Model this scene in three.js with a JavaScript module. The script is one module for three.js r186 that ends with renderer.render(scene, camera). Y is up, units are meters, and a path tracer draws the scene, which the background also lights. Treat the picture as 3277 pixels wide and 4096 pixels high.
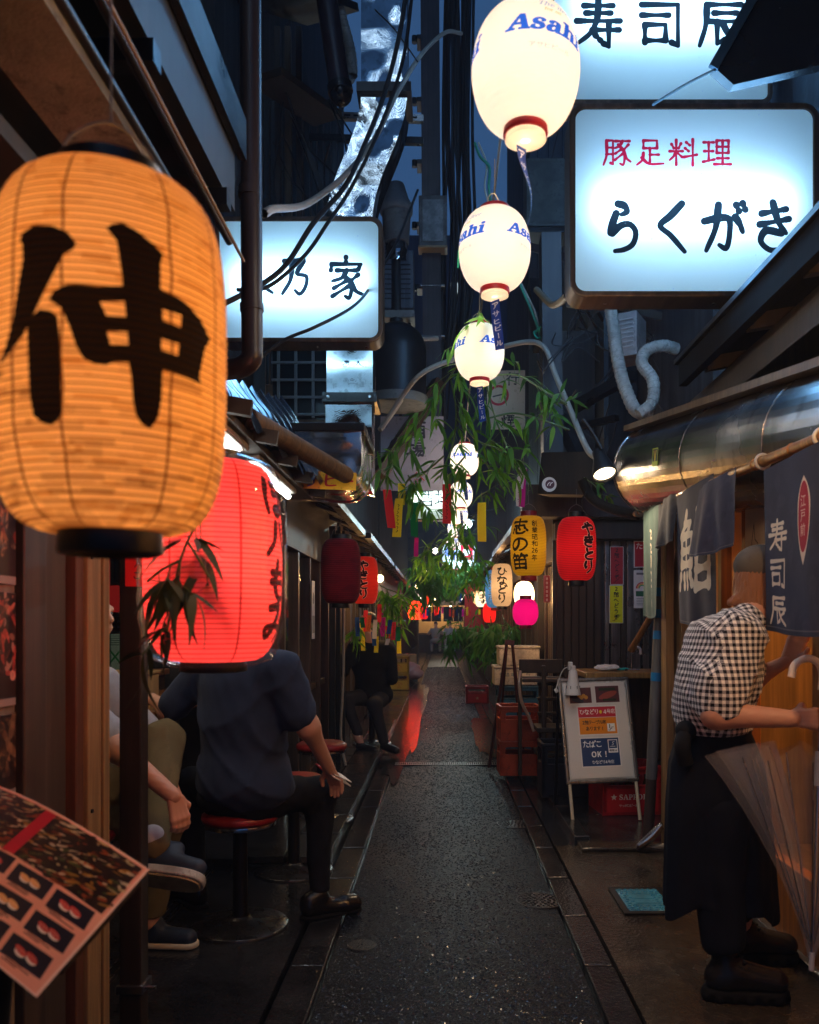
import * as THREE from 'three';
import { RoundedBoxGeometry } from 'three/addons/geometries/RoundedBoxGeometry.js';
import { mergeGeometries } from 'three/addons/utils/BufferGeometryUtils.js';
import { RectAreaLightUniformsLib } from 'three/addons/lights/RectAreaLightUniformsLib.js';

// ---------------------------------------------------------------- camera, sky, moonlight, exposure
const scene = new THREE.Scene();
const camera = new THREE.PerspectiveCamera(2 * Math.atan(625 / 830) * 180 / Math.PI, 883 / 1250, 0.05, 400);
camera.position.set(0, 1.4, 0);
camera.rotation.set(0, 0, 0);
camera.setViewOffset(883, 1250, 0, 0, 819, 1024);          // level camera with a risen, shifted lens: uprights stay upright
camera.focus = 5.6; camera.userData.fStop = 3.2;
scene.add(camera);
const renderer = new THREE.WebGLRenderer({ antialias: true });
renderer.toneMapping = THREE.LinearToneMapping;
renderer.toneMappingExposure = 1.36;
renderer.shadowMap.enabled = true;
RectAreaLightUniformsLib.init();
{ // night sky over a lit city: even dark blue, a little paler low down
  const w = 64, h = 32, a = new Float32Array(w * h * 4);
  for (let j = 0; j < h; j++) for (let i = 0; i < w; i++) {
    const up = Math.max(0, (j + 0.5) / h * 2 - 1), k = 1.2 - 0.35 * up, o = (j * w + i) * 4;
    a[o] = 0.02 * k; a[o + 1] = 0.056 * k; a[o + 2] = 0.135 * k; a[o + 3] = 1;
  }
  const t = new THREE.DataTexture(a, w, h, THREE.RGBAFormat, THREE.FloatType);
  t.mapping = THREE.EquirectangularReflectionMapping; t.magFilter = THREE.LinearFilter; t.needsUpdate = true;
  scene.background = t; scene.environment = t;
}
const moon = new THREE.DirectionalLight(0xbcd0ff, 0.02);
moon.position.set(-4, 14, 3); moon.castShadow = true; moon.shadow.radius = 30; moon.name = 'moonlight';
moon.shadow.camera.left = -12; moon.shadow.camera.right = 12; moon.shadow.camera.top = 30; moon.shadow.camera.bottom = -30;
scene.add(moon);
scene.fog = new THREE.FogExp2(0x9fb4d8, 0.0035);

// ---------------------------------------------------------------- helpers
const V = (x, y, z) => new THREE.Vector3(x, y, z);
const SC = 1748.2;
const P = (u, v, d) => V((u - 930) * d / SC, 1.4 - (v - 1316) * d / SC, -d);   // a survey point of the photograph at a depth in metres
let seed = 7;
const R = () => { seed = (seed + 0x6d2b79f5) | 0; let t = Math.imul(seed ^ (seed >>> 15), 1 | seed); t = (t + Math.imul(t ^ (t >>> 7), 61 | t)) ^ t; return ((t ^ (t >>> 14)) >>> 0) / 4294967296; };
const rr = (a, b) => a + (b - a) * R();
const pick = (a) => a[Math.floor(R() * a.length)];
const lerp = (a, b, t) => a + (b - a) * t;
const clamp = (x, a = 0, b = 1) => Math.min(b, Math.max(a, x));

function norm(g) { // bare, unindexed geometry with position, normal, uv
  const keep = g.userData.keepUV;
  let n = g.index ? g.toNonIndexed() : g;
  for (const k of Object.keys(n.attributes)) if (!['position', 'normal', 'uv'].includes(k)) n.deleteAttribute(k);
  n.groups = []; n.morphAttributes = {};
  if (!n.attributes.normal) n.computeVertexNormals();
  if (!keep || !n.attributes.uv) boxUV(n);
  return n;
}
function boxUV(g) { // uv in metres from the axis each face looks along
  const p = g.attributes.position, uv = new Float32Array(p.count * 2), a = V(), b = V(), c = V(), n = V();
  for (let i = 0; i < p.count; i += 3) {
    a.fromBufferAttribute(p, i); b.fromBufferAttribute(p, i + 1); c.fromBufferAttribute(p, i + 2);
    n.copy(b).sub(a).cross(c.clone().sub(a));
    const x = Math.abs(n.x), y = Math.abs(n.y), z = Math.abs(n.z);
    [a, b, c].forEach((q, k) => {
      const o = (i + k) * 2;
      if (y >= x && y >= z) { uv[o] = q.x; uv[o + 1] = -q.z; } else if (x >= z) { uv[o] = q.z; uv[o + 1] = q.y; } else { uv[o] = q.x; uv[o + 1] = q.y; }
    });
  }
  g.setAttribute('uv', new THREE.BufferAttribute(uv, 2));
}
const keepUV = (g) => { g.userData.keepUV = true; return g; };
function merge(list) { list = [].concat(list); const n = list.map(norm); return n.length === 1 ? n[0] : mergeGeometries(n, false); }
function at(g, x = 0, y = 0, z = 0, rx = 0, ry = 0, rz = 0) { const e = new THREE.Euler(rx, ry, rz, 'YXZ'); g.applyMatrix4(new THREE.Matrix4().makeRotationFromEuler(e).setPosition(x, y, z)); return g; }
const bx = (w, h, d, x = 0, y = 0, z = 0, rx = 0, ry = 0, rz = 0) => at(new THREE.BoxGeometry(w, h, d), x, y, z, rx, ry, rz);
const rb = (w, h, d, r, x = 0, y = 0, z = 0, rx = 0, ry = 0, rz = 0) => at(new RoundedBoxGeometry(w, h, d, 2, Math.min(r, w / 2.01, h / 2.01, d / 2.01)), x, y, z, rx, ry, rz);
const span = (x0, x1, y0, y1, z0, z1) => bx(Math.abs(x1 - x0), Math.abs(y1 - y0), Math.abs(z1 - z0), (x0 + x1) / 2, (y0 + y1) / 2, (z0 + z1) / 2);
const rspan = (x0, x1, y0, y1, z0, z1, r = 0.006) => rb(Math.abs(x1 - x0), Math.abs(y1 - y0), Math.abs(z1 - z0), r, (x0 + x1) / 2, (y0 + y1) / 2, (z0 + z1) / 2);
const cy = (r0, r1, h, x = 0, y = 0, z = 0, n = 20, rx = 0, ry = 0, rz = 0, open = false) => at(new THREE.CylinderGeometry(r0, r1, h, n, 1, open), x, y, z, rx, ry, rz);
const sph = (r, x = 0, y = 0, z = 0, n = 16) => at(new THREE.SphereGeometry(r, n, Math.round(n * 0.7)), x, y, z);
const curve = (pts, closed = false) => new THREE.CatmullRomCurve3(pts, closed, 'centripetal');
const tube = (pts, r, seg = 0, n = 8) => new THREE.TubeGeometry(curve(pts), seg || Math.max(8, pts.length * 8), r, n, false);
function rod(a, b, r, n = 10, r2 = r) { // straight bar between two points
  const d = b.clone().sub(a), g = new THREE.CylinderGeometry(r2, r, d.length(), n);
  g.applyQuaternion(new THREE.Quaternion().setFromUnitVectors(V(0, 1, 0), d.clone().normalize()));
  const m = a.clone().add(b).multiplyScalar(0.5); g.translate(m.x, m.y, m.z); return g;
}
function beam(a, b, w, h) { // rectangular bar between two points
  const d = b.clone().sub(a), g = new THREE.BoxGeometry(w, h, d.length()), m = new THREE.Matrix4().lookAt(b, a, V(0, 1, 0));
  m.setPosition(a.clone().add(b).multiplyScalar(0.5)); g.applyMatrix4(m); return g;
}
const lathe = (pts, n = 32) => new THREE.LatheGeometry(pts.map(([x, y]) => new THREE.Vector2(x, y)), n);
function extrude(pts, depth, bevel = 0) {
  const s = new THREE.Shape(pts.map(([x, y]) => new THREE.Vector2(x, y)));
  return new THREE.ExtrudeGeometry(s, { depth, bevelEnabled: bevel > 0, bevelSize: bevel, bevelThickness: bevel, bevelSegments: 2, curveSegments: 10 });
}
function rrect(w, h, r) {
  const s = new THREE.Shape(), x = -w / 2, y = -h / 2;
  s.moveTo(x + r, y).lineTo(x + w - r, y).absarc(x + w - r, y + r, r, -Math.PI / 2, 0).lineTo(x + w, y + h - r).absarc(x + w - r, y + h - r, r, 0, Math.PI / 2)
    .lineTo(x + r, y + h).absarc(x + r, y + h - r, r, Math.PI / 2, Math.PI).lineTo(x, y + r).absarc(x + r, y + r, r, Math.PI, Math.PI * 1.5);
  return s;
}
const taken = new Map();
function numbered(name) { const n = taken.get(name) ?? 0; taken.set(name, n + 1); return n ? name + '_' + String(n).padStart(3, '0') : name; }
const shade = (o) => { o.castShadow = true; o.receiveShadow = true; return o; };
function part(parent, name, geo, mat) {
  const m = shade(new THREE.Mesh(geo.isBufferGeometry && geo.userData.ready ? geo : merge(geo), mat));
  m.name = name; parent.add(m); return m;
}
const ready = (geo) => { const g = merge(geo); g.userData.ready = true; return g; };
function tag(o, label, category, group) { o.userData.label = label; o.userData.category = category; if (group) o.userData.group = group; return o; }
function thing(name, label, category, pos = V(0, 0, 0), turn = 0, group) {
  const o = new THREE.Group(); o.name = numbered(name); o.position.copy(pos); o.rotation.y = turn; scene.add(o); return tag(o, label, category, group);
}
function single(name, label, category, geo, mat, group) { const m = part(scene, numbered(name), geo, mat); return tag(m, label, category, group); }
function struct(name, geo, mat) { const m = part(scene, numbered(name), geo, mat); m.userData.kind = 'structure'; return m; }
function copyOf(src, label, pos, turn) { const c = src.clone(); c.name = numbered(src.name.replace(/_\d{3}$/, '')); scene.add(c); c.userData = { ...src.userData, label }; if (pos) c.position.copy(pos); if (turn !== undefined) c.rotation.y = turn; return c; }

// ---------------------------------------------------------------- textures
function hash(x, y, s) { let h = Math.imul(x, 374761393) ^ Math.imul(y, 668265263) ^ Math.imul(s, 2147483647 ^ 0x3c6ef372); h = Math.imul(h ^ (h >>> 13), 1274126177); return ((h ^ (h >>> 16)) >>> 0) / 4294967296; }
function vnoise(x, y, px, py, s) { // tileable value noise with periods px, py
  const ix = Math.floor(x), iy = Math.floor(y), fx = x - ix, fy = y - iy, a = fx * fx * (3 - 2 * fx), b = fy * fy * (3 - 2 * fy), m = (v, p) => ((v % p) + p) % p;
  const h = (i, j) => hash(m(i, px), m(j, py), s);
  return lerp(lerp(h(ix, iy), h(ix + 1, iy), a), lerp(h(ix, iy + 1), h(ix + 1, iy + 1), a), b);
}
function fbm(u, v, fx, fy, oct, s) { let t = 0, a = 0.5, n = 0; for (let o = 0; o < oct; o++) { t += a * vnoise(u * fx, v * fy, fx, fy, s + o * 17); n += a; a *= 0.55; fx *= 2; fy *= 2; } return t / n; }
function tex(n, fn, color = true) {
  const d = new Uint8Array(n * n * 4);
  for (let j = 0; j < n; j++) for (let i = 0; i < n; i++) {
    const c = fn(i / n, j / n), o = (j * n + i) * 4, a = typeof c === 'number' ? [c, c, c] : c;
    for (let k = 0; k < 3; k++) d[o + k] = clamp(a[k]) * 255; d[o + 3] = 255;
  }
  const t = new THREE.DataTexture(d, n, n); t.wrapS = t.wrapT = THREE.RepeatWrapping; t.magFilter = THREE.LinearFilter; t.minFilter = THREE.LinearMipmapLinearFilter;
  t.generateMipmaps = true; if (color) t.colorSpace = THREE.SRGBColorSpace; t.needsUpdate = true; return t;
}
const T = {
  grime: tex(512, (u, v) => { const a = fbm(u, v, 4, 4, 6, 1), b = fbm(u, v, 24, 24, 3, 9); return 0.55 + 0.5 * a - 0.22 * clamp((b - 0.55) * 4) * clamp((a - 0.35) * 3); }),
  streak: tex(512, (u, v) => { const a = fbm(u, v, 28, 2, 4, 3), b = fbm(u, v, 4, 4, 5, 5), c = fbm(u, v, 90, 6, 2, 6); return 0.42 + 0.42 * a + 0.18 * b + 0.12 * c; }),
  wood: tex(512, (u, v) => { const w = fbm(u, v, 3, 1, 3, 12), a = fbm(u + 0.15 * w, v, 40, 2, 4, 11), b = fbm(u, v, 120, 4, 2, 14), k = fbm(u, v, 3, 3, 3, 8); const t = 0.45 + 0.35 * a + 0.15 * b + 0.15 * k; return [t, t * 0.97, t * 0.92]; }),
  fine: tex(512, (u, v) => 0.5 * fbm(u, v, 64, 64, 3, 21) + 0.5 * fbm(u, v, 8, 8, 4, 22), false),
  rough: tex(256, (u, v) => { const a = fbm(u, v, 5, 5, 5, 31); return 0.45 + 0.75 * a; }, false),
  cloth: tex(256, (u, v) => { const a = 0.5 + 0.25 * Math.sin(u * Math.PI * 128) * Math.sin(v * Math.PI * 128); return 0.72 + 0.2 * fbm(u, v, 6, 6, 4, 41) + 0.14 * a; }),
  weave: tex(256, (u, v) => 0.5 + 0.3 * Math.sin(u * Math.PI * 96) * Math.sin(v * Math.PI * 96) + 0.2 * fbm(u, v, 40, 40, 2, 43), false),
  asphalt: tex(1024, (u, v) => { const a = fbm(u, v, 150, 150, 2, 51), b = fbm(u, v, 6, 6, 5, 52), c = hash(Math.floor(u * 341), Math.floor(v * 341), 5); const t = 0.5 + 0.3 * a + 0.16 * (b - 0.5) + (c > 0.93 ? 0.22 : 0); return [t, t, t * 1.02]; }),
  asphaltBump: tex(1024, (u, v) => { const a = vnoise(u * 190, v * 190, 190, 190, 55), b = vnoise(u * 110, v * 110, 110, 110, 56), c = fbm(u, v, 9, 9, 3, 57); return 0.45 * a + 0.3 * b + 0.25 * clamp((a - 0.7) * 5) + 0.0 * c; }, false),
  wet: tex(512, (u, v) => { const a = fbm(u, v, 5, 5, 5, 61), b = fbm(u, v, 30, 30, 3, 62); return clamp(0.3 + 0.6 * (a - 0.5) + 0.2 * (b - 0.5), 0.12, 0.6); }, false),
  wetStone: tex(512, (u, v) => { const a = fbm(u, v, 6, 6, 5, 65), b = fbm(u, v, 40, 40, 2, 66); return clamp(0.12 + 1.3 * clamp(a - 0.42) + 0.1 * b, 0.08, 0.85); }, false),
  concrete: tex(512, (u, v) => { const a = fbm(u, v, 5, 5, 6, 71), b = fbm(u, v, 60, 60, 3, 72), s = clamp((fbm(u, v, 9, 9, 4, 73) - 0.56) * 5); return 0.5 + 0.35 * a + 0.2 * (b - 0.5) - 0.2 * s; }),
  dent: tex(256, (u, v) => fbm(u, v, 3, 3, 2, 81), false),
};
const cache = new Map();
function scaled(name, k) { const key = name + k; if (!cache.has(key)) { const t = T[name].clone(); t.repeat.set(k, k); t.needsUpdate = true; cache.set(key, t); } return cache.get(key); }
const C = (r, g, b) => new THREE.Color().setRGB(r, g, b);
// mat(colour, roughness, { m: metalness, t: colour texture, k: repeats per metre, b: bump texture, bs: bump depth, r: roughness texture ... })
function mat(c, rough = 0.7, o = {}) {
  const m = new THREE.MeshPhysicalMaterial({ color: Array.isArray(c) ? C(...c) : c, roughness: rough, metalness: o.m ?? 0 });
  if (rough >= 0.8) m.specularIntensity = 0.3;
  if (o.t) m.map = scaled(o.t, o.k ?? 1);
  if (o.b) { m.bumpMap = scaled(o.b, o.bk ?? o.k ?? 1); m.bumpScale = o.bs ?? 0.002; }
  if (o.r) m.roughnessMap = scaled(o.r, o.rk ?? o.k ?? 1);
  if (o.e) { m.emissive = Array.isArray(o.e) ? C(...o.e) : new THREE.Color(o.e); m.emissiveIntensity = o.ei ?? 1; }
  for (const k of ['transmission', 'thickness', 'ior', 'clearcoat', 'clearcoatRoughness', 'sheen', 'sheenRoughness', 'side', 'specularIntensity', 'attenuationDistance', 'opacity', 'transparent']) if (o[k] !== undefined) m[k] = o[k];
  if (o.sheenColor) m.sheenColor = C(...o.sheenColor);
  return m;
}
function canvasTex(w, h, draw, flat = false) {
  const c = document.createElement('canvas'); c.width = w; c.height = h; const x = c.getContext('2d'); draw(x, w, h);
  const t = new THREE.CanvasTexture(c); if (!flat) t.colorSpace = THREE.SRGBColorSpace; t.magFilter = THREE.LinearFilter; t.anisotropy = 8; return t;
}
const M = {
  black: mat([0.012, 0.012, 0.014], 0.5, { t: 'grime' }), iron: mat([0.02, 0.02, 0.023], 0.45, { m: 0.3, t: 'grime', r: 'rough' }), cable: mat([0.012, 0.012, 0.013], 0.55),
  steel: mat([0.55, 0.55, 0.56], 0.32, { m: 1, t: 'grime', r: 'rough', k: 1.3 }), chrome: mat([0.7, 0.7, 0.72], 0.16, { m: 1, r: 'rough' }), alu: mat([0.5, 0.5, 0.5], 0.38, { m: 0.9, t: 'streak', r: 'rough' }),
  bronze: mat([0.17, 0.115, 0.08], 0.42, { m: 0.6, t: 'streak' }), darkwood: mat([0.05, 0.03, 0.018], 0.55, { t: 'wood', b: 'fine', bs: 0.001 }), wood: mat([0.26, 0.13, 0.05], 0.5, { t: 'wood', b: 'fine', bs: 0.001 }),
  palewood: mat([0.5, 0.31, 0.13], 0.45, { t: 'wood' }), redpaint: mat([0.5, 0.02, 0.025], 0.4), white: mat([0.75, 0.74, 0.7], 0.5, { t: 'grime' }), skin: mat([0.56, 0.30, 0.20], 0.5, { sheen: 0.2, sheenColor: [1, 0.7, 0.6], specularIntensity: 0.6 }),
  rope: mat([0.42, 0.33, 0.2], 0.9), wire: mat([0.16, 0.15, 0.14], 0.5), wall: mat([0.055, 0.058, 0.065], 0.85, { t: 'streak', k: 0.5, b: 'fine', bs: 0.004 }), hose: mat([0.42, 0.4, 0.36], 0.75, { t: 'grime', k: 3 }),
  glass: mat([1, 1, 1], 0.03, { transmission: 1, thickness: 0, ior: 1.5 }), rubber: mat([0.01, 0.01, 0.01], 0.8), paper: mat([0.78, 0.76, 0.7], 0.8),
};
function lampAt(parent, pos, color, intensity, size = 0.03) { const l = new THREE.PointLight(color, intensity); l.position.copy(pos); l.castShadow = true; l.shadow.radius = size / 0.02; l.name = 'lamp_light'; parent.add(l); return l; }
function panelLight(parent, pos, look, w, h, color, intensity) { const l = new THREE.RectAreaLight(color, intensity, w, h); parent.add(l); l.position.copy(pos); l.lookAt(look); l.name = 'panel_light'; return l; }
// ---------------------------------------------------------------- lettering: brush strokes on a 100 x 100 square ('c' starts a curved stroke)
const GL = {
  寿: '22,14 78,14/26,28 74,28/8,43 92,43/c50,3 47,40 34,66 12,84/38,60 90,60/70,48 70,92 60,86/44,70 54,80', 司: '14,12 84,12 84,90 72,84/14,32 66,32/20,50 20,84/20,50 60,50 60,80/20,80 60,80',
  辰: '20,12 86,12/c20,12 18,50 6,90/34,28 78,28/26,44 90,44/40,44 40,86 56,78/84,52 60,66/c50,46 64,70 94,90', 豚: 'c16,10 16,60 6,92/16,10 38,10 38,90 30,86/16,34 38,34/16,56 38,56/46,12 94,12/c70,12 60,28 44,36/c56,24 76,50 72,92 62,88/66,40 46,54/72,54 44,76/90,24 74,42/c74,44 84,70 98,82',
  足: '28,10 28,36/28,10 74,10 74,36/28,36 74,36/50,36 50,82/50,58 80,58/c28,52 24,76 6,92/c22,68 46,88 96,88', 料: '10,22 18,36/42,20 34,36/4,46 48,46/26,8 26,92/c26,46 18,62 4,76/28,50 46,66/60,16 72,26/56,36 68,46/52,66 96,58/82,6 82,94',
  理: '6,16 40,16/8,46 38,46/4,82 42,74/23,16 23,78/50,10 90,10/50,10 50,52/90,10 90,52/50,31 90,31/50,52 90,52/70,10 70,90/52,70 90,70/42,90 98,90', ら: 'c40,6 54,10 60,20 48,26/c36,24 28,44 26,60 46,46 66,44 78,58 72,80 54,90 34,93', く: 'c68,6 44,28 22,46 44,64 74,94',
  が: 'c8,38 40,32 60,34 62,60 54,88 40,82/c38,8 32,50 12,92/c74,30 84,44 90,58/76,8 82,20/90,5 96,17', き: '22,24 74,16/18,44 80,34/c46,4 58,40 74,60/c64,60 30,56 20,74 40,91 72,88', 乃: 'c14,12 50,12 74,10 54,40 56,44 84,50 80,76 62,93 48,84/c38,12 34,56 8,92',
  家: '50,2 50,14/12,18 10,32/12,18 90,18 82,30/26,32 76,32/c52,32 40,48 14,56/c44,44 64,62 58,94 48,90/54,54 18,72/60,66 14,90/82,42 62,56/c62,56 76,78 94,86', や: 'c8,46 40,30 74,26 90,40 78,56 60,54/c44,8 52,16 50,24/c26,18 40,60 52,94', と: 'c32,10 36,30 44,46/c78,34 40,48 24,66 30,84 54,90 82,86',
  り: 'c28,12 22,40 28,58 36,48/c66,8 72,40 66,72 44,94', ひ: 'c8,20 24,20 38,14 20,40 20,70 44,86 68,70 72,20 78,40 94,54', な: '10,24 52,22/c34,6 26,36 8,60/c64,20 82,28 92,40/c62,44 62,70 60,84 40,92 28,80 44,70 66,76 88,92', ど: 'c34,10 38,28 44,42/c74,32 40,46 22,64 28,84 54,90 80,86/76,8 82,18/90,4 96,14',
  志: '10,20 90,20/50,4 50,44/22,44 78,44/16,64 10,86/c32,58 34,88 66,92 82,82/46,56 54,70/80,58 94,76', の: 'c50,18 46,60 24,84 8,62 20,30 50,16 84,28 92,56 70,84 54,90', 笛: 'c20,4 14,18 6,28/16,14 44,14/28,14 34,26/c64,4 58,18 50,28/60,14 92,14/74,14 80,26/16,40 16,94/16,40 86,40 86,94/16,66 86,66/16,90 86,90/50,30 50,90',
  創: 'c34,4 22,20 4,30/34,4 62,26/22,32 48,32/18,42 52,42 52,56/20,50 50,50/c18,42 16,70 8,80/22,68 52,68/22,68 22,90/52,68 52,90/22,90 52,90/70,20 70,66/90,6 90,94 80,88', 業: '40,2 40,20/60,2 60,20/22,8 30,20/78,8 70,20/8,24 92,24/34,28 40,36/66,28 60,36/14,40 86,40/20,52 80,52/8,66 92,66/50,40 50,96/c48,66 32,82 8,90/c52,66 68,82 92,90',
  昭: '8,14 8,78/8,14 36,14 36,78/8,46 36,46/8,78 36,78/48,12 90,12 86,42 78,38/c66,12 62,32 46,46/50,54 50,92/50,54 90,54 90,92/50,90 90,90', 和: 'c40,6 26,12 10,16/4,32 52,32/28,14 28,94/c28,34 18,56 4,68/30,40 48,58/62,24 62,84/62,24 92,24 92,84/62,82 92,82', 年: 'c28,4 20,20 8,34/22,18 86,18/26,42 80,42/26,42 26,68/6,68 94,68/54,18 54,96',
  築: 'c20,4 14,18 6,28/16,14 44,14/c64,4 58,18 50,28/60,14 92,14/14,36 44,36/29,36 29,56/10,58 46,52/54,36 84,36 84,54 94,56/56,36 48,58/10,70 90,70/50,60 50,98/c48,72 32,88 10,94/c52,72 68,88 92,94', 地: '6,34 38,34/22,12 22,74/4,80 40,68/c50,30 50,84 64,90 94,88 94,74/c42,50 88,34 86,60 78,62/68,8 68,76', 三: '16,16 84,16/22,48 78,48/8,84 92,84',
  代: 'c30,4 20,30 4,48/20,32 20,96/34,36 92,26/c58,6 64,50 80,84 94,90 96,76/78,8 88,18', 階: '8,8 8,96/c8,8 30,8 20,30 32,44 14,54/42,10 42,42 58,36/42,24 58,24/70,6 70,38 90,40 92,30/90,14 72,24/66,46 58,54/46,56 46,94/46,56 90,56 90,94/46,74 90,74/46,94 90,94', へ: 'c6,56 34,30 62,54 94,78', う: '36,8 58,14/c20,36 50,28 78,36 72,64 40,94',
  ぞ: 'c20,12 74,12 40,34 10,48 50,42 90,40 50,50 36,70 46,88 70,90/80,4 86,14/92,2 98,12', た: '8,26 54,22/c34,6 26,50 10,92/60,40 88,38/c56,70 60,86 76,88 94,84', ば: 'c16,12 8,50 14,90/34,34 76,30/c58,14 58,60 56,84 40,90 36,78 52,72 70,80 80,88/82,8 88,18/94,4 98,14', こ: 'c24,20 50,22 76,20/c18,66 26,82 56,88 86,82', 号: '28,8 28,36/28,8 72,8 72,36/28,36 72,36/8,50 92,50/c34,50 30,66 76,66 70,92 54,90',
  店: '50,2 50,12/12,14 92,14/c14,14 14,60 4,94/52,24 52,54/52,36 82,36/30,58 30,94/30,58 80,58 80,94/30,92 80,92', 席: '50,2 50,12/12,14 92,14/c14,14 14,60 4,94/26,30 90,30/44,20 44,46/72,20 72,46/44,46 72,46/32,58 32,84/32,58 86,58 86,82/58,48 58,98', テ: '24,12 76,12/8,40 92,40/c54,40 50,74 26,94', ー: '10,50 90,50', ブ: 'c10,22 70,22 84,22 66,70 28,94/84,4 90,14/95,2 99,12', ル: 'c30,14 28,60 6,90/c62,10 62,86 78,78 96,54',
  あ: '18,22 78,18/c44,4 42,50 48,88/c68,36 52,76 22,88 16,66 50,48 86,56 84,82 60,94', ま: '18,22 80,22/22,42 76,42/c52,4 52,76 32,92 20,80 44,70 86,92', す: '8,24 92,22/c58,4 58,60 42,66 38,48 58,46 56,78 36,96', ア: 'c10,14 88,14 76,36 56,48/c48,32 46,70 22,94', サ: '6,34 94,34/32,10 32,62/c70,8 70,60 40,94', ヒ: 'c22,8 22,84 40,88 88,84/80,26 24,44', ビ: 'c22,8 22,84 40,88 88,84/76,30 24,44/84,4 90,14/96,2 99,12',
  ッ: '24,40 32,58/48,36 54,54/c82,38 74,76 40,94', ポ: '8,32 80,32/48,8 48,90 38,86/c28,50 22,68 10,80/66,48 84,76/c90,6 96,12 90,18 84,12 90,6', ホ: '8,32 92,32/50,8 50,90 38,86/c30,50 22,68 10,80/68,48 88,76', ピ: 'c22,8 22,84 40,88 88,84/76,30 24,44/c90,6 96,12 90,18 84,12 90,6', ロ: '16,18 16,84/16,18 84,18 84,84/16,80 84,80',
  鮨: 'c30,4 20,18 6,30/20,16 44,16 36,28/10,30 10,66/10,30 48,30 48,66/10,48 48,48/10,64 48,64/29,30 29,64/8,78 4,92/20,78 22,90/34,78 38,90/46,76 52,88/c62,6 60,36 76,38 94,34/90,14 62,24/60,52 60,94/60,52 92,52 92,94/60,72 92,72/60,92 92,92', 江: '14,8 26,18/6,34 20,44/8,92 26,62/40,18 92,18/66,18 66,84/34,86 98,86', 戸: '10,10 90,10/22,30 84,30 84,54/22,54 84,54/c22,30 22,70 6,94',
  前: '28,4 36,16/72,4 62,16/6,22 94,22/14,36 14,94/14,36 46,36 46,90/14,54 46,54/14,70 46,70/62,38 62,74/86,32 86,92 76,88', 酒: '12,10 24,20/4,34 18,42/6,94 24,62/34,14 96,14/38,34 38,94/38,34 92,34 92,94/38,92 92,92/56,14 54,54/74,14 74,52 84,54/40,72 90,72', 場: '4,34 34,34/19,10 19,76/2,82 36,70/46,8 46,38/46,8 84,8 84,38/46,23 84,23/46,38 84,38/36,50 96,50/c56,50 48,66 36,76/50,62 90,62 86,92 76,88/66,64 46,90/80,64 62,92',
  煙: '10,30 14,46/40,26 34,42/c24,8 24,56 4,92/26,60 42,84/48,12 96,12/54,24 54,46/54,24 90,24 90,46/54,46 90,46/64,12 64,46/78,12 78,46/52,64 92,64/72,52 72,88/46,90 98,90', 行: 'c30,4 18,18 6,28/c34,26 20,42 4,52/22,42 22,96/46,14 90,14/40,40 96,40/74,40 74,94 62,88', ほ: 'c16,12 8,50 14,90/36,20 84,18/36,42 86,40/c62,20 62,76 44,92 32,80 52,72 88,92', 八: 'c36,14 30,56 8,90/c56,14 66,60 94,90',
  も: 'c44,6 34,70 50,94 74,86 78,66/22,32 66,32/20,54 68,54', み: 'c20,16 54,14 38,60 16,84 10,66 40,58 90,72/c74,42 72,70 56,94', 喫: '6,20 6,66/6,20 26,20 26,66/6,64 26,64/34,14 58,14/34,26 58,26/32,40 60,38/46,6 46,48/64,12 92,12 90,42 82,40/c76,12 74,32 62,46/34,64 96,64/c64,52 58,80 32,94/c66,66 78,86 96,92', 人: 'c50,10 42,50 8,92/c48,40 64,70 94,92',
};
function glyph(x, ch, px, py, s, w = 0.1, sx = 1) { // one character in the box px, py, s
  const g = GL[ch];
  x.lineCap = 'round'; x.lineJoin = 'round';
  if (!g) { x.save(); x.translate(px + s * sx / 2, py + s * 0.86); x.scale(sx, 1); x.font = `bold ${s * 0.98}px sans-serif`; x.textAlign = 'center'; x.fillText(ch, 0, 0); x.restore(); return; }
  for (const st of g.split('/')) {
    const c = st[0] === 'c', pts = (c ? st.slice(1) : st).split(' ').map((q) => { const [a, b] = q.split(',').map(Number); return V(a, b, 0); });
    const n = c ? 26 : 10 * (pts.length - 1), cu = c ? curve(pts) : null, q = [];
    for (let i = 0; i <= n; i++) { if (c) q.push(cu.getPoint(i / n)); else { const t = i / n * (pts.length - 1), k = Math.min(pts.length - 2, Math.floor(t)); q.push(pts[k].clone().lerp(pts[k + 1], t - k)); } }
    for (let i = 0; i < n; i++) {
      const t = i / n, prof = c ? 1.08 - 0.55 * t * t + 0.1 * Math.sin(t * 9) : 1.05 - 0.42 * Math.sin(t * Math.PI) + 0.06 * t;
      x.lineWidth = Math.max(0.6, s * w * prof); x.beginPath(); x.moveTo(px + q[i].x * s * sx / 100, py + q[i].y * s / 100); x.lineTo(px + q[i + 1].x * s * sx / 100, py + q[i + 1].y * s / 100); x.stroke();
    }
  }
}
function ink(x, color) { x.fillStyle = color; x.strokeStyle = color; }
function row(x, text, px, py, s, color, w = 0.1, gap = 1.06, sx = 1) { ink(x, color); [...text].forEach((c, i) => c === ' ' || glyph(x, c, px + i * s * gap * sx, py, s, w, sx)); }
function column(x, text, px, py, s, color, w = 0.1, gap = 1.04, sx = 1) { ink(x, color); [...text].forEach((c, i) => { if (c === 'ー') { x.save(); x.translate(px + s * sx / 2, py + i * s * gap + s / 2); x.rotate(Math.PI / 2); glyph(x, c, -s / 2, -s / 2, s, w); x.restore(); } else if (c !== ' ') glyph(x, c, px, py + i * s * gap, s, w, sx); }); }
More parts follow.
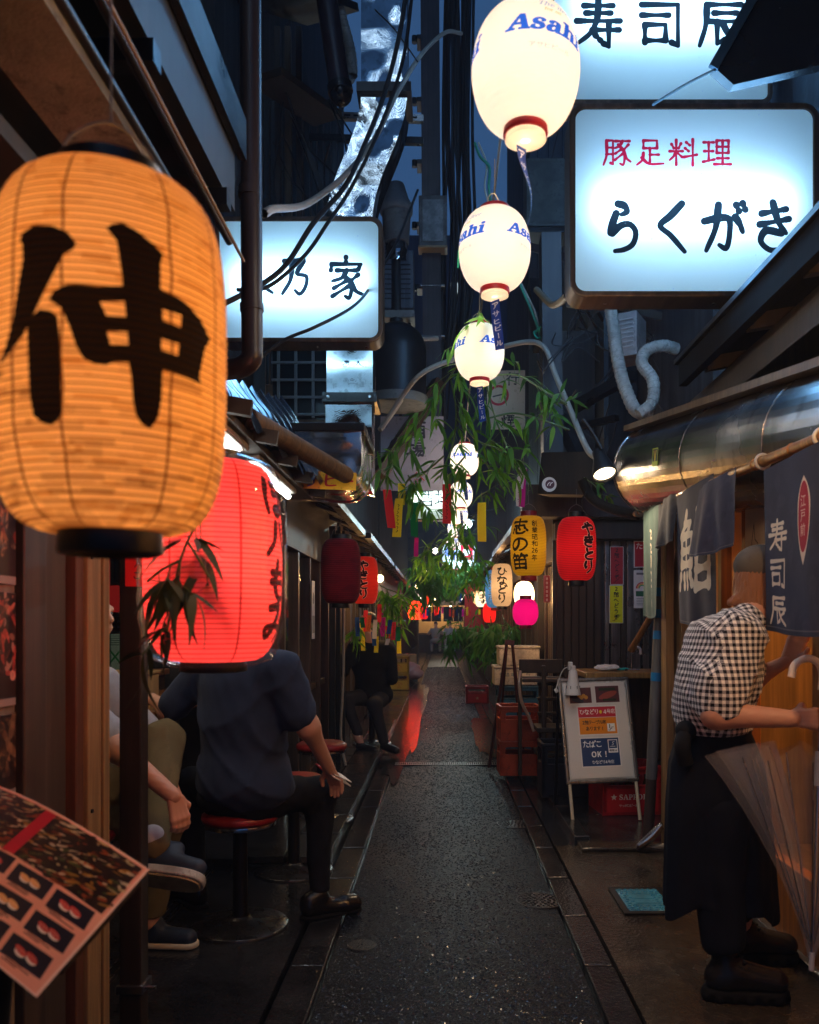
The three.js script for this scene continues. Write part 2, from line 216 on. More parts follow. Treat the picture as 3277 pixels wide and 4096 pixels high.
function speckle(x, w, h, n, color, r0, r1, a) { x.fillStyle = color; for (let i = 0; i < n; i++) { x.globalAlpha = a * R(); x.beginPath(); x.ellipse(R() * w, R() * h, rr(r0, r1), rr(r0, r1), 0, 0, 7); x.fill(); } x.globalAlpha = 1; }
// ---------------------------------------------------------------- ground
const RL = -0.466, RR = 0.572;                                // the asphalt lane
const mAsphalt = mat([0.009, 0.013, 0.02], 0.42, { t: 'asphalt', k: 0.8, b: 'asphaltBump', bk: 1.1, bs: 0.003, specularIntensity: 0.12 });
const mStone = [[0.075, 0.075, 0.078], [0.09, 0.085, 0.08], [0.06, 0.063, 0.068]].map((c) => mat(c.map((q) => q * 0.7), 0.4, { t: 'concrete', k: 1.1, b: 'fine', bk: 1.5, bs: 0.003, r: 'wetStone', rk: 0.8 }));
const mPave = mat([0.11, 0.085, 0.06], 0.5, { t: 'concrete', k: 0.7, b: 'fine', bk: 1.2, bs: 0.004, r: 'wetStone', rk: 0.5 });
const mPaveL = mat([0.045, 0.048, 0.056], 0.42, { t: 'concrete', k: 0.7, b: 'fine', bk: 1.2, bs: 0.003, r: 'wetStone', rk: 0.5 });
struct('ground', span(-40, 40, -0.3, -0.06, -120, 20), mat([0.05, 0.05, 0.05], 0.9, { t: 'concrete' }));
{ // gently crowned and worn asphalt with shallow hollows where the rain stands
  const g = new THREE.PlaneGeometry(RR - RL, 42.6, 16, 420); g.rotateX(-Math.PI / 2); g.translate((RL + RR) / 2, 0, -20.7);
  const p = g.attributes.position;
  for (let i = 0; i < p.count; i++) { const x = p.getX(i), z = p.getZ(i), e = Math.min(x - RL, RR - x); p.setY(i, -0.006 + 0.016 * clamp(e / 0.4) + 0.0015 * (fbm((x + 3) / 8, (z + 60) / 8, 12, 12, 2, 91) - 0.5)); }
  g.computeVertexNormals(); struct('road', g, mAsphalt);
  // wet stone chips standing proud of the asphalt
  const chip = new THREE.IcosahedronGeometry(1, 0); chip.deleteAttribute('uv'); const N = 85000, im = new THREE.InstancedMesh(chip, mat([0.018, 0.024, 0.034], 0.14), N), q = new THREE.Object3D(), hgt = (x) => -0.006 + 0.016 * clamp(Math.min(x - RL, RR - x) / 0.4);
  for (let i = 0; i < N; i++) { const x = rr(RL + 0.005, RR - 0.005), d = 2.6 + 25 * Math.pow(R(), 1.9), s = rr(0.002, 0.0046) * (1 + 0.055 * d); q.position.set(x, hgt(x) - 0.0005 * rr(0, 3), -d); q.rotation.set(rr(-0.5, 0.5), rr(0, 6.3), rr(-0.5, 0.5)); q.scale.set(s * rr(0.8, 1.4), s * rr(0.35, 0.7), s * rr(0.8, 1.4)); q.updateMatrix(); im.setMatrixAt(i, q.matrix); const k = rr(0.5, 1.5); im.setColorAt(i, C(k, k, k * 1.05)); }
  im.name = 'asphalt_chips'; im.userData.kind = 'stuff'; im.userData.label = 'wet dark stone chips in the surface of the asphalt lane'; im.userData.category = 'asphalt'; shade(im); scene.add(im);
}
for (const [x0, x1, side] of [[-0.625, RL - 0.012, 'kerb'], [RR + 0.012, 0.705, 'kerb']]) { // rows of stone slabs along both edges
  const k = new THREE.Group(); k.name = numbered(side); k.userData.kind = 'structure'; scene.add(k);
  let d = 1.6, i = 0; const shared = new Map();
  while (d < 34) {
    const L = d < 14 ? [0.58, 0.6, 0.62][i % 3] : 0.6, key = L; if (!shared.has(key)) shared.set(key, ready(rb(x1 - x0, 0.12, L - 0.014, 0.008)));
    const m = part(k, 'kerb_stone', shared.get(key), mStone[Math.floor(R() * 3)]);
    m.position.set((x0 + x1) / 2 + rr(-0.003, 0.003), -0.055 + rr(-0.004, 0.004), -(d + L / 2)); m.rotation.set(rr(-0.004, 0.004), rr(-0.006, 0.006), rr(-0.02, 0.02)); d += L; i++;
  }
  struct('gutter_bed', span(x0 - 0.01, x1 + 0.01, -0.06, -0.03, -42, -1), mat([0.02, 0.02, 0.022], 0.5, { r: 'wet' }));
}
struct('pavement', span(-3.2, -0.645, -0.06, 0.002, -4.72, 0.5), mPaveL);
struct('pavement', span(0.72, 3.2, -0.06, 0.004, -5.25, 0.5), mPave);
struct('pavement', [span(-3.2, -1.12, -0.06, 0.07, -42, -4.72), span(-1.12, -0.64, -0.06, 0.03, -42, -4.72)], mPaveL);
struct('pavement', [span(0.86, 3.2, -0.06, 0.03, -42, -5.25), span(0.72, 0.85, -0.06, -0.004, -42, -5.25)], mPaveL);
{ // flagstones in front of the glazed left-hand shops
  const k = new THREE.Group(); k.name = 'flagstone_paving'; k.userData.kind = 'structure'; scene.add(k);
  const gs = [[0.245, 0.52], [0.225, 0.52]].map(([w, l]) => ready(rb(w, 0.045, l, 0.006)));
  for (let d = 4.75; d < 11.5; d += 0.53) { let x = -0.65; [0, 1].forEach((c) => { const m = part(k, 'flagstone', gs[c], mStone[Math.floor(R() * 3)]); m.position.set(x - [0.122, 0.367][c], 0.052 + rr(-0.003, 0.003), -(d + 0.265)); m.rotation.set(rr(-0.008, 0.008), 0, rr(-0.008, 0.008)); }); }
}
{ // the step edge along the right-hand pavement
  const k = new THREE.Group(); k.name = numbered('kerb'); k.userData.kind = 'structure'; scene.add(k);
  const g = ready(rb(0.1, 0.13, 0.88, 0.01)); for (let d = 5.3; d < 16; d += 0.9) { const m = part(k, 'kerb_stone', g, mStone[Math.floor(R() * 3)]); m.position.set(0.9, -0.015, -(d + 0.45)); m.rotation.z = rr(-0.02, 0.02); }
}
for (const [x0, x1, d0, d1, s] of [[-0.66, -0.27, 7.2, 20, 3], [0.4, 0.68, 8.7, 12.5, 5]]) { // standing rain water with an uneven edge
  const pts = [], n = 70; for (let i = 0; i < n; i++) { const a = i / n * 6.2832, c = Math.cos(a), q = Math.sin(a), k = 0.72 + 0.5 * fbm(0.5 + 0.4 * c, 0.5 + 0.4 * q, 7, 7, 3, s); pts.push([(x0 + x1) / 2 + (x1 - x0) / 2 * Math.sign(c) * Math.pow(Math.abs(c), 0.7) * k, (d0 + d1) / 2 + (d1 - d0) / 2 * Math.sign(q) * Math.pow(Math.abs(q), 0.8) * k]); }
  const g = new THREE.ShapeGeometry(new THREE.Shape(pts.map(([x, d]) => new THREE.Vector2(x, d)))); g.rotateX(-Math.PI / 2); g.translate(0, 0.0095, 0); struct('puddle', g, mat([0.008, 0.009, 0.011], 0.13, { b: 'fine', bk: 0.7, bs: 0.0035 }));
}
{ // steel channel drain across the lane
  const t = thing('channel_drain', 'narrow steel slotted drain grate running across the wet lane', 'drain', V(0, 0, -8.3));
  part(t, 'frame', [span(RL, RR, -0.02, 0.014, -0.075, -0.06), span(RL, RR, -0.02, 0.014, 0.06, 0.075)], M.iron);
  part(t, 'channel', span(RL, RR, -0.02, -0.012, -0.06, 0.06), M.black);
  const s = []; for (let x = RL + 0.01; x < RR; x += 0.021) s.push(bx(0.009, 0.016, 0.12, x, 0.006, 0)); part(t, 'grating', s, M.iron);
}
function manhole(pos, r, label) {
  const t = thing('manhole_cover', label, 'manhole cover', pos, rr(0, 3), 'round iron covers in the lane');
  part(t, 'rim', lathe([[r, -0.02], [r, 0.012], [r * 0.93, 0.016], [r * 0.9, 0.006], [r * 0.9, -0.02]], 36), M.iron);
  const lid = part(t, 'lid', [cy(r * 0.89, r * 0.89, 0.02, 0, 0, 0, 36)], M.iron);
  const s = []; for (let k = 1; k < 5; k++) for (let i = 0; i < k * 6; i++) { const a = i / (k * 6) * 6.283; s.push(bx(0.012, 0.006, 0.009, Math.cos(a) * r * 0.2 * k, 0.0125, Math.sin(a) * r * 0.2 * k, 0, -a, 0)); }
  part(lid, 'raised_pattern', s, M.iron); part(t, 'key_hole', cy(0.008, 0.008, 0.003, r * 0.5, 0.012, 0, 10), M.black);
}
manhole(V(-0.347, -0.012, -3.63), 0.066, 'smallest round iron cover, beside the black shoe'); manhole(V(0.5, -0.012, -4.22), 0.125, 'round iron cover cutting into the kerb stones before the blue lid'); manhole(V(0.52, -0.012, -5.85), 0.135, 'round iron cover at the kerb in front of the advertising board');
{ // blue plastic water meter lid
  const t = thing('water_meter_cover', 'blue plastic water meter lid set in the brown pavement', 'meter lid', V(1.02, 0.006, -4.19)), mb = mat([0.06, 0.36, 0.6], 0.4, { t: 'grime', k: 3, r: 'rough' });
  part(t, 'frame', [span(-0.14, 0.14, 0, 0.008, -0.2, -0.165), span(-0.14, 0.14, 0, 0.008, 0.165, 0.2), span(-0.14, -0.11, 0, 0.008, -0.165, 0.165), span(0.11, 0.14, 0, 0.008, -0.165, 0.165)], M.iron);
  const lid = part(t, 'lid', rspan(-0.108, 0.108, -0.004, 0.009, -0.163, 0.163, 0.003), mb), s = [];
  for (let i = 0; i < 7; i++) for (let j = 0; j < 11; j++) { const x = -0.09 + i * 0.03 + (j % 2) * 0.008, z = -0.15 + j * 0.03; if (Math.abs(x) < 0.06 && Math.abs(z) < 0.07) continue; s.push(cy(0.008, 0.01, 0.004, x, 0.011, z, 8)); }
  s.push(rspan(-0.055, 0.055, 0.009, 0.012, -0.06, -0.01, 0.001), rspan(-0.055, 0.055, 0.009, 0.012, 0.01, 0.06, 0.001)); part(lid, 'raised_pattern', s, mb);
}

// ---------------------------------------------------------------- buildings
const mBrown = mat([0.07, 0.045, 0.03], 0.55, { t: 'wood', k: 1 }), mTan = mat([0.42, 0.27, 0.12], 0.6, { t: 'wood', k: 1.4, b: 'fine', bs: 0.001 }), mPlaster = mat([0.3, 0.29, 0.25], 0.85, { t: 'grime', k: 1.8, b: 'fine', bk: 3, bs: 0.003 });
const mSoffit = mat([0.03, 0.02, 0.017], 0.6, { t: 'wood', k: 1 }), mDark = mat([0.022, 0.023, 0.027], 0.6, { t: 'streak', k: 0.7, r: 'rough' }), mRoof = mat([0.018, 0.019, 0.022], 0.3, { t: 'grime', r: 'rough' });
const mTin = mat([0.07, 0.085, 0.1], 0.5, { m: 0.4, t: 'streak', k: 0.8 }), mCream = mat([0.3, 0.26, 0.2], 0.8, { t: 'streak', k: 0.6 });
{ // near left-hand eating house: wall of boards and posts below a deep eave
  const b = thing('timber_shop', 'brown timber shop front at the left edge under a plaster eave', 'building', V(0, 0, 0));
  part(b, 'wall', [span(-1.32, -1.075, 0, 2.35, -2.36, 0.6), span(-3, -1.3, 0, 6.5, -2.6, 0.6)], mCream);
  part(b, 'door_panel', rspan(-1.09, -1.05, 0.02, 2.3, -2.21, -2.09), mBrown); part(b, 'door_panel', rspan(-1.1, -1.06, 0.02, 2.3, -2.345, -2.22), mBrown);
  part(b, 'post', rspan(-1.13, -1.045, 0.02, 2.3, -2.425, -2.375, 0.004), mat([0.16, 0.06, 0.03], 0.55, { t: 'wood' }));
  const p = part(b, 'post', [rspan(-1.15, -1.035, 0.02, 2.3, -2.525, -2.43, 0.004)], mTan);
  for (const y of [1.6, 0.85]) part(p, 'screw', at(cy(0.006, 0.006, 0.004, 0, 0, 0, 10), -1.033, y, -2.455, 0, 0, Math.PI / 2), M.iron);
  part(b, 'post', rspan(-1.13, -1.07, 0.02, 2.3, -2.56, -2.535, 0.003), M.iron); part(b, 'post', rspan(-1.15, -1.045, 0.02, 2.3, -2.615, -2.57, 0.004), mTan); part(b, 'post', rspan(-1.15, -1.06, 0.02, 2.3, -2.65, -2.62, 0.003), mat([0.08, 0.05, 0.05], 0.4, { m: 0.4 }));
  const e = part(b, 'eave', [span(-1.5, -0.71, 2.77, 3.0, -2.62, 0.6)], mSoffit);
  part(e, 'fascia', [span(-0.71, -0.66, 2.72, 2.98, -2.65, 0.6)], mat([0.035, 0.03, 0.03], 0.5, { t: 'streak' })); part(e, 'gutter_edge', [span(-0.655, -0.63, 2.9, 3.03, -2.68, 0.6)], M.iron);
  part(b, 'plaster_soffit', span(-0.87, -0.7, 2.5, 2.53, -2.3, 0.6), mPlaster); part(b, 'soffit_board', span(-1.32, -0.88, 2.38, 2.42, -2.5, 0.6), mSoffit);
  for (const [x, y] of [[-0.68, 2.55], [-0.645, 2.62], [-0.6, 2.56]]) part(b, 'conduit', rod(V(x, y, 0.4), V(x - 0.02, y - 0.02, -2.6), x < -0.64 ? 0.012 : 0.005, 8), x < -0.64 ? M.iron : mat([0.2, 0.13, 0.06], 0.6));
  for (let i = 0; i < 4; i++) part(b, 'bracket', bx(0.3, 0.05, 0.05, -0.78, 2.66, -0.6 - i * 0.62), M.iron);
}
{ // open-fronted bar with a counter along the lane
  const b = thing('counter_bar', 'open fronted bar with wooden counter where two men sit', 'building', V(0, 0, 0));
  part(b, 'back_wall', span(-2.9, -2.75, 0, 2.4, -5.9, -2.66), mat([0.2, 0.16, 0.11], 0.8, { t: 'grime' })); part(b, 'side_wall', span(-2.75, -1.3, 0.0, 2.4, -2.76, -2.66), mat([0.2, 0.16, 0.11], 0.8, { t: 'grime' }));
  part(b, 'side_wall', span(-2.75, -1.16, 0.0, 2.4, -6.0, -5.88), mDark); part(b, 'ceiling', span(-2.9, -1.16, 2.32, 2.4, -6, -2.66), mat([0.12, 0.1, 0.08], 0.8)); part(b, 'upper_wall', span(-2.9, -2.2, 2.4, 11.5, -6, -2.66), M.wall);
  part(b, 'lintel', span(-1.26, -1.16, 2.08, 2.42, -5.9, -2.66), M.darkwood);
  part(b, 'counter_front', [span(-1.86, -1.8, 0.02, 0.92, -5.7, -3.25)], mat([0.05, 0.03, 0.02], 0.5, { t: 'wood' }));
  part(b, 'counter_top', rspan(-1.9, -1.42, 0.92, 0.965, -5.75, -3.2, 0.012), mat([0.42, 0.17, 0.05], 0.28, { t: 'wood', r: 'rough' }));
  part(b, 'counter_shelf', rspan(-2.2, -1.88, 1.06, 1.1, -5.75, -3.2, 0.01), mat([0.3, 0.13, 0.05], 0.4, { t: 'wood' })); part(b, 'counter_back', span(-2.2, -1.9, 0.02, 1.06, -5.7, -3.25), M.darkwood);
  for (const z of [-3.3, -4.2, -5.1]) part(b, 'cooler_glass', span(-2.15, -1.95, 1.1, 1.36, z - 0.7, z), mat([0.6, 0.7, 0.7], 0.05, { transmission: 1, thickness: 0 }));
  for (const x of [-1.38, -1.345, -1.31]) part(b, 'door_rail', span(x, x + 0.008, 0.002, 0.012, -5.9, -2.7), M.steel);
  part(b, 'door_sill', span(-1.4, -1.29, -0.02, 0.006, -5.9, -2.68), M.iron);
  for (let i = 0; i < 3; i++) part(b, 'shelf', span(-2.75, -2.55, 1.2 + i * 0.32, 1.22 + i * 0.32, -5.8, -2.8), M.wood);
  const tb = part(b, 'ceiling_light', at(cy(0.016, 0.016, 1.15, 0, 0, 0, 10), -2.0, 2.26, -4.3, Math.PI / 2), mat([0.9, 0.9, 0.9], 0.4, { e: [1, 0.93, 0.78], ei: 6 }));
  panelLight(scene, V(-2.0, 2.24, -4.3), V(-2.0, 0, -4.3), 0.1, 1.15, 0xffd9a8, 12);
}
{ // wet black awning of the bar, with its lamps
  const a = thing('corrugated_awning', 'wet black corrugated awning over the open bar', 'awning', V(0, 0, 0)), n = 26;
  const A = P(470, 775, 3.1), B = P(560, 800, 3.1), A2 = P(640, 850, 5.6), B2 = P(748, 1010, 5.2), pos = [], idx = [];
  for (let j = 0; j <= 60; j++) for (let i = 0; i <= n; i++) { const s = i / n, t = j / 60, p = A.clone().lerp(B, s).lerp(A2.clone().lerp(B2, s), t); p.y += 0.018 * Math.sin(t * 60) - 0.12 * s * s - 0.03 * Math.sin(t * 3.1) + 0.01 * Math.sin(s * 9 + t * 5); pos.push(p.x - 0.14, p.y + 0.05, p.z); }
  for (let j = 0; j < 60; j++) for (let i = 0; i < n; i++) { const q = j * (n + 1) + i; idx.push(q, q + 1, q + n + 1, q + 1, q + n + 2, q + n + 1); }
  const g = new THREE.BufferGeometry(); g.setAttribute('position', new THREE.Float32BufferAttribute(pos, 3)); g.setIndex(idx); g.computeVertexNormals();
  part(a, 'sheet', g, mat([0.014, 0.015, 0.018], 0.14, { r: 'rough' }));
  part(a, 'edge_beam', beam(V(-1.0, 2.37, -3.0), V(-0.76, 2.27, -5.4), 0.05, 0.07), M.darkwood);
  part(a, 'soffit', [span(-1.25, -0.82, 2.2, 2.23, -5.3, -2.9)], mat([0.14, 0.1, 0.06], 0.6, { t: 'wood' }));
  for (let i = 0; i < 5; i++) part(a, 'rafter', beam(V(-1.25, 2.3, -3.1 - i * 0.5), V(-0.72, 2.22, -3.15 - i * 0.5), 0.04, 0.06), M.darkwood);
}
for (const [d0, d1] of [[2.95, 3.7], [3.9, 4.9]]) {
  const t = thing('fluorescent_lamp', d0 < 3 ? 'white fluorescent lamp under the awning, behind the red lantern' : 'white fluorescent lamp nearest the steel hood under the black awning', 'lamp', V(-0.9, 2.16, -(d0 + d1) / 2));
  part(t, 'housing', rb(0.09, 0.035, d1 - d0, 0.01, 0, 0.03, 0), M.white); part(t, 'lamp_tube', at(cy(0.017, 0.017, d1 - d0 - 0.06, 0, 0, 0, 14), 0.0, -0.005, 0, Math.PI / 2), mat([0.9, 0.9, 0.9], 0.3, { e: [1, 0.98, 0.92], ei: 7 }));
  panelLight(t, V(0, -0.03, 0), V(-0.9, 0, -(d0 + d1) / 2), 0.05, d1 - d0 - 0.06, 0xdcecff, 9);
}
single('rolled_bamboo_blind', 'brown rolled blind hanging below the black awning edge', 'blind', [rod(P(520, 880, 3.6), P(728, 1000, 4.9), 0.05, 14), rod(P(524, 879, 3.58), P(500, 930, 3.6), 0.012, 6)], mat([0.2, 0.1, 0.035], 0.7, { t: 'wood', k: 2, b: 'fine', bs: 0.004 }));
// steel hood and the duct that climbs from it
const mDuct = mat([0.7, 0.72, 0.75], 0.05, { m: 1, b: 'dent', bk: 1.0, bs: 0.045, r: 'rough', t: 'grime' });
{
  const t = thing('exhaust_duct', 'shiny square steel duct rising behind the left lit sign', 'duct', V(0, 0, 0));
  const sq = (pts, w, dd) => { const g = []; for (let i = 0; i < pts.length - 1; i++) g.push(beam(pts[i], pts[i + 1], w, dd)); return g; };
  const d = 6.3, col = (u, v0, v1, w = 95) => { const a = P(u, v0, d), b = P(u, v1, d); return at(new THREE.BoxGeometry(w * d / SC, Math.abs(a.y - b.y), 0.3, 6, 12, 4), a.x, (a.y + b.y) / 2, a.z); };
  part(t, 'lower_run', col(739, 1040, 850), mDuct); part(t, 'middle_run', col(741, 850, 480), mDuct);
  const A = P(741, 480, d), B = P(812, 225, d), w = 95 * d / SC, e = new THREE.BoxGeometry(w, 1, 0.3, 4, 16, 2), p = e.attributes.position;
  for (let i = 0; i < p.count; i++) { const s = p.getY(i) + 0.5, k = s * s * (3 - 2 * s); p.setX(i, p.getX(i) + lerp(A.x, B.x, k)); p.setY(i, lerp(A.y, B.y, s)); p.setZ(i, p.getZ(i) - d); }
  e.computeVertexNormals(); part(t, 'offset_bend', e, mDuct); part(t, 'upper_run', col(812, 225, -120), mDuct);
  for (const [u, v] of [[742, 850], [812, 215]]) { const c = P(u, v, d); part(t, 'flange', [bx(w + 0.06, 0.07, 0.38, c.x, c.y, c.z)], M.iron); }
  for (const [x, y] of [[-1, 0], [1, 0]]) { const c = P(741, 850, d); part(t, 'bolt', cy(0.012, 0.012, 0.02, c.x + x * w * 0.45, c.y, c.z + 0.195, 6, Math.PI / 2), M.steel); }
}
{
  const t = thing('exhaust_hood', 'rounded stainless exhaust hood below the black awning', 'hood', P(690, 1010, 5.45));
  const prof = []; for (let i = 0; i <= 14; i++) { const a = -Math.PI / 2 + Math.PI / 2 * i / 14; prof.push([0.1 + 0.17 * Math.cos(a), 0.15 * Math.sin(a) + 0.02]); }
  const s = extrude([[-0.38, 0.22], [-0.38, -0.1], ...prof, [0.27, 0.22]], 0.7); part(t, 'shell', at(s, 0, 0, -0.2), mat([0.6, 0.6, 0.6], 0.2, { m: 1, b: 'dent', bk: 2, bs: 0.03, r: 'rough' })); part(t, 'trim', rspan(-0.4, 0.29, 0.2, 0.25, -0.22, 0.52), M.iron);
}
{ // dented orange and yellow sign sheet on the hood
  const t = single('drink_sign', 'orange and yellow drink sign with purple and red letters on the hood', 'sign', keepUV(at(new THREE.PlaneGeometry(0.44, 0.105), 0, 0, 0)), null);
  const m = mat([1, 1, 1], 0.35); m.map = canvasTex(512, 128, (x, w, h) => { x.fillStyle = '#e8892a'; x.fillRect(0, 0, w, h); x.fillStyle = '#f0bd25'; x.fillRect(w * 0.52, 0, w, h); row(x, 'ホッ', 20, 14, 100, '#6b2d86', 0.13, 1.2); row(x, 'ピー', 285, 12, 100, '#c0142a', 0.15, 1.1); speckle(x, w, h, 120, '#7a5a3a', 1, 6, 0.4); });
  t.material = m; t.position.copy(P(672, 1011, 4.93)); t.rotation.set(0, 0.05, -0.03);
}
// downpipe in front of the left-hand sign
single('downpipe', 'dark brown rain downpipe in front of the left lit sign', 'pipe', [rod(P(527, -80, 2.9), P(531, 735, 2.9), 0.037, 18), tube([P(531, 730, 2.9), P(530, 755, 2.9), P(510, 772, 2.92), P(480, 778, 2.95), P(380, 782, 3.0)], 0.037, 24, 16), rod(P(527, 395, 2.9), P(527, 415, 2.9), 0.042, 18), rod(P(530, 640, 2.9), P(531, 655, 2.9), 0.041, 18)], mat([0.05, 0.035, 0.04], 0.4, { t: 'streak' }));

// ---------------------------------------------------------------- glazed shop fronts on the left, beyond the bar
const mPaneDark = mat([0.9, 0.95, 0.95], 0.04, { transmission: 1, thickness: 0 });
function front(side, x, d0, d1, top, label, style, seedN) {
  // a shop front along the lane: plinth, posts, rails, boards and panes, each a piece of its own
  const s = side, b = thing(style === 'glass' ? 'glazed_shop' : 'board_shop', label, 'building', V(0, 0, 0)), X = (a, c) => [x + s * a, x + s * c].sort((p, q) => p - q);
  const put = (name, a, c, y0, y1, e0, e1, m, parent = b) => { const [p, q] = X(a, c); return part(parent, name, rspan(p, q, y0, y1, -e1, -e0, 0.005), m); };
  put('upper_wall', 0.5, 1.6, top, top + 5.5, d0, d1, M.wall); put('interior_wall', 1.4, 1.5, 0, top, d0, d1, mat([0.03, 0.026, 0.022], 0.8)); put('ceiling', 0.0, 1.5, top - 0.06, top, d0, d1, mDark); put('end_wall', 0.02, 1.4, 0.05, top - 0.06, d0, d0 + 0.06, mDark);
  put('lintel', -0.02, 0.1, 1.98, top, d0, d1, M.darkwood); put('plinth', 0.0, 0.08, 0.03, style === 'glass' ? 0.14 : 0.5, d0, d1, M.darkwood);
  const n = Math.max(2, Math.round((d1 - d0) / 0.62)), w = (d1 - d0) / n;
  for (let i = 0; i <= n; i++) put('post', -0.01, 0.08, 0.03, 1.98, d0 + i * w - 0.03, d0 + i * w + 0.03, style === 'glass' ? M.bronze : M.darkwood);
  for (let i = 0; i < n; i++) {
    const e0 = d0 + i * w + 0.035, e1 = d0 + (i + 1) * w - 0.035;
    if (style === 'glass' || i % 2) { put('pane', 0.03, 0.036, 0.14, 1.96, e0, e1, mPaneDark); put('rail', 0.02, 0.055, 0.82, 0.88, e0, e1, style === 'glass' ? M.bronze : M.darkwood); }
    else for (let k = 0; k < 5; k++) put('plank', 0.015 + rr(0, 0.006), 0.04, 0.5, 1.96, e0 + (e1 - e0) / 5 * k + 0.002, e0 + (e1 - e0) / 5 * (k + 1) - 0.002, mBrown);
  }
  return b;
}
front(-1, -1.14, 6.0, 8.9, 2.5, 'dark bronze glazed shop front behind the unlit red lantern', 'glass');
front(-1, -1.12, 8.95, 13.6, 2.5, 'dark timber shop front behind the seated figure in black', 'board'); front(-1, -1.1, 13.65, 21, 2.6, 'dim glazed front behind the yellow crates', 'glass'); front(-1, -1.08, 21.1, 39, 2.6, 'farthest dim timber front along the left side', 'board');
front(1, 1.02, 7.5, 11.8, 2.5, 'dark timber front behind the round pink lantern', 'board'); front(1, 1.05, 11.85, 20, 2.6, 'dim glazed front behind the blue lantern', 'glass'); front(1, 1.05, 20.1, 39, 2.6, 'farthest dim timber front along the right side', 'board');
for (const [x, d0, d1, l] of [[-1.02, 6.2, 8.8, 'tin eave over the bronze glazed front'], [-0.98, 9.0, 13.4, 'tin eave over the seated figure in black'], [-0.98, 13.8, 20.8, 'far tin eave over the yellow crates'], [0.92, 7.7, 11.6, 'tin eave above the yellow and pink lanterns'], [0.95, 12, 19.8, 'far tin eave above the blue lantern'], [-0.97, 21.3, 38.5, 'farthest tin eave on the left side'], [0.97, 20.4, 38.5, 'farthest tin eave on the right side']]) {
  const t = thing('tin_eave', l, 'eave', V(x, 2.42, 0)), s = Math.sign(x), n = Math.round((d1 - d0) / 0.5);
  for (let i = 0; i < n; i++) part(t, 'tin_sheet', bx(0.62, 0.018, (d1 - d0) / n - 0.01, s * 0.12, 0.09 + (i % 2) * 0.008, -(d0 + (i + 0.5) * (d1 - d0) / n), 0, 0, s * 0.42), mRoof);
  part(t, 'gutter', beam(V(-s * 0.18, -0.05, -d0), V(-s * 0.18, -0.05, -d1), 0.07, 0.06), M.iron);
  for (let d = d0 + 0.3; d < Math.min(d1, 20); d += 0.9) part(t, 'rafter', beam(V(-s * 0.16, -0.02, -d), V(s * 0.4, 0.16, -d), 0.04, 0.05), M.darkwood);
}
{ // tall dark buildings behind
  const L = thing('tall_building', 'tall dark building rising behind the left roofs', 'building', V(0, 0, 0));
  part(L, 'wall', span(-6, -2.35, 0, 13, -19, -6.05), M.wall); for (let i = 0; i < 3; i++) for (let j = 0; j < 3; j++) { const w = part(L, 'window', span(-2.36, -2.31, 4.2 + j * 2.3, 5.5 + j * 2.3, -8.2 - i * 3, -7.1 - i * 3), M.iron); part(w, 'pane', span(-2.345, -2.3, 4.26 + j * 2.3, 5.44 + j * 2.3, -8.14 - i * 3, -7.16 - i * 3), mat([0.02, 0.025, 0.03], 0.1)); }
  const Rr = thing('tall_building', 'tall dark building rising behind the right lit signs', 'building', V(0, 0, 0));
  part(Rr, 'wall', [span(1.75, 6, 2.75, 13, -7.4, -5.35), span(1.5, 6, 2.6, 13, -19, -7.45)], M.wall); for (let j = 0; j < 4; j++) for (let i = 0; i < 5; i++) part(Rr, 'cladding_board', span(1.46, 1.5, 2.8 + j * 1.6, 4.36 + j * 1.6, -8.7 - i * 1.3, -7.46 - i * 1.3), mTin);
  const E = thing('tall_building', 'large dark block closing the end of the alley', 'building', V(0, 0, 0));
  part(E, 'wall', span(-14, 14, 3.2, 23, -52, -46), mat([0.03, 0.034, 0.042], 0.9, { t: 'streak', k: 0.2 }));
  for (let j = 0; j < 4; j++) for (const x of [-4.2, -2.2, 1.6, 3.8]) part(E, 'window', span(x, x + 1.2, 5 + j * 3, 6.5 + j * 3, -46.02, -45.94), M.iron);
}
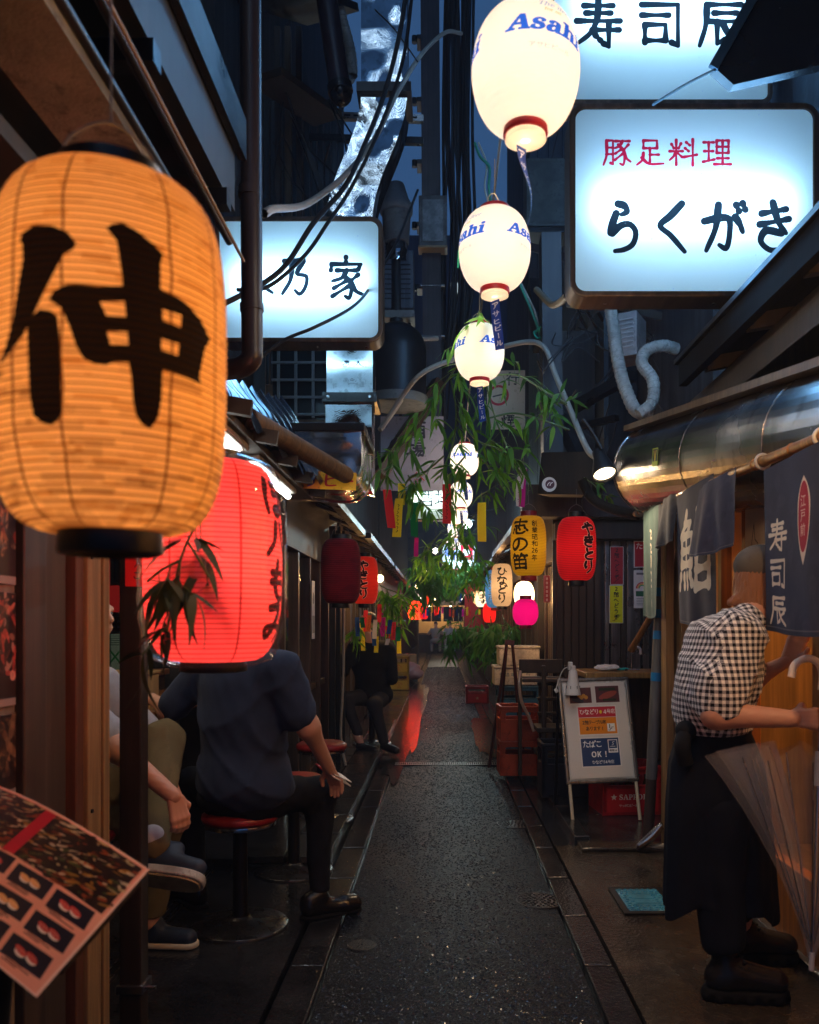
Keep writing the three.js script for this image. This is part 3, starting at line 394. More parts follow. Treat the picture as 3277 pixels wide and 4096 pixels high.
// ---------------------------------------------------------------- right-hand sushi shop
const mOrangeWood = mat([0.5, 0.19, 0.035], 0.45, { t: 'wood' }), mFrame = mat([0.34, 0.2, 0.09], 0.5, { t: 'wood' });
{
  const b = thing('sushi_shop', 'warmly lit timber shop with lattice door behind the curtains', 'building', V(0, 0, 0));
  part(b, 'base_board', rspan(1.5, 1.56, 0.03, 0.36, -4.95, -0.6), mat([0.55, 0.17, 0.02], 0.45, { t: 'wood' })); part(b, 'sill', rspan(1.47, 1.56, 0.0, 0.035, -5.0, -0.6), M.alu); part(b, 'rail', rspan(1.49, 1.58, 0.82, 0.9, -3.3, -0.6), mat([0.62, 0.33, 0.06], 0.4, { t: 'wood' }));
  for (const [d, w] of [[4.95, 0.1], [4.45, 0.06], [4.1, 0.05], [3.3, 0.08], [2.6, 0.06], [1.9, 0.06]]) part(b, 'post', rspan(1.49, 1.57, 0.03, 2.25, -d - w / 2, -d + w / 2), mOrangeWood);
  for (let i = 0; i < 14; i++) part(b, 'lattice_bar', rspan(1.52, 1.54, 0.92, 2.2, -3.26 + i * 0.048 * 2, -3.245 + i * 0.048 * 2, 0.002), mOrangeWood);
  for (let i = 0; i < 4; i++) part(b, 'lattice_bar', rspan(1.52, 1.54, 0.36, 2.2, -4.9 + i * 0.11, -4.88 + i * 0.11, 0.002), mOrangeWood);
  part(b, 'frosted_pane', span(1.545, 1.55, 0.36, 2.2, -3.28, -0.7), mat([0.95, 0.85, 0.68], 0.9, { transmission: 0.6, thickness: 0 })); part(b, 'frosted_pane', span(1.545, 1.55, 0.36, 2.2, -4.92, -4.12), mat([0.9, 0.75, 0.5], 0.9, { transmission: 0.6, thickness: 0 }));
  part(b, 'back_wall', span(3.0, 3.1, 0, 2.6, -5.2, -0.5), mFrame); part(b, 'side_wall', span(1.5, 3.0, 0, 2.6, -5.3, -5.2), mFrame); part(b, 'side_wall', span(1.5, 3.0, 0, 2.6, -0.6, -0.5), mFrame); part(b, 'ceiling', span(1.5, 3.1, 2.4, 2.6, -5.3, -0.5), mFrame); part(b, 'floor', span(1.57, 3.0, 0.005, 0.03, -5.2, -0.6), mFrame); part(b, 'counter', rspan(2.2, 2.5, 0.03, 1.0, -4.8, -1), mOrangeWood);
  part(b, 'fascia', span(1.5, 1.6, 2.2, 2.75, -5.0, -0.5), M.darkwood); part(b, 'upper_wall', span(2.1, 4, 2.6, 9, -5.3, 0.5), M.wall);
  for (const z of [-2, -3.7]) { part(b, 'ceiling_light', sph(0.05, 1.95, 2.28, z), mat([1, 0.9, 0.7], 0.5, { e: [1, 0.72, 0.36], ei: 14 })); lampAt(scene, V(1.95, 2.28, z), 0xffb25a, 3.8, 0.1); }
}
single('wooden_door_post', 'tan wooden post at the corner of the sushi shop', 'post', [rspan(1.38, 1.43, 0.0, 2.3, -5.22, -5.1), rspan(1.45, 1.53, 0.0, 2.3, -5.18, -5.02)], mat([0.45, 0.28, 0.13], 0.5, { t: 'wood', k: 1.5 }));
{
  const t = thing('grey_drain_pipe', 'grey plastic drain pipe with blue tape bands on the corner', 'pipe', V(0, 0, 0));
  part(t, 'pipe', [rod(P(1372, 1640, 5.3), P(1396, 1180, 5.3), 0.036, 18)], mat([0.26, 0.26, 0.27], 0.45, { t: 'streak' })); for (const v of [1292, 1337, 1425, 1247]) part(t, 'tape_band', rod(P(1372 + 24 * (1640 - v - 9) / 460, v + 9, 5.3), P(1372 + 24 * (1640 - v + 9) / 460, v - 9, 5.3), 0.0372, 18), mat([0.01, 0.2, 0.5], 0.4));
  part(t, 'lower_pipe', rod(P(1365, 1765, 5.3), P(1372, 1640, 5.3), 0.034, 18), mat([0.06, 0.035, 0.03], 0.5)); const q = [P(1392, 1740, 5.15), P(1370, 1765, 5.12), P(1345, 1783, 5.1)]; part(t, 'flexible_end', tube(q, 0.024, 20, 10), M.steel);
  for (let i = 0; i < 12; i++) { const c = q[0].clone().lerp(q[2], i / 11); part(t, 'hose_ring', at(new THREE.TorusGeometry(0.0245, 0.004, 6, 14), c.x, c.y + 0.004 * Math.sin(i / 11 * 3.14), c.z, 0, 0.9, 0.6), M.steel); }
}
single('pipe_stub', 'short plastic pipe lying at the foot of the corner post', 'pipe', [rod(P(1352, 1787, 5.14), P(1420, 1780, 5.1), 0.02, 14)], mat([0.4, 0.32, 0.22], 0.6, { t: 'grime' }));
single('mortar_ridge', 'low mortar ridge across the pavement before the corner post', 'kerb', [rspan(0.86, 1.6, 0.0, 0.03, -5.26, -5.1, 0.012)], mPave);
{ // recess wall with the aluminium door
  const b = thing('recess_wall', 'dark timber wall with a grey aluminium door behind the counter board', 'building', V(0, 0, 0));
  part(b, 'wall', [span(1.0, 2.6, 0.05, 2.7, -7.52, -7.46), span(1.92, 2.0, 0.05, 2.7, -7.46, -5.3)], mDark);
  for (let i = 0; i < 6; i++) part(b, 'plank', rspan(1.03 + i * 0.068, 1.09 + i * 0.068, 0.08, 2.2, -7.46, -7.435 + rr(0, 0.01), 0.004), pick([mBrown, M.darkwood, mBrown]));
  for (const [x0, x1, m] of [[1.46, 1.5, M.alu], [1.52, 1.6, M.alu], [1.605, 1.655, mBrown], [1.66, 1.78, M.alu], [1.8, 1.86, M.alu]]) part(b, 'door_stile', rspan(x0, x1, 0.08, 2.15, -7.46, -7.42, 0.006), m);
  part(b, 'door_panel', span(1.86, 1.915, 0.08, 2.15, -7.46, -7.44), mat([0.02, 0.022, 0.026], 0.5)); part(b, 'lintel', span(1.0, 1.95, 2.16, 2.3, -7.46, -7.3), M.darkwood); part(b, 'beam', [span(0.7, 2.0, 2.34, 2.62, -7.4, -7.2)], mat([0.05, 0.035, 0.03], 0.5, { t: 'wood' }));
  part(b, 'side_board', span(1.90, 1.918, 0.08, 2.3, -7.4, -5.4), mat([0.02, 0.022, 0.026], 0.5, { t: 'grime' }));
}
{ // beam end carrying a round emblem, with the canvas above the lanterns
  const t = thing('eave_beam', 'dark overhead beam with a round white emblem above the red lantern', 'beam', V(0, 0, 0));
  const a = P(1150, 1000, 6.9), b2 = P(1262, 1000, 6.6); part(t, 'beam', beam(a, b2, 0.2, 0.34), M.darkwood); part(t, 'upright', beam(P(1163, 1010, 6.9), P(1158, 500, 6.9), 0.2, 0.16), mat([0.035, 0.026, 0.03], 0.5, { t: 'streak' }));
  const e = part(t, 'emblem', keepUV(at(new THREE.CircleGeometry(0.058, 28), ...P(1157, 1020, 6.55).toArray())), mat([1, 1, 1], 0.5)); e.material.map = canvasTex(128, 128, (x) => { x.fillStyle = '#d8d4cc'; x.fillRect(0, 0, 128, 128); x.fillStyle = '#4b1522'; x.beginPath(); x.arc(70, 62, 40, 0, 7); x.fill(); x.strokeStyle = '#e8e2da'; x.lineWidth = 7; for (const k of [0, 22]) { x.beginPath(); x.moveTo(48 + k, 76); x.quadraticCurveTo(52 + k, 50, 74 + k, 46); x.stroke(); } });
  e.material.map.wrapS = THREE.ClampToEdgeWrapping;
}
{ // the long stainless hood under the right-hand eave
  const t = thing('exhaust_hood', 'long rounded stainless hood above the shop curtains', 'hood', V(1.42, 2.42, -5.45)), prof = []; t.rotation.set(0.125, 0.1, 0, 'YXZ'); 
  for (let i = 0; i <= 26; i++) { const a = Math.PI * 0.62 + Math.PI * 0.95 * i / 26; prof.push([0.29 * Math.cos(a), 0.29 * Math.sin(a)]); }
  const g = extrude([[0.2, 0.24], [-0.12, 0.26], ...prof, [0.2, -0.24]], 3.0); part(t, 'shell', at(g, 0, 0, 0), mat([0.6, 0.57, 0.54], 0.3, { m: 1, t: 'grime', k: 0.7, r: 'rough', rk: 0.6, b: 'dent', bk: 0.8, bs: 0.01 }));
  part(t, 'top_trim', beam(V(-0.18, 0.265, -0.05), V(-0.18, 0.265, 3.05), 0.09, 0.035), mat([0.2, 0.13, 0.08], 0.5, { t: 'wood' })); part(t, 'end_ring', at(new THREE.TorusGeometry(0.288, 0.012, 8, 40, Math.PI), 0, 0, -0.01, 0, 0, Math.PI * 0.55), M.steel);
  for (const d of [1.1, 2.0]) part(t, 'seam', at(new THREE.TorusGeometry(0.2905, 0.0025, 6, 48, Math.PI * 0.95), 0, 0, d, 0, 0, Math.PI * 0.62), M.steel);
  const s = part(t, 'sticker', keepUV(at(new THREE.PlaneGeometry(0.09, 0.1), -0.293, 0.02, 0.75, 0, -Math.PI / 2 + 0.0, 0)), mat([1, 1, 1], 0.4)); s.material.map = canvasTex(128, 128, (x) => { x.fillStyle = '#b9c832'; x.fillRect(0, 0, 128, 128); x.fillStyle = '#1c2a22'; x.fillRect(8, 8, 112, 86); x.lineWidth = 12; for (const [c, a] of [['#e8e13a', 30], ['#c8352e', 58], ['#e8e13a', 88]]) { x.strokeStyle = c; x.beginPath(); x.moveTo(a, 14); x.lineTo(64, 92); x.stroke(); } });
}
{ // right-hand roofs
  const mEave = mat([0.008, 0.008, 0.009], 0.85, { t: 'wood', k: 1, specularIntensity: 0.1 });
  const t = thing('tiled_eave', 'dark sloping eave over the steel hood', 'eave', V(0, 0, 0)); part(t, 'deck', [bx(0.8, 0.05, 4.0, 1.78, 2.9, -2.68, 0, 0, 0.14)], mEave); part(t, 'fascia', [beam(V(1.36, 2.81, -4.68), V(1.4, 2.81, -0.7), 0.045, 0.13)], mat([0.008, 0.008, 0.01], 0.8, { t: 'streak', specularIntensity: 0.15 })); part(t, 'drip_edge', [beam(V(1.33, 2.885, -4.7), V(1.37, 2.885, -0.7), 0.03, 0.025)], M.iron);
  for (let i = 0; i < 6; i++) part(t, 'rafter', beam(V(1.4, 2.78, -4.4 + i * 0.6), V(2.1, 2.9, -4.4 + i * 0.6), 0.05, 0.07), M.darkwood);
  const r = thing('tin_roof', 'dark tin roof corner crossing the topmost lit sign', 'roof', V(0, 0, 0)); const q = [P(1592, -10, 3.5), P(1503, 140, 3.5), P(1545, 178, 3.5), P(1800, 120, 3.5)];
  const pr = [[q[0].x, q[0].y], [q[1].x, q[1].y], [q[2].x, q[2].y], [q[3].x, q[3].y], [q[3].x, q[0].y + 0.4], [q[0].x + 0.2, q[0].y + 0.4]]; part(r, 'sheet', at(extrude(pr, 0.05), 0, 0, -3.55), mRoof); part(r, 'edge', beam(P(1594, -20, 3.47), P(1502, 143, 3.47), 0.02, 0.04), mat([0.05, 0.1, 0.14], 0.3, { m: 0.5 }));
}
// ---------------------------------------------------------------- paper lanterns: ribbed translucent paper round a real bulb
function lanternBody(r, h, ribs, cap, pw, seg = 64, per = 4) {
  const pts = [], N = ribs * per;
  for (let i = 0; i <= N; i++) { const t = i / N * 2 - 1, e = Math.pow(1 - Math.pow(Math.abs(t), pw), 1 / (pw * 0.62 + 0.6)), f = (i % per) / per; pts.push([cap + (r - cap) * e - 0.16 * (h / ribs) * Math.sin(Math.PI * f), t * h / 2]); }
  const g = lathe(pts, seg), p = g.attributes.position, uv = g.attributes.uv; for (let i = 0; i < p.count; i++) uv.setY(i, p.getY(i) / h + 0.5);
  g.rotateY(Math.PI); return keepUV(g);
}
function lantern(o) {
  const t = thing('paper_lantern', o.label, 'lantern', o.pos, o.turn ?? Math.atan2(-o.pos.x, -o.pos.z), o.group), { r, h } = o, cap = o.cap ?? r * 0.45, ck = mat(o.capColor ?? [0.012, 0.012, 0.013], 0.4, { t: 'grime' });
  const m = mat([1, 1, 1], 1, { transmission: o.lit ? (o.tr ?? 0.62) : 0.3, thickness: 0, specularIntensity: 0.3 }); m.map = o.map;
  if (o.lit) { m.emissive = C(1, 1, 1); m.emissiveMap = o.map; m.emissiveIntensity = o.glow ?? 0.08; }
  const b = part(t, 'paper_body', lanternBody(r, h, o.ribs ?? 26, cap, o.pw ?? 3.2, o.seg ?? 48, o.per ?? 4), m);
  const ch = o.ch ?? r * 0.26;
  part(t, 'top_ring', [lathe([[cap * 1.02, h / 2 - 0.006], [cap * 1.06, h / 2 + ch], [cap * 0.94, h / 2 + ch + 0.003], [cap * 0.9, h / 2 - 0.004]], 36)], ck);
  const lo = part(t, 'bottom_ring', [lathe([[cap * 0.9, -h / 2 + 0.004], [cap * 0.94, -h / 2 - ch - 0.003], [cap * 1.06, -h / 2 - ch], [cap * 1.02, -h / 2 + 0.006]], 36)], ck);
  if (o.base) part(lo, 'base_disc', [lathe([[0.012, -h / 2 - ch * 0.9], [cap * 0.92, -h / 2 - ch * 0.9], [cap * 0.98, -h / 2 - ch * 1.9], [cap * 0.9, -h / 2 - ch * 2.0], [0.012, -h / 2 - ch * 2.0]], 30)], mat([0.85, 0.8, 0.68], 0.9, { transmission: 0.4, thickness: 0, e: [1, 0.8, 0.55], ei: 0.35 }));
  part(t, 'wire_handle', [tube([V(-cap, h / 2 + ch * 0.8, 0), V(-cap * 0.8, h / 2 + ch + 0.5 * cap, 0), V(0, h / 2 + ch + cap, 0), V(cap * 0.8, h / 2 + ch + 0.5 * cap, 0), V(cap, h / 2 + ch * 0.8, 0)], Math.max(0.0015, r * 0.012), 20, 6), rod(V(0, h / 2 + ch + cap, 0), V(0, h / 2 + ch + cap + (o.hang ?? 0.12), 0), Math.max(0.0015, r * 0.012), 6)], o.wire ?? M.wire);
  if (o.lit) { const l = lampAt(t, V(0, o.bulbY ?? 0, 0), o.light, o.lit, o.soft ?? 0.05); part(t, 'light_bulb', sph(Math.min(0.03, r * 0.22), 0, o.bulbY ?? 0, 0, 12), mat([1, 1, 1], 0.5, { e: o.light, ei: 3 })); }
  return t;
}
const lanternTex = (w, h, base, draw, ribs = 0, lineC = 'rgba(60,25,5,0.35)') => canvasTex(w, h, (x) => {
  x.fillStyle = base; x.fillRect(0, 0, w, h); draw?.(x, w, h);
  if (ribs) { x.fillStyle = lineC; for (let i = 0; i <= ribs; i++) x.fillRect(0, (i / ribs) * h - h / ribs * 0.09, w, h / ribs * 0.2); }
});
// --- amber lantern: outline of its one big character, as angles round the paper and heights
{
  const W = 2048, H = 1024, X = (a) => W * (0.5 + Math.asin(clamp((a / 1.54 / 1.9 - 232) / 240, -0.99, 0.99)) / (2 * Math.PI)), Y = (b) => ((900 + b / 1.54) / 1.9 - 300) / 770 * H;
  const S = [[[170, 130, 185, 90, 235, 60, 330, 68, 410, 110, 452, 170, 440, 200, 390, 240, 330, 370, 270, 510, 230, 610, 190, 690, 110, 790, 72, 832, 100, 750, 140, 600, 165, 420, 190, 250, 185, 160]], [[215, 620, 270, 545, 330, 560, 360, 590, 372, 700, 378, 900, 380, 1130, 360, 1180, 325, 1205, 280, 1190, 240, 1150, 225, 1050, 220, 900, 214, 700]],
    [[318, 490, 345, 445, 400, 412, 450, 405, 560, 410, 690, 385, 683, 300, 660, 130, 605, 60, 640, 30, 690, 15, 760, 40, 860, 100, 910, 140, 895, 200, 893, 340, 900, 362, 1000, 370, 1060, 395, 1140, 450, 1205, 540, 1170, 610, 1150, 700, 1130, 800, 1140, 848, 1000, 835, 905, 828, 900, 1000, 885, 1110, 860, 1160, 835, 1190, 790, 1165, 760, 1120, 745, 1040, 735, 900, 720, 822, 650, 830, 600, 855, 540, 850, 490, 825, 455, 760, 420, 640, 380, 540], [572, 495, 700, 472, 708, 560, 606, 574], [903, 470, 1018, 468, 1012, 545, 905, 540], [606, 660, 715, 645, 720, 722, 625, 735], [897, 645, 1003, 648, 995, 722, 897, 715]]];
  const map = canvasTex(W, H, (x) => {
    x.fillStyle = '#ffd48c'; x.fillRect(0, 0, W, H);
    for (let i = 0; i < 900; i++) { x.fillStyle = pick(['#c9812c', '#ffcf86', '#a8641d']); x.globalAlpha = 0.08 + 0.3 * R(); x.fillRect(R() * W, R() * H, rr(14, 110), rr(4, 18)); }
    for (let i = 0; i < 420; i++) { x.fillStyle = '#3a1c07'; x.globalAlpha = 0.06 + 0.16 * R(); const y = H * (1 - Math.pow(R(), 1.7) * 0.45); x.fillRect(R() * W, y, rr(20, 200), rr(3, 22)); }   // soot in the folds of the lower paper
    for (let i = 0; i < 60; i++) { x.fillStyle = '#3a1c07'; x.globalAlpha = 0.2 * R(); x.fillRect(R() * W, rr(0, 0.2) * H, rr(10, 120), rr(3, 12)); }
    x.globalAlpha = 0.75; x.strokeStyle = '#4a2408'; for (const a of [0.36, 0.43, 0.565, 0.65, 0.7, 0.1, 0.9, 0.24]) { x.lineWidth = rr(5, 9); x.beginPath(); x.moveTo(W * a, 0); for (let k = 1; k <= 12; k++) x.lineTo(W * a + rr(-5, 5), H * k / 12); x.stroke(); }
    x.globalAlpha = 0.55; x.fillStyle = '#5a2c0a'; for (let i = 0; i <= 52; i++) x.fillRect(0, i / 52 * H - 2.5, W, 6);
    x.globalAlpha = 1; x.fillStyle = '#0d0906'; for (const sh of S) { x.beginPath(); for (const poly of sh) { for (let i = 0; i < poly.length; i += 2) i ? x.lineTo(X(poly[i]), Y(poly[i + 1])) : x.moveTo(X(poly[i]), Y(poly[i + 1])); x.closePath(); } x.fill('evenodd'); }
    x.globalAlpha = 0.3; x.fillStyle = '#4a3010'; for (let i = 0; i <= 52; i++) x.fillRect(0, i / 52 * H + 7, W, 4); x.globalAlpha = 1;
  });
  lantern({ label: 'large amber paper lantern with one big black character', pos: P(234, 762, 1.08), r: 0.146, h: 0.446, ribs: 52, pw: 3.6, cap: 0.062, ch: 0.026, seg: 96, map, lit: 0.14, light: 0xffb050, glow: 0.08, turn: 0.45, soft: 0.03, hang: 0.25 });
}
// --- red lit lantern behind it, in a clear rain sleeve
{
  const t = lantern({ label: 'glowing red paper lantern in a clear rain sleeve beside the bamboo', pos: P(450, 1184, 2.0), r: 0.163, h: 0.478, ribs: 42, pw: 3.2, cap: 0.075, ch: 0.022, seg: 72, lit: 0.24, light: 0xff9c8c, glow: 0.1, hang: 0.1,
    map: lanternTex(1024, 512, '#ff7068', (x, w, h) => { speckle(x, w, h, 80, '#ff7a70', 10, 40, 0.25); column(x, 'ほ八もみ', w * 0.625, 40, 106, '#1c0505', 0.19, 1.0, 1.3); x.strokeStyle = 'rgba(120,0,0,.6)'; x.lineWidth = 5; for (const a of [0.4, 0.56, 0.2, 0.8]) { x.beginPath(); x.moveTo(w * a, 0); x.lineTo(w * a, h); x.stroke(); } }, 42, 'rgba(150,0,0,0.6)') });
  const s = []; for (let i = 0; i <= 30; i++) { const q = i / 30 * 2 - 1; s.push([0.095 + 0.08 * Math.pow(1 - Math.pow(Math.abs(q), 3.4), 0.4) + 0.002 * Math.sin(i * 2.1), q * 0.25]); } part(t, 'rain_sleeve', lathe(s, 60), mat([1, 1, 1], 0.06, { transmission: 1, thickness: 0, ior: 1.45 }));
}
// --- row of white beer lanterns down the middle of the alley
const asahi = lanternTex(1024, 512, '#f8f0e2', (x, w, h) => {
  for (const cx of [0.16, 0.52, 0.84]) { x.save(); x.translate(w * cx, h * 0.42); x.transform(1, 0.02, -0.22, 1, 0, 0); x.font = 'bold 92px serif'; x.textAlign = 'center'; x.fillStyle = '#2358c8'; x.fillText('Asahi', 0, 20); x.lineWidth = 5; x.strokeStyle = '#2358c8'; x.strokeText('Asahi', 0, 20); x.font = 'italic 34px serif'; x.fillStyle = '#7f9cc8'; x.fillText('The Beer', 10, -104); x.font = '22px serif'; x.fillStyle = '#c9a24a'; x.fillText('for all', -4, -76); x.restore(); row(x, 'アサヒビール', w * cx - 70, h * 0.56, 22, '#b8b4b8', 0.09, 1.05); }
}, 0);
function ribbonTex(text, bg, fg) { return canvasTex(64, 384, (x, w, h) => { x.fillStyle = bg; x.fillRect(0, 0, w, h); column(x, text, 10, 14, 46, fg, 0.13, 1.3); }); }
const strapTex = ribbonTex('アサヒビール', '#1440a8', '#f2f4ff');
function cloth(w, h, nx, ny, f) { const g = new THREE.PlaneGeometry(w, h, nx, ny), p = g.attributes.position; for (let i = 0; i < p.count; i++) { const q = f(p.getX(i) / w + 0.5, p.getY(i) / h + 0.5, p.getX(i), p.getY(i)); p.setXYZ(i, q[0], q[1], q[2]); } g.computeVertexNormals(); return keepUV(g); }
[[1107, 150, 2.2, 0.0], [1042, 527, 3.3, 1.05], [1010, 742, 4.75, 0.72], [979, 968, 8.2, -0.4], [971, 1042, 10.1, 0.3], [965, 1083, 12.2, 1.1], [960, 1112, 14.6, 2.0], [955, 1140, 17.4, 0.5]].forEach(([u, v, d, a], i) => {
  const p = P(u, v, d), names = ['topmost and largest white beer lantern in front of the upper sign', 'second white beer lantern, level with the big right sign', 'third white beer lantern, just above the bamboo leaves', 'fourth white beer lantern, seen through the bamboo leaves'];
  const t = lantern({ label: names[i] ?? 'small white beer lantern far down the row behind the bamboo', group: 'white beer lanterns in a row along the alley', pos: p, turn: Math.atan2(-p.x, d) + a + (i ? 0 : 0.35), r: 0.143, h: 0.305, ribs: 40, pw: 2.05, cap: 0.056, ch: 0.016, capColor: [0.8, 0.02, 0.04], seg: i < 3 ? 64 : 28, per: i < 3 ? 4 : 2, map: asahi, tr: 0.09, lit: i < 3 ? 0.52 : 0.5, light: 0xffeeda, glow: i < 3 ? 0.1 : 0.5, bulbY: 0, base: true, hang: 0.14, wire: M.rope });
  const s = part(t, 'name_ribbon', cloth(0.036, 0.2, 2, 14, (a2, b, x, y) => [x * Math.cos(y * 3) + 0.02 * (1 - b), -0.305 / 2 - 0.045 - 0.2 + b * 0.2, 0.012 * Math.sin(b * 5 + i) + x * Math.sin(y * 5 + i)]), mat([1, 1, 1], 0.7)); s.material.map = strapTex;
  s.rotation.y = -t.rotation.y + (i === 0 ? 1.2 : 0);
});
single('lantern_cable', 'black overhead cable from which the white lanterns hang', 'cable', (() => { const q = [V(0.2, 3.28, 0.5)]; for (let d = 1; d < 20; d += 1.4) q.push(V(0.225 + rr(-0.01, 0.01), 3.27 + rr(-0.02, 0.02), -d)); return tube(q, 0.007, 160, 6); })(), M.cable);
// --- other lanterns
const unlitRed = lanternTex(256, 256, '#8c1420', (x, w, h) => speckle(x, w, h, 60, '#5a0c14', 4, 20, 0.3), 34, 'rgba(40,0,5,0.4)');
lantern({ label: 'unlit dark red paper lantern in front of the bronze glazed front', pos: P(718, 1203, 6.3), r: 0.152, h: 0.49, ribs: 34, pw: 3.4, cap: 0.07, ch: 0.03, map: unlitRed, hang: 0.25 });
const yakitori = (w, h, cx, glow) => lanternTex(w, h, glow ?? '#d8202a', (x) => { for (const c of [['#e8c8b8', 0.29], ['#120606', 0.2]]) column(x, 'やきとり', w * cx, h * 0.1, h * 0.2, c[0], c[1], 1.0, 1.35); }, 36, 'rgba(90,0,5,0.45)');
lantern({ label: 'red lantern with black letters half hidden by the unlit red one', pos: P(768, 1222, 7.6), r: 0.125, h: 0.43, ribs: 36, pw: 3.4, map: yakitori(1024, 512, 0.42, '#d63a20'), lit: 0.02, light: 0xff6a3a, glow: 0.1 });
lantern({ label: 'red lantern with four black letters beside the corner spotlight', pos: P(1214, 1156, 6.4), r: 0.152, h: 0.487, ribs: 40, pw: 3.4, cap: 0.06, map: yakitori(1024, 512, 0.545), lit: 0.06, light: 0xff8a7a, glow: 0.08 });
const yellowMap = lanternTex(1024, 512, '#c8a010', (x, w, h) => { column(x, '志の笛', w * 0.325, 34, 134, '#181204', 0.17, 1.1, 1.35); column(x, '創業昭和', w * 0.53, 50, 52, '#181204', 0.12, 1.1, 1.1); x.font = 'bold 56px sans-serif'; ink(x, '#181204'); x.textAlign = 'center'; x.fillText('26', w * 0.557, 325); column(x, '年', w * 0.53, 340, 52, '#181204', 0.12); }, 40, 'rgba(70,50,0,0.4)');
lantern({ label: 'yellow paper lantern with black letters and red caps', pos: P(1113, 1150, 6.8), r: 0.147, h: 0.488, ribs: 40, pw: 3.3, cap: 0.065, capColor: [0.5, 0.03, 0.03], map: yellowMap, lit: 0.07, light: 0xffd880, glow: 0.08, hang: 0.2 });
lantern({ label: 'cream lantern with four black letters overlapping the blue one', pos: P(1057, 1232, 9), r: 0.116, h: 0.46, ribs: 34, pw: 3.3, map: lanternTex(1024, 512, '#e6cfb0', (x, w, h) => column(x, 'ひなどり', w * 0.42, 44, 108, '#120c08', 0.19, 1.0, 1.6), 34, 'rgba(90,60,30,0.35)'), lit: 0.06, light: 0xffdca8, glow: 0.12 });
lantern({ label: 'pale blue lantern behind the cream one', pos: P(1044, 1240, 10.2), r: 0.13, h: 0.46, ribs: 34, pw: 3.0, capColor: [0.5, 0.03, 0.03], map: lanternTex(1024, 512, '#5fa0c8', (x, w, h) => { for (const c of [['#e0eef4', 0.2], ['#0c1018', 0.12]]) column(x, '築地三代', w * 0.37, 50, 102, c[0], c[1], 1.0, 1.4); }, 34, 'rgba(20,50,80,0.35)'), lit: 0.06, light: 0xa8d8ff, glow: 0.12 });
lantern({ label: 'round magenta paper lantern above the white foam boxes', pos: P(1107, 1289, 7.5), r: 0.118, h: 0.235, ribs: 24, pw: 2.1, capColor: [0.4, 0.01, 0.08], map: lanternTex(256, 256, '#d01088', null, 24, 'rgba(90,0,50,0.4)'), lit: 0.06, light: 0xff80c8, glow: 0.1 });
lantern({ label: 'small white far lantern with black letters by the right eave', pos: P(1015, 1262, 14), r: 0.115, h: 0.26, ribs: 20, pw: 2.4, seg: 24, map: lanternTex(256, 256, '#fff0dc', (x, w, h) => column(x, 'ます', 104, 40, 84, '#1a120c', 0.12, 1.05, 0.7)), lit: 0.08, light: 0xffd8a0, glow: 0.5 });
lantern({ label: 'small glowing orange red lantern hanging over the left kerb', pos: P(874, 1285, 22), r: 0.19, h: 0.49, ribs: 22, pw: 3, seg: 24, map: lanternTex(256, 256, '#ff5530', (x, w, h) => column(x, 'やき', 112, 30, 70, '#3a0a04', 0.14, 1.2, 0.7), 22, 'rgba(120,10,0,.4)'), lit: 1.0, light: 0xff3a1c, glow: 3 });
const farL = [[1000, 1290, 22, '#ff4030'], [1005, 1258, 19, '#ffd8a0'], [905, 1262, 24, '#ff5a30'], [893, 1290, 19, '#e82828'], [985, 1272, 30, '#ffb060'], [1031, 1290, 12.5, '#e83028'], [920, 1285, 31, '#ff4a30']];
farL.forEach(([u, v, d, c], i) => lantern({ label: 'tiny glowing paper lantern far down the alley', group: 'tiny far lanterns', pos: P(u, v, d), r: 0.1, h: 0.3, ribs: 12, per: 2, seg: 16, pw: 2.8, map: lanternTex(32, 32, c, null), lit: 0.05, light: c, glow: 0.7 }));
single('paper_sleeve_lamp', 'glowing white oval paper lamp above the round magenta lantern', 'lamp', [at(lanternBody(0.1, 0.26, 12, 0.02, 2.2, 28, 2), ...P(1104, 1252, 8.0).toArray())], mat([1, 0.95, 0.85], 0.9, { transmission: 0.5, thickness: 0, e: [1, 0.74, 0.4], ei: 0.9 }));
lampAt(scene, P(1104, 1252, 8.0), 0xffc88a, 0.7, 0.08);

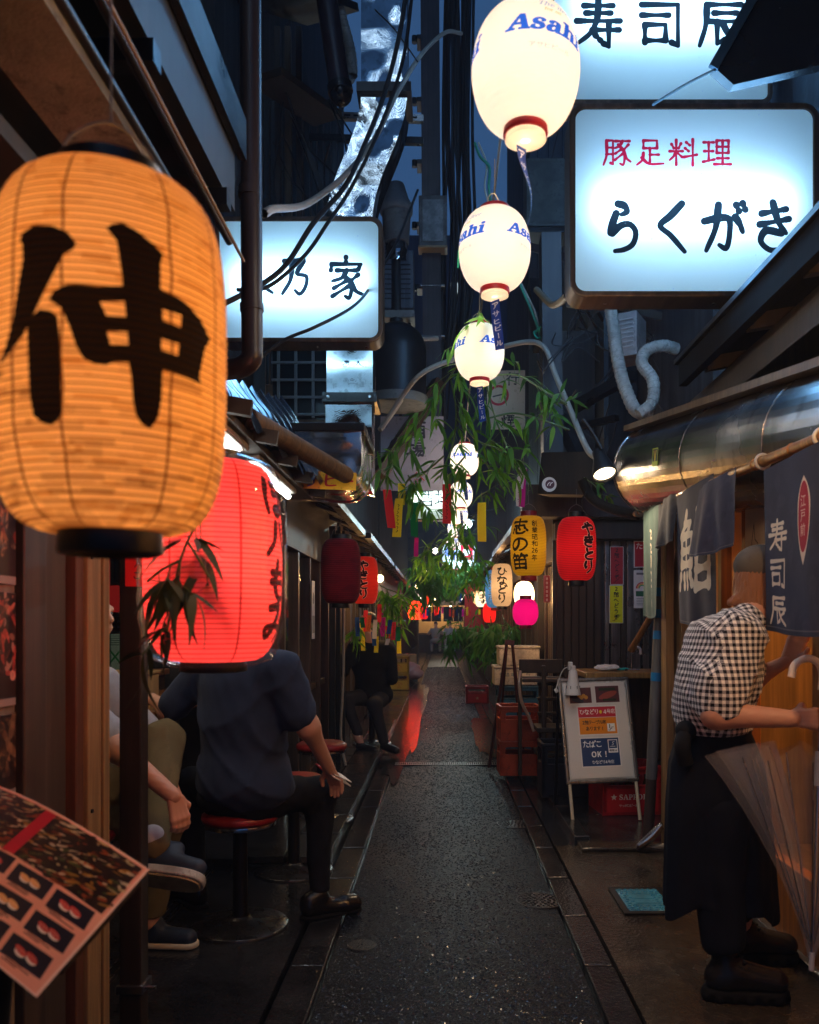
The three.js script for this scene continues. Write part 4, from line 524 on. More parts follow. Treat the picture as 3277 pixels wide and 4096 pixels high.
// ---------------------------------------------------------------- light boxes: a printed acrylic face in front of fluorescent tubes
function signBox(label, c, w, h, depth, draw, o = {}) {
  const t = thing('light_box_sign', label, 'sign', c, o.turn ?? 0), r = o.r ?? 0.07, f = rrect(w, h, r), hole = rrect(w - 0.028, h - 0.028, r - 0.01); f.holes.push(new THREE.Path(hole.getPoints(8)));
  part(t, 'frame', at(new THREE.ExtrudeGeometry(f, { depth, bevelEnabled: true, bevelSize: 0.008, bevelThickness: 0.008, bevelSegments: 2, curveSegments: 8 }), 0, 0, -depth), o.frame ?? M.bronze);
  const map = canvasTex(1024, Math.round(1024 * h / w), (x, W, H) => { x.fillStyle = o.bg ?? '#d2ecfc'; x.fillRect(0, 0, W, H); draw(x, W, H); speckle(x, W, H, 40, '#7fa8bd', 1, 4, 0.35); x.globalAlpha = 0.5; x.fillStyle = '#88a9b8'; for (let i = 0; i < 160; i++) x.fillRect(R() * W, H * (0.975 + 0.025 * R()), rr(2, 26), rr(1, 5)); x.globalAlpha = 1; });
  const sheet = (z, back) => { const g = new THREE.ShapeGeometry(rrect(w - 0.026, h - 0.026, r - 0.01), 8), p = g.attributes.position, uv = g.attributes.uv; for (let i = 0; i < p.count; i++) uv.setXY(i, p.getX(i) / w + 0.5, p.getY(i) / h + 0.5); if (back) g.rotateY(Math.PI); g.translate(0, 0, z); const m = mat([1, 1, 1], 1, { transmission: 0.75, thickness: 0, specularIntensity: 0.2 }); m.map = map; m.emissive = C(0.5, 0.8, 1); m.emissiveMap = map; m.emissiveIntensity = 0.34; return part(t, back ? 'back_face' : 'lit_face', keepUV(g), m); };
  sheet(-0.004); if (o.double) sheet(-depth + 0.004, true); else part(t, 'back_panel', bx(w - 0.05, h - 0.05, 0.01, 0, 0, -depth + 0.01), M.white);
  const n = o.tubes ?? 2, tm = mat([1, 1, 1], 0.5, { e: o.light ?? [0.6, 0.86, 1], ei: 2.1 * (o.ei ?? 11) });
  for (let i = 0; i < n; i++) part(t, 'fluorescent_tube', cy(0.014, 0.014, w * 0.78, 0, h * (o.ty ? o.ty[i] : (i + 0.5) / n - 0.5), -depth * 0.55, 10, 0, 0, Math.PI / 2), tm);
  panelLight(t, V(0, 0, 0.02), c.clone().add(V(Math.sin(o.turn ?? 0), 0, Math.cos(o.turn ?? 0))), w * 0.94, h * 0.94, o.area ?? 0x6ab6ff, o.ai ?? 4);
  if (o.backLight) panelLight(t, V(0, 0, -depth - 0.02), c.clone().add(V(0, 0, -3)), w * 0.9, h * 0.9, 0x7ab8ff, o.backLight);
  for (const x of [-0.35, 0.1, 0.4]) part(t, 'screw', at(cy(0.008, 0.008, 0.005, 0, 0, 0, 8), x * w, -h / 2 - 0.009, -depth * 0.5), M.steel);
  return t;
}
const box4 = (u0, u1, v0, v1, d) => { const a = P(u0, v0, d), b = P(u1, v1, d); return [V((a.x + b.x) / 2, (a.y + b.y) / 2, -d), b.x - a.x, a.y - b.y]; };
{
  let [c, w, h] = box4(1203, 1722, 220, 622, 4.1);
  signBox('large right light box with red characters above black script', c, w, h, 0.16, (x, W, H) => { row(x, '豚足料理', W * 0.125, H * 0.17, H * 0.155, '#c2103e', 0.1, 1.13, 1.0); row(x, 'らくがき', W * 0.115, H * 0.5, H * 0.285, '#0d1822', 0.13, 1.085, 0.86); }, { tubes: 2, ty: [0.02, -0.08], ei: 13, double: true, backLight: 3 });
  [c, w, h] = box4(1160, 1625, -130, 217, 5.0); signBox('upper light box with three black characters at the top edge', c, w, h, 0.16, (x, W, H) => row(x, '寿司辰', W * 0.1, H * 0.36, H * 0.32, '#0d1822', 0.12, 1.2, 0.98), { tubes: 2, ty: [0.12, -0.02], ei: 12, r: 0.06, double: true, backLight: 4 });
  [c, w, h] = box4(455, 804, 458, 718, 5.2); signBox('left light box with black brush characters behind the downpipe', c, w, h, 0.16, (x, W, H) => { row(x, '人', W * 0.13, H * 0.33, H * 0.3, '#0d1822', 0.12, 1, 1.0); row(x, '乃', W * 0.385, H * 0.31, H * 0.33, '#0d1822', 0.12, 1, 0.78); row(x, '家', W * 0.67, H * 0.31, H * 0.36, '#0d1822', 0.11, 1, 0.85); }, { double: true, tubes: 2, ty: [0.03, -0.06], ei: 12 });
  [c, w, h] = box4(862, 950, 1000, 1095, 13); signBox('small white far sign glowing behind the bamboo leaves', c, w, h, 0.12, (x, W, H) => row(x, '酒場', W * 0.14, H * 0.3, H * 0.4, '#22303a', 0.09, 1.1), { tubes: 1, ei: 12, ai: 0.8, bg: '#eefaf4', light: [0.85, 1, 0.92], area: 0xe8fff0 });
  [c, w, h] = box4(930, 1003, 1145, 1202, 19); signBox('far white and red sign glowing behind the hanging bamboo', c, w, h, 0.12, (x, W, H) => { x.fillStyle = '#d8203c'; x.fillRect(W * 0.55, H * 0.05, W * 0.35, H * 0.55); x.fillStyle = '#fff'; x.beginPath(); x.arc(W * 0.72, H * 0.3, H * 0.14, 0, 7); x.fill(); x.fillStyle = '#6a7ad8'; x.fillRect(W * 0.1, H * 0.15, W * 0.3, H * 0.3); x.fillStyle = '#d8203c'; x.fillRect(0, H * 0.92, W, H * 0.08); }, { tubes: 2, ei: 16, ai: 2, bg: '#e8f0ff' });
}
// ---------------------------------------------------------------- figures: distance field of tapered limbs, meshed as one surface
function field(bones, k) { // bones: [ax,ay,az,ra, bx,by,bz,rb] or {c,r:[x,y,z],q}
  const B = bones.map((b) => Array.isArray(b) ? (b.length === 3 ? [...b[0].toArray(), b[2][0], ...b[1].toArray(), b[2][1]] : b) : { c: b.c, r: b.r, q: (b.q ?? new THREE.Quaternion()).clone().invert() }), v = V();
  return (x, y, z) => {
    let s = 0, dm = 1e9; const ds = [];
    for (const b of B) {
      let d;
      if (Array.isArray(b)) { const ux = b[4] - b[0], uy = b[5] - b[1], uz = b[6] - b[2], px = x - b[0], py = y - b[1], pz = z - b[2], L = ux * ux + uy * uy + uz * uz || 1e-9, t = clamp((px * ux + py * uy + pz * uz) / L); const ex = px - ux * t, ey = py - uy * t, ez = pz - uz * t; d = Math.sqrt(ex * ex + ey * ey + ez * ez) - (b[3] + (b[7] - b[3]) * t); }
      else { v.set(x - b.c.x, y - b.c.y, z - b.c.z).applyQuaternion(b.q); const a = v.x / b.r[0], c = v.y / b.r[1], e = v.z / b.r[2], l = Math.sqrt(a * a + c * c + e * e), a2 = a / b.r[0], c2 = c / b.r[1], e2 = e / b.r[2]; d = l * (l - 1) / (Math.sqrt(a2 * a2 + c2 * c2 + e2 * e2) || 1e-9); }
      ds.push(d); if (d < dm) dm = d;
    }
    for (const d of ds) s += Math.exp(-(d - dm) / k);
    return dm - k * Math.log(s);
  };
}
function skinOf(f, lo, hi, cell) { // naive surface nets
  const n = [0, 1, 2].map((i) => Math.ceil((hi.getComponent(i) - lo.getComponent(i)) / cell) + 1), [nx, ny, nz] = n, F = new Float32Array(nx * ny * nz), I = (i, j, k) => i + nx * (j + ny * k);
  for (let k = 0; k < nz; k++) for (let j = 0; j < ny; j++) for (let i = 0; i < nx; i++) F[I(i, j, k)] = f(lo.x + i * cell, lo.y + j * cell, lo.z + k * cell);
  const at2 = new Int32Array(nx * ny * nz).fill(-1), pos = [], idx = [];
  for (let k = 0; k < nz - 1; k++) for (let j = 0; j < ny - 1; j++) for (let i = 0; i < nx - 1; i++) {
    let m = 0, cx = 0, cyy = 0, cz = 0, c = 0; const g = [];
    for (let q = 0; q < 8; q++) { const val = F[I(i + (q & 1), j + ((q >> 1) & 1), k + (q >> 2))]; g.push(val); if (val < 0) m |= 1 << q; }
    if (m === 0 || m === 255) continue;
    for (const [a, b] of EDGES) if ((g[a] < 0) !== (g[b] < 0)) { const t = g[a] / (g[a] - g[b]); cx += lerp(a & 1, b & 1, t); cyy += lerp((a >> 1) & 1, (b >> 1) & 1, t); cz += lerp(a >> 2, b >> 2, t); c++; }
    at2[I(i, j, k)] = pos.length / 3; pos.push(lo.x + (i + cx / c) * cell, lo.y + (j + cyy / c) * cell, lo.z + (k + cz / c) * cell);
  }
  const quad = (a, b, c, d, flip) => { if (a < 0 || b < 0 || c < 0 || d < 0) return; flip ? idx.push(a, c, b, a, d, c) : idx.push(a, b, c, a, c, d); };
  for (let k = 1; k < nz - 1; k++) for (let j = 1; j < ny - 1; j++) for (let i = 1; i < nx - 1; i++) {
    const s = F[I(i, j, k)] < 0;
    if (s !== F[I(i + 1, j, k)] < 0) quad(at2[I(i, j - 1, k - 1)], at2[I(i, j, k - 1)], at2[I(i, j, k)], at2[I(i, j - 1, k)], !s);
    if (s !== F[I(i, j + 1, k)] < 0) quad(at2[I(i - 1, j, k - 1)], at2[I(i - 1, j, k)], at2[I(i, j, k)], at2[I(i, j, k - 1)], !s);
    if (s !== F[I(i, j, k + 1)] < 0) quad(at2[I(i - 1, j - 1, k)], at2[I(i, j - 1, k)], at2[I(i, j, k)], at2[I(i - 1, j, k)], !s);
  }
  const G = new THREE.BufferGeometry(); G.setAttribute('position', new THREE.Float32BufferAttribute(pos, 3)); G.setIndex(idx); G.computeVertexNormals(); return G;
}
const EDGES = [[0, 1], [2, 3], [4, 5], [6, 7], [0, 2], [1, 3], [4, 6], [5, 7], [0, 4], [1, 5], [2, 6], [3, 7]];
function blob(bones, o = {}) { // bones -> geometry; o.k smoothness, o.cell, o.cut [[nx,ny,nz,c]] keeps n.p < c, o.fold(x,y,z) metres
  const lo = V(1e9, 1e9, 1e9), hi = V(-1e9, -1e9, -1e9), add = (p, r) => { lo.min(p.clone().subScalar(r)); hi.max(p.clone().addScalar(r)); };
  for (const b of bones) { if (!Array.isArray(b)) add(b.c, Math.max(...b.r)); else { add(b[0], b[2][0]); add(b[1], b[2][1]); } }
  const cell = o.cell ?? 0.012, k = o.k ?? 0.02, m = cell * 2.5 + k * 1.5; lo.subScalar(m); hi.addScalar(m);
  const f = field(bones, k), cuts = o.cut ?? [];
  return skinOf((x, y, z) => { let d = f(x, y, z); if (o.fold) d += o.fold(x, y, z); for (const c of cuts) d = Math.max(d, c[0] * x + c[1] * y + c[2] * z - c[3]); return d; }, lo, hi, cell);
}
const L3 = (a, b, r0, r1 = r0) => [a, b, [r0, r1]];
function headBones(c, fwd, s = 1) { // skull, jaw, nose, ears about the centre c, looking along fwd (level)
  const q = new THREE.Quaternion().setFromUnitVectors(V(0, 0, 1), fwd.clone().normalize()), w = (x, y, z) => V(x, y, z).multiplyScalar(s).applyQuaternion(q).add(c), e = (x, y, z, a, b, d) => ({ c: w(x, y, z), r: [a * s, b * s, d * s], q });
  return [e(0, 0.025, -0.012, 0.074, 0.092, 0.092), e(0, -0.045, 0.028, 0.054, 0.062, 0.062), L3(w(0, 0.012, 0.083), w(0, -0.018, 0.1), 0.008 * s, 0.013 * s), e(0.076, -0.008, -0.006, 0.01, 0.03, 0.018), e(-0.076, -0.008, -0.006, 0.01, 0.03, 0.018), L3(w(-0.02, -0.052, 0.083), w(0.02, -0.052, 0.083), 0.008 * s), e(0, -0.088, 0.062, 0.022, 0.018, 0.02), L3(w(-0.045, 0.026, 0.07), w(0.045, 0.026, 0.07), 0.012 * s)];
}
function eyes(t, c, fwd, s = 1) { const q = new THREE.Quaternion().setFromUnitVectors(V(0, 0, 1), fwd.clone().normalize()); for (const x of [-0.031, 0.031]) { const p = V(x, 0.006, 0.078).multiplyScalar(s).applyQuaternion(q).add(c); part(t, 'eye', sph(0.011 * s, p.x, p.y, p.z, 10), mat([0.05, 0.03, 0.02], 0.2)); } }
function handBones(wrist, dir, side, curl = 0.6, s = 1) { // palm and five unequal bent fingers; side points towards the thumb
  const f = dir.clone().normalize(), u = side.clone().addScaledVector(f, -side.dot(f)).normalize(), n = f.clone().cross(u), pt = (a, b, c) => wrist.clone().addScaledVector(f, a * s).addScaledVector(u, b * s).addScaledVector(n, c * s), out = [];
  for (let i = 0; i < 4; i++) out.push(L3(pt(0.012, 0.02 - i * 0.012, 0), pt(0.085, 0.029 - i * 0.0195, 0), 0.014 * s, 0.011 * s));
  [[0.029, 0.07], [0.0095, 0.078], [-0.01, 0.072], [-0.0295, 0.056]].forEach(([b, L], i) => {
    let p = pt(0.085, b, 0), a = 0; [0.42, 0.32, 0.26].forEach((fr, j) => { a += curl * [0.75, 1.1, 0.8][j]; const d = f.clone().multiplyScalar(Math.cos(a)).addScaledVector(n, -Math.sin(a)), e = p.clone().addScaledVector(d, L * fr * s); out.push(L3(p, e, (0.0092 - j * 0.001) * s, (0.0085 - j * 0.001) * s)); p = e; });
  });
  const t1 = pt(0.05, 0.052, -0.014 - 0.012 * curl), t2 = pt(0.078, 0.056 - 0.016 * curl, -0.024 - 0.03 * curl); out.push(L3(pt(0.016, 0.022, 0), t1, 0.014 * s, 0.011 * s), L3(t1, t2, 0.011 * s, 0.0085 * s)); return out;
}
const fold = (a, fx, fy, fz, ph = 0) => (x, y, z) => a * (Math.sin(x * fx + 3 * Math.sin(y * 9 + ph)) * 0.5 + Math.sin(y * fy + 2.4 * Math.sin((x + z) * 11 + ph)) * 0.6 + Math.sin(z * fz + y * 13 + ph) * 0.5);
const crease = (a, ph, k = 1) => (x, y, z) => -a * (Math.pow(1 - Math.abs(Math.sin(x * 12 * k + y * 8 * k + ph + 1.6 * Math.sin(y * 7 + z * 3))), 3) + 0.8 * Math.pow(1 - Math.abs(Math.sin(y * 11 * k - x * 9 * k + z * 10 * k + ph * 2)), 3)) + 0.0012 * Math.sin(x * 61 + y * 47 + z * 53);
const navyShirt = mat([0.035, 0.05, 0.095], 0.85, { t: 'cloth', k: 2.5, b: 'weave', bk: 6, bs: 0.0008, sheen: 0.3, sheenColor: [0.4, 0.5, 0.7] }), blackCloth = mat([0.014, 0.016, 0.022], 0.85, { t: 'cloth', k: 2.5, b: 'weave', bk: 6, bs: 0.0008 }), hairBlack = mat([0.012, 0.01, 0.009], 0.45, { b: 'weave', bk: 5, bs: 0.003 });

{ // ---- man in the navy shirt, his back to us on the red stool
  const t = thing('person', 'person in navy short sleeved shirt sitting on the red stool, back turned', 'person', V(0, 0, 0));
  const hipL = V(-1.0, 0.62, -3.95), hipR = V(-0.84, 0.62, -3.8), chest = V(-0.93, 1.12, -3.9), neck = V(-0.97, 1.33, -3.92), head = V(-1.0, 1.5, -3.95), fw = V(-0.75, 0, -0.65);
  const shL = V(-1.13, 1.21, -4.06), shR = V(-0.715, 1.2, -3.74), elL = V(-1.33, 0.98, -4.05), haL = V(-1.5, 1.02, -4.3), elR = V(-0.6, 0.94, -3.74), wrR = V(-0.53, 0.72, -3.92);
  const kneeR = V(-0.6, 0.57, -4.1), footR = V(-0.585, 0.1, -3.98), kneeL = V(-1.28, 0.58, -4.3), footL = V(-1.24, 0.1, -4.15);
  const torso = [{ c: V(-0.925, 0.72, -3.87), r: [0.225, 0.18, 0.19], q: new THREE.Quaternion().setFromAxisAngle(V(0, 1, 0), -0.7) }, { c: V(-0.925, 0.92, -3.88), r: [0.235, 0.24, 0.175], q: new THREE.Quaternion().setFromAxisAngle(V(0, 1, 0), -0.68) }, { c: V(-0.93, 1.1, -3.9), r: [0.25, 0.19, 0.16], q: new THREE.Quaternion().setFromAxisAngle(V(0, 1, 0), -0.66) }, L3(V(-1.06, 1.21, -4.0), V(-0.79, 1.2, -3.8), 0.085), L3(chest, neck, 0.1, 0.06)];
  const arms = [L3(shL, elL, 0.06, 0.045), L3(elL, haL, 0.043, 0.03), L3(shR, elR, 0.06, 0.045), L3(elR, wrR, 0.044, 0.03)], legs = [L3(hipR, kneeR, 0.1, 0.07), L3(kneeR, footR, 0.07, 0.045), L3(hipL, kneeL, 0.1, 0.07), L3(kneeL, footL, 0.07, 0.045)];
  const body = [blob([...torso.map((b) => Array.isArray(b) ? L3(b[0], b[1], b[2][0] * 0.85, b[2][1] * 0.9) : { ...b, r: b.r.map((x) => x * 0.88) }), ...arms, ...legs.map((b) => L3(b[0], b[1], b[2][0] * 0.85, b[2][1] * 0.85)), L3(neck, head, 0.055, 0.055)], { cell: 0.014, k: 0.02 }), blob([...headBones(head.clone().add(V(0, 0.05, 0)), fw), L3(neck, head, 0.055, 0.05)], { cell: 0.006, k: 0.008 }), blob(handBones(wrR, V(0.25, -0.75, -0.5), V(-0.8, -0.1, -0.4), 0.35), { cell: 0.004, k: 0.004 })];
  part(t, 'body', body, M.skin); eyes(t, head.clone().add(V(0, 0.05, 0)), fw);
  part(t, 'hair', blob([{ c: head.clone().add(V(0.015, 0.085, 0.012)), r: [0.086, 0.095, 0.094] }, { c: head.clone().add(V(0.045, 0.03, 0.04)), r: [0.06, 0.075, 0.05] }], { cell: 0.008, k: 0.01, fold: fold(0.003, 90, 40, 80) }), hairBlack);
  const sleeve = V(-0.645, 1.0, -3.74);
  part(t, 'shirt', blob([...torso, { c: V(-0.9, 0.66, -3.84), r: [0.235, 0.12, 0.19], q: new THREE.Quaternion().setFromAxisAngle(V(0, 1, 0), -0.7) }, L3(shR, sleeve, 0.085, 0.078), L3(shL, elL.clone().lerp(shL, 0.15), 0.085, 0.078)], { cell: 0.011, k: 0.022, fold: crease(0.011, 1), cut: [[0.25, -0.96, 0, -1.13]].slice(0, 0) }), navyShirt);
  const col = part(t, 'collar', at(new THREE.TorusGeometry(0.066, 0.016, 8, 24), neck.x, neck.y + 0.005, neck.z, Math.PI / 2 - 0.25, 0, 0.2), navyShirt);
  part(t, 'trousers', blob([...legs, { c: V(-0.92, 0.6, -3.87), r: [0.21, 0.1, 0.19] }], { cell: 0.012, k: 0.025, fold: crease(0.007, 3, 1.3), cut: [[0, -1, 0, -0.12]] }), blackCloth);
  for (const [p, dx, dz] of [[footR, 0.62, -0.35], [footL, -0.5, -0.5]]) { const d = V(dx, 0, dz).normalize(), heel = p.clone().addScaledVector(d, -0.05).setY(0.05), toe = p.clone().addScaledVector(d, 0.17).setY(0.038), s = part(t, 'shoe', blob([L3(heel, toe, 0.043, 0.036), L3(heel.clone().setY(0.09), p.clone().setY(0.11), 0.038, 0.04), L3(toe.clone().addScaledVector(d, -0.03), toe, 0.044, 0.036)], { cell: 0.007, k: 0.015, cut: [[0, -1, 0, -0.012]] }), mat([0.012, 0.011, 0.011], 0.25)); part(s, 'sole', blob([L3(heel.clone().setY(0.012), toe.clone().setY(0.012), 0.048, 0.046)], { cell: 0.007, k: 0.006, cut: [[0, 1, 0, 0.02], [0, -1, 0, -0.003]] }), M.rubber); }
  const g = thing('folded_paper', 'folded white paper held by the person in navy', 'paper', V(-0.5, 0.67, -3.98), 0.5); part(g, 'sheet', [rb(0.14, 0.006, 0.09, 0.002, 0, 0, 0, 0.4, 0.3, -0.5), rb(0.13, 0.005, 0.085, 0.002, 0.005, 0.012, 0, 0.35, 0.3, -0.45)], M.paper); part(g, 'red_edge', rb(0.02, 0.008, 0.092, 0.002, -0.075, 0.045, 0.0, 0.4, 0.3, -0.5), M.redpaint);
}
{ // ---- person in khaki trousers tying a shoe, half hidden by the posts
  const t = thing('person', 'person in khaki trousers reaching down to a raised blue shoe', 'person', V(0, 0, 0)), khaki = mat([0.2, 0.155, 0.075], 0.85, { t: 'cloth', k: 2.5, b: 'weave', bk: 5, bs: 0.0008 }), blueShoe = mat([0.02, 0.035, 0.07], 0.55, { t: 'cloth', k: 4 }), soleM = mat([0.5, 0.38, 0.2], 0.6, { t: 'grime', k: 4 });
  const hip = V(-1.55, 0.6, -3.5), chest = V(-1.58, 1.02, -3.48), neck = V(-1.52, 1.25, -3.46), head = V(-1.46, 1.38, -3.44), fw = V(0.9, 0, 0.2);
  const shN = V(-1.50, 1.13, -3.33), elN = V(-1.26, 0.93, -3.2), wrN = V(-1.0, 0.76, -3.1), knee1 = V(-1.2, 0.9, -3.58), ank1 = V(-1.09, 0.56, -3.16), knee2 = V(-1.2, 0.56, -3.6), foot2 = V(-1.27, 0.12, -3.6), shF = V(-1.5, 1.13, -3.64), elF = V(-1.3, 0.88, -3.72), wrF = V(-1.1, 0.62, -3.5);
  const torso = [{ c: V(-1.56, 0.76, -3.5), r: [0.14, 0.2, 0.18] }, { c: V(-1.57, 1.0, -3.49), r: [0.13, 0.2, 0.19] }, L3(shN, shF, 0.07), L3(chest, neck, 0.09, 0.055)];
  const legs = [L3(hip, knee1, 0.1, 0.075), L3(knee1, ank1, 0.078, 0.055), L3(V(-1.5, 0.56, -3.62), knee2, 0.1, 0.07), L3(knee2, foot2, 0.072, 0.058)], arms = [L3(shN, elN, 0.056, 0.046), L3(elN, wrN, 0.047, 0.03), L3(shF, elF, 0.055, 0.045), L3(elF, wrF, 0.042, 0.028)];
  part(t, 'body', [blob([...torso.map((b) => Array.isArray(b) ? b : { ...b, r: b.r.map((x) => x * 0.88) }), ...arms, ...legs.map((b) => L3(b[0], b[1], b[2][0] * 0.8, b[2][1] * 0.8)), L3(neck, head, 0.055)], { cell: 0.013, k: 0.018 }), blob(headBones(head.clone().add(V(0, 0.06, 0)), fw), { cell: 0.006, k: 0.008 }), blob(handBones(wrN, V(0.28, -0.95, 0.02), V(0.6, 0.1, -0.6), 0.5), { cell: 0.004, k: 0.004 })], mat([0.62, 0.31, 0.2], 0.5)); eyes(t, head.clone().add(V(0, 0.06, 0)), fw);
  part(t, 'hair', blob([{ c: head.clone().add(V(-0.02, 0.1, 0)), r: [0.092, 0.09, 0.086] }], { cell: 0.008, fold: fold(0.003, 90, 40, 80) }), hairBlack);
  part(t, 'shirt', blob([...torso, L3(shN, elN.clone().lerp(shN, 0.2), 0.085, 0.082), L3(shF, elF.clone().lerp(shF, 0.2), 0.085, 0.082)], { cell: 0.012, k: 0.02, fold: fold(0.005, 34, 26, 30, 4) }), mat([0.5, 0.5, 0.55], 0.85, { t: 'cloth', k: 2.5 }));
  part(t, 'trousers', blob([...legs, { c: V(-1.55, 0.6, -3.55), r: [0.15, 0.11, 0.17] }], { cell: 0.011, k: 0.022, fold: crease(0.008, 4, 1.3), cut: [[0, -1, 0, -0.14]] }), khaki);
  // raised shoe: the sole tipped towards us
  const d = V(0.97, -0.1, 0.1).normalize(), up = V(0.05, 0.62, -0.78).normalize(), side = d.clone().cross(up), q = (a, b, c) => ank1.clone().add(V(0.0, -0.06, 0.02)).addScaledVector(d, a).addScaledVector(up, b).addScaledVector(side, c);
  const sh = part(t, 'shoe', blob([L3(q(-0.05, 0.02, 0), q(0.17, 0.0, 0), 0.042, 0.038), L3(q(-0.03, 0.07, 0), q(0.05, 0.06, 0), 0.035, 0.034), L3(q(0.06, 0.045, 0), q(0.08, 0.08, 0), 0.014, 0.012)], { cell: 0.007, k: 0.016 }), blueShoe), out = [];
  for (let i = 0; i <= 36; i++) { const a = i / 36 * 6.283, c = Math.cos(a), s = Math.sin(a); out.push([0.06 + 0.152 * Math.sign(c) * Math.pow(Math.abs(c), 0.85), (0.05 + 0.009 * c) * Math.sign(s) * Math.pow(Math.abs(s), 0.75)]); }
  const so = extrude(out, 0.022, 0.006), mm = new THREE.Matrix4().makeBasis(d, side, d.clone().cross(side)).setPosition(q(0, -0.052, 0).addScaledVector(up, 0.0)); so.translate(0, 0, -0.011); so.applyMatrix4(mm); part(sh, 'sole', so, mat([0.62, 0.58, 0.5], 0.6, { t: 'grime', k: 4 }));
  const tread = extrude(out.map(([a, b]) => [0.06 + (a - 0.06) * 0.94, b * 0.88]), 0.004, 0.002), m2 = mm.clone().setPosition(q(0, -0.0715, 0)); tread.applyMatrix4(m2); part(sh, 'tread', tread, soleM); part(t, 'sock', blob([L3(ank1.clone().add(V(-0.01, 0.03, 0)), q(0, 0.08, 0), 0.05, 0.044)], { cell: 0.007 }), mat([0.5, 0.5, 0.52], 0.9));
  const h2 = V(-1.31, 0.05, -3.62), toe = V(-1.1, 0.042, -3.6), s2 = part(t, 'shoe', blob([L3(h2, toe, 0.045, 0.04), L3(h2.clone().setY(0.1), V(-1.25, 0.1, -3.61), 0.04)], { cell: 0.008, k: 0.015, cut: [[0, -1, 0, -0.02]] }), blueShoe); part(s2, 'sole', blob([L3(h2.clone().setY(0.016), toe.clone().setY(0.016), 0.05, 0.048)], { cell: 0.007, cut: [[0, 1, 0, 0.03], [0, -1, 0, -0.004]] }), mat([0.6, 0.52, 0.38], 0.6));
}
// ---- stools
const stool = thing('bar_stool', 'red seated round stool carrying the person in navy', 'stool', V(-0.935, 0.002, -3.86), 0, 'round pedestal stools of the bar');
part(stool, 'seat', lathe([[0.001, 0.54], [0.15, 0.54], [0.172, 0.525], [0.176, 0.505], [0.168, 0.488], [0.001, 0.488]], 40), mat([0.42, 0.02, 0.02], 0.35, { t: 'grime', k: 3 })); part(stool, 'seat_ring', lathe([[0.16, 0.488], [0.165, 0.47], [0.155, 0.468]], 36), M.chrome);
part(stool, 'column', cy(0.032, 0.034, 0.47, 0, 0.245, 0, 20), M.iron); part(stool, 'base', lathe([[0.04, 0.05], [0.06, 0.03], [0.18, 0.02], [0.215, 0.014], [0.222, 0.006], [0.22, 0]], 48), mat([0.05, 0.05, 0.055], 0.35, { m: 0.6, t: 'grime', k: 4, r: 'rough' }));
copyOf(stool, 'empty round stool just behind the red seated one', V(-0.84, 0.002, -4.72), 1); copyOf(stool, 'third pedestal stool, farthest along the bar', V(-0.83, 0.05, -5.75), 2); { const s = copyOf(stool, 'round stool carrying the person in khaki trousers', V(-1.56, 0.0, -3.5), 2); }

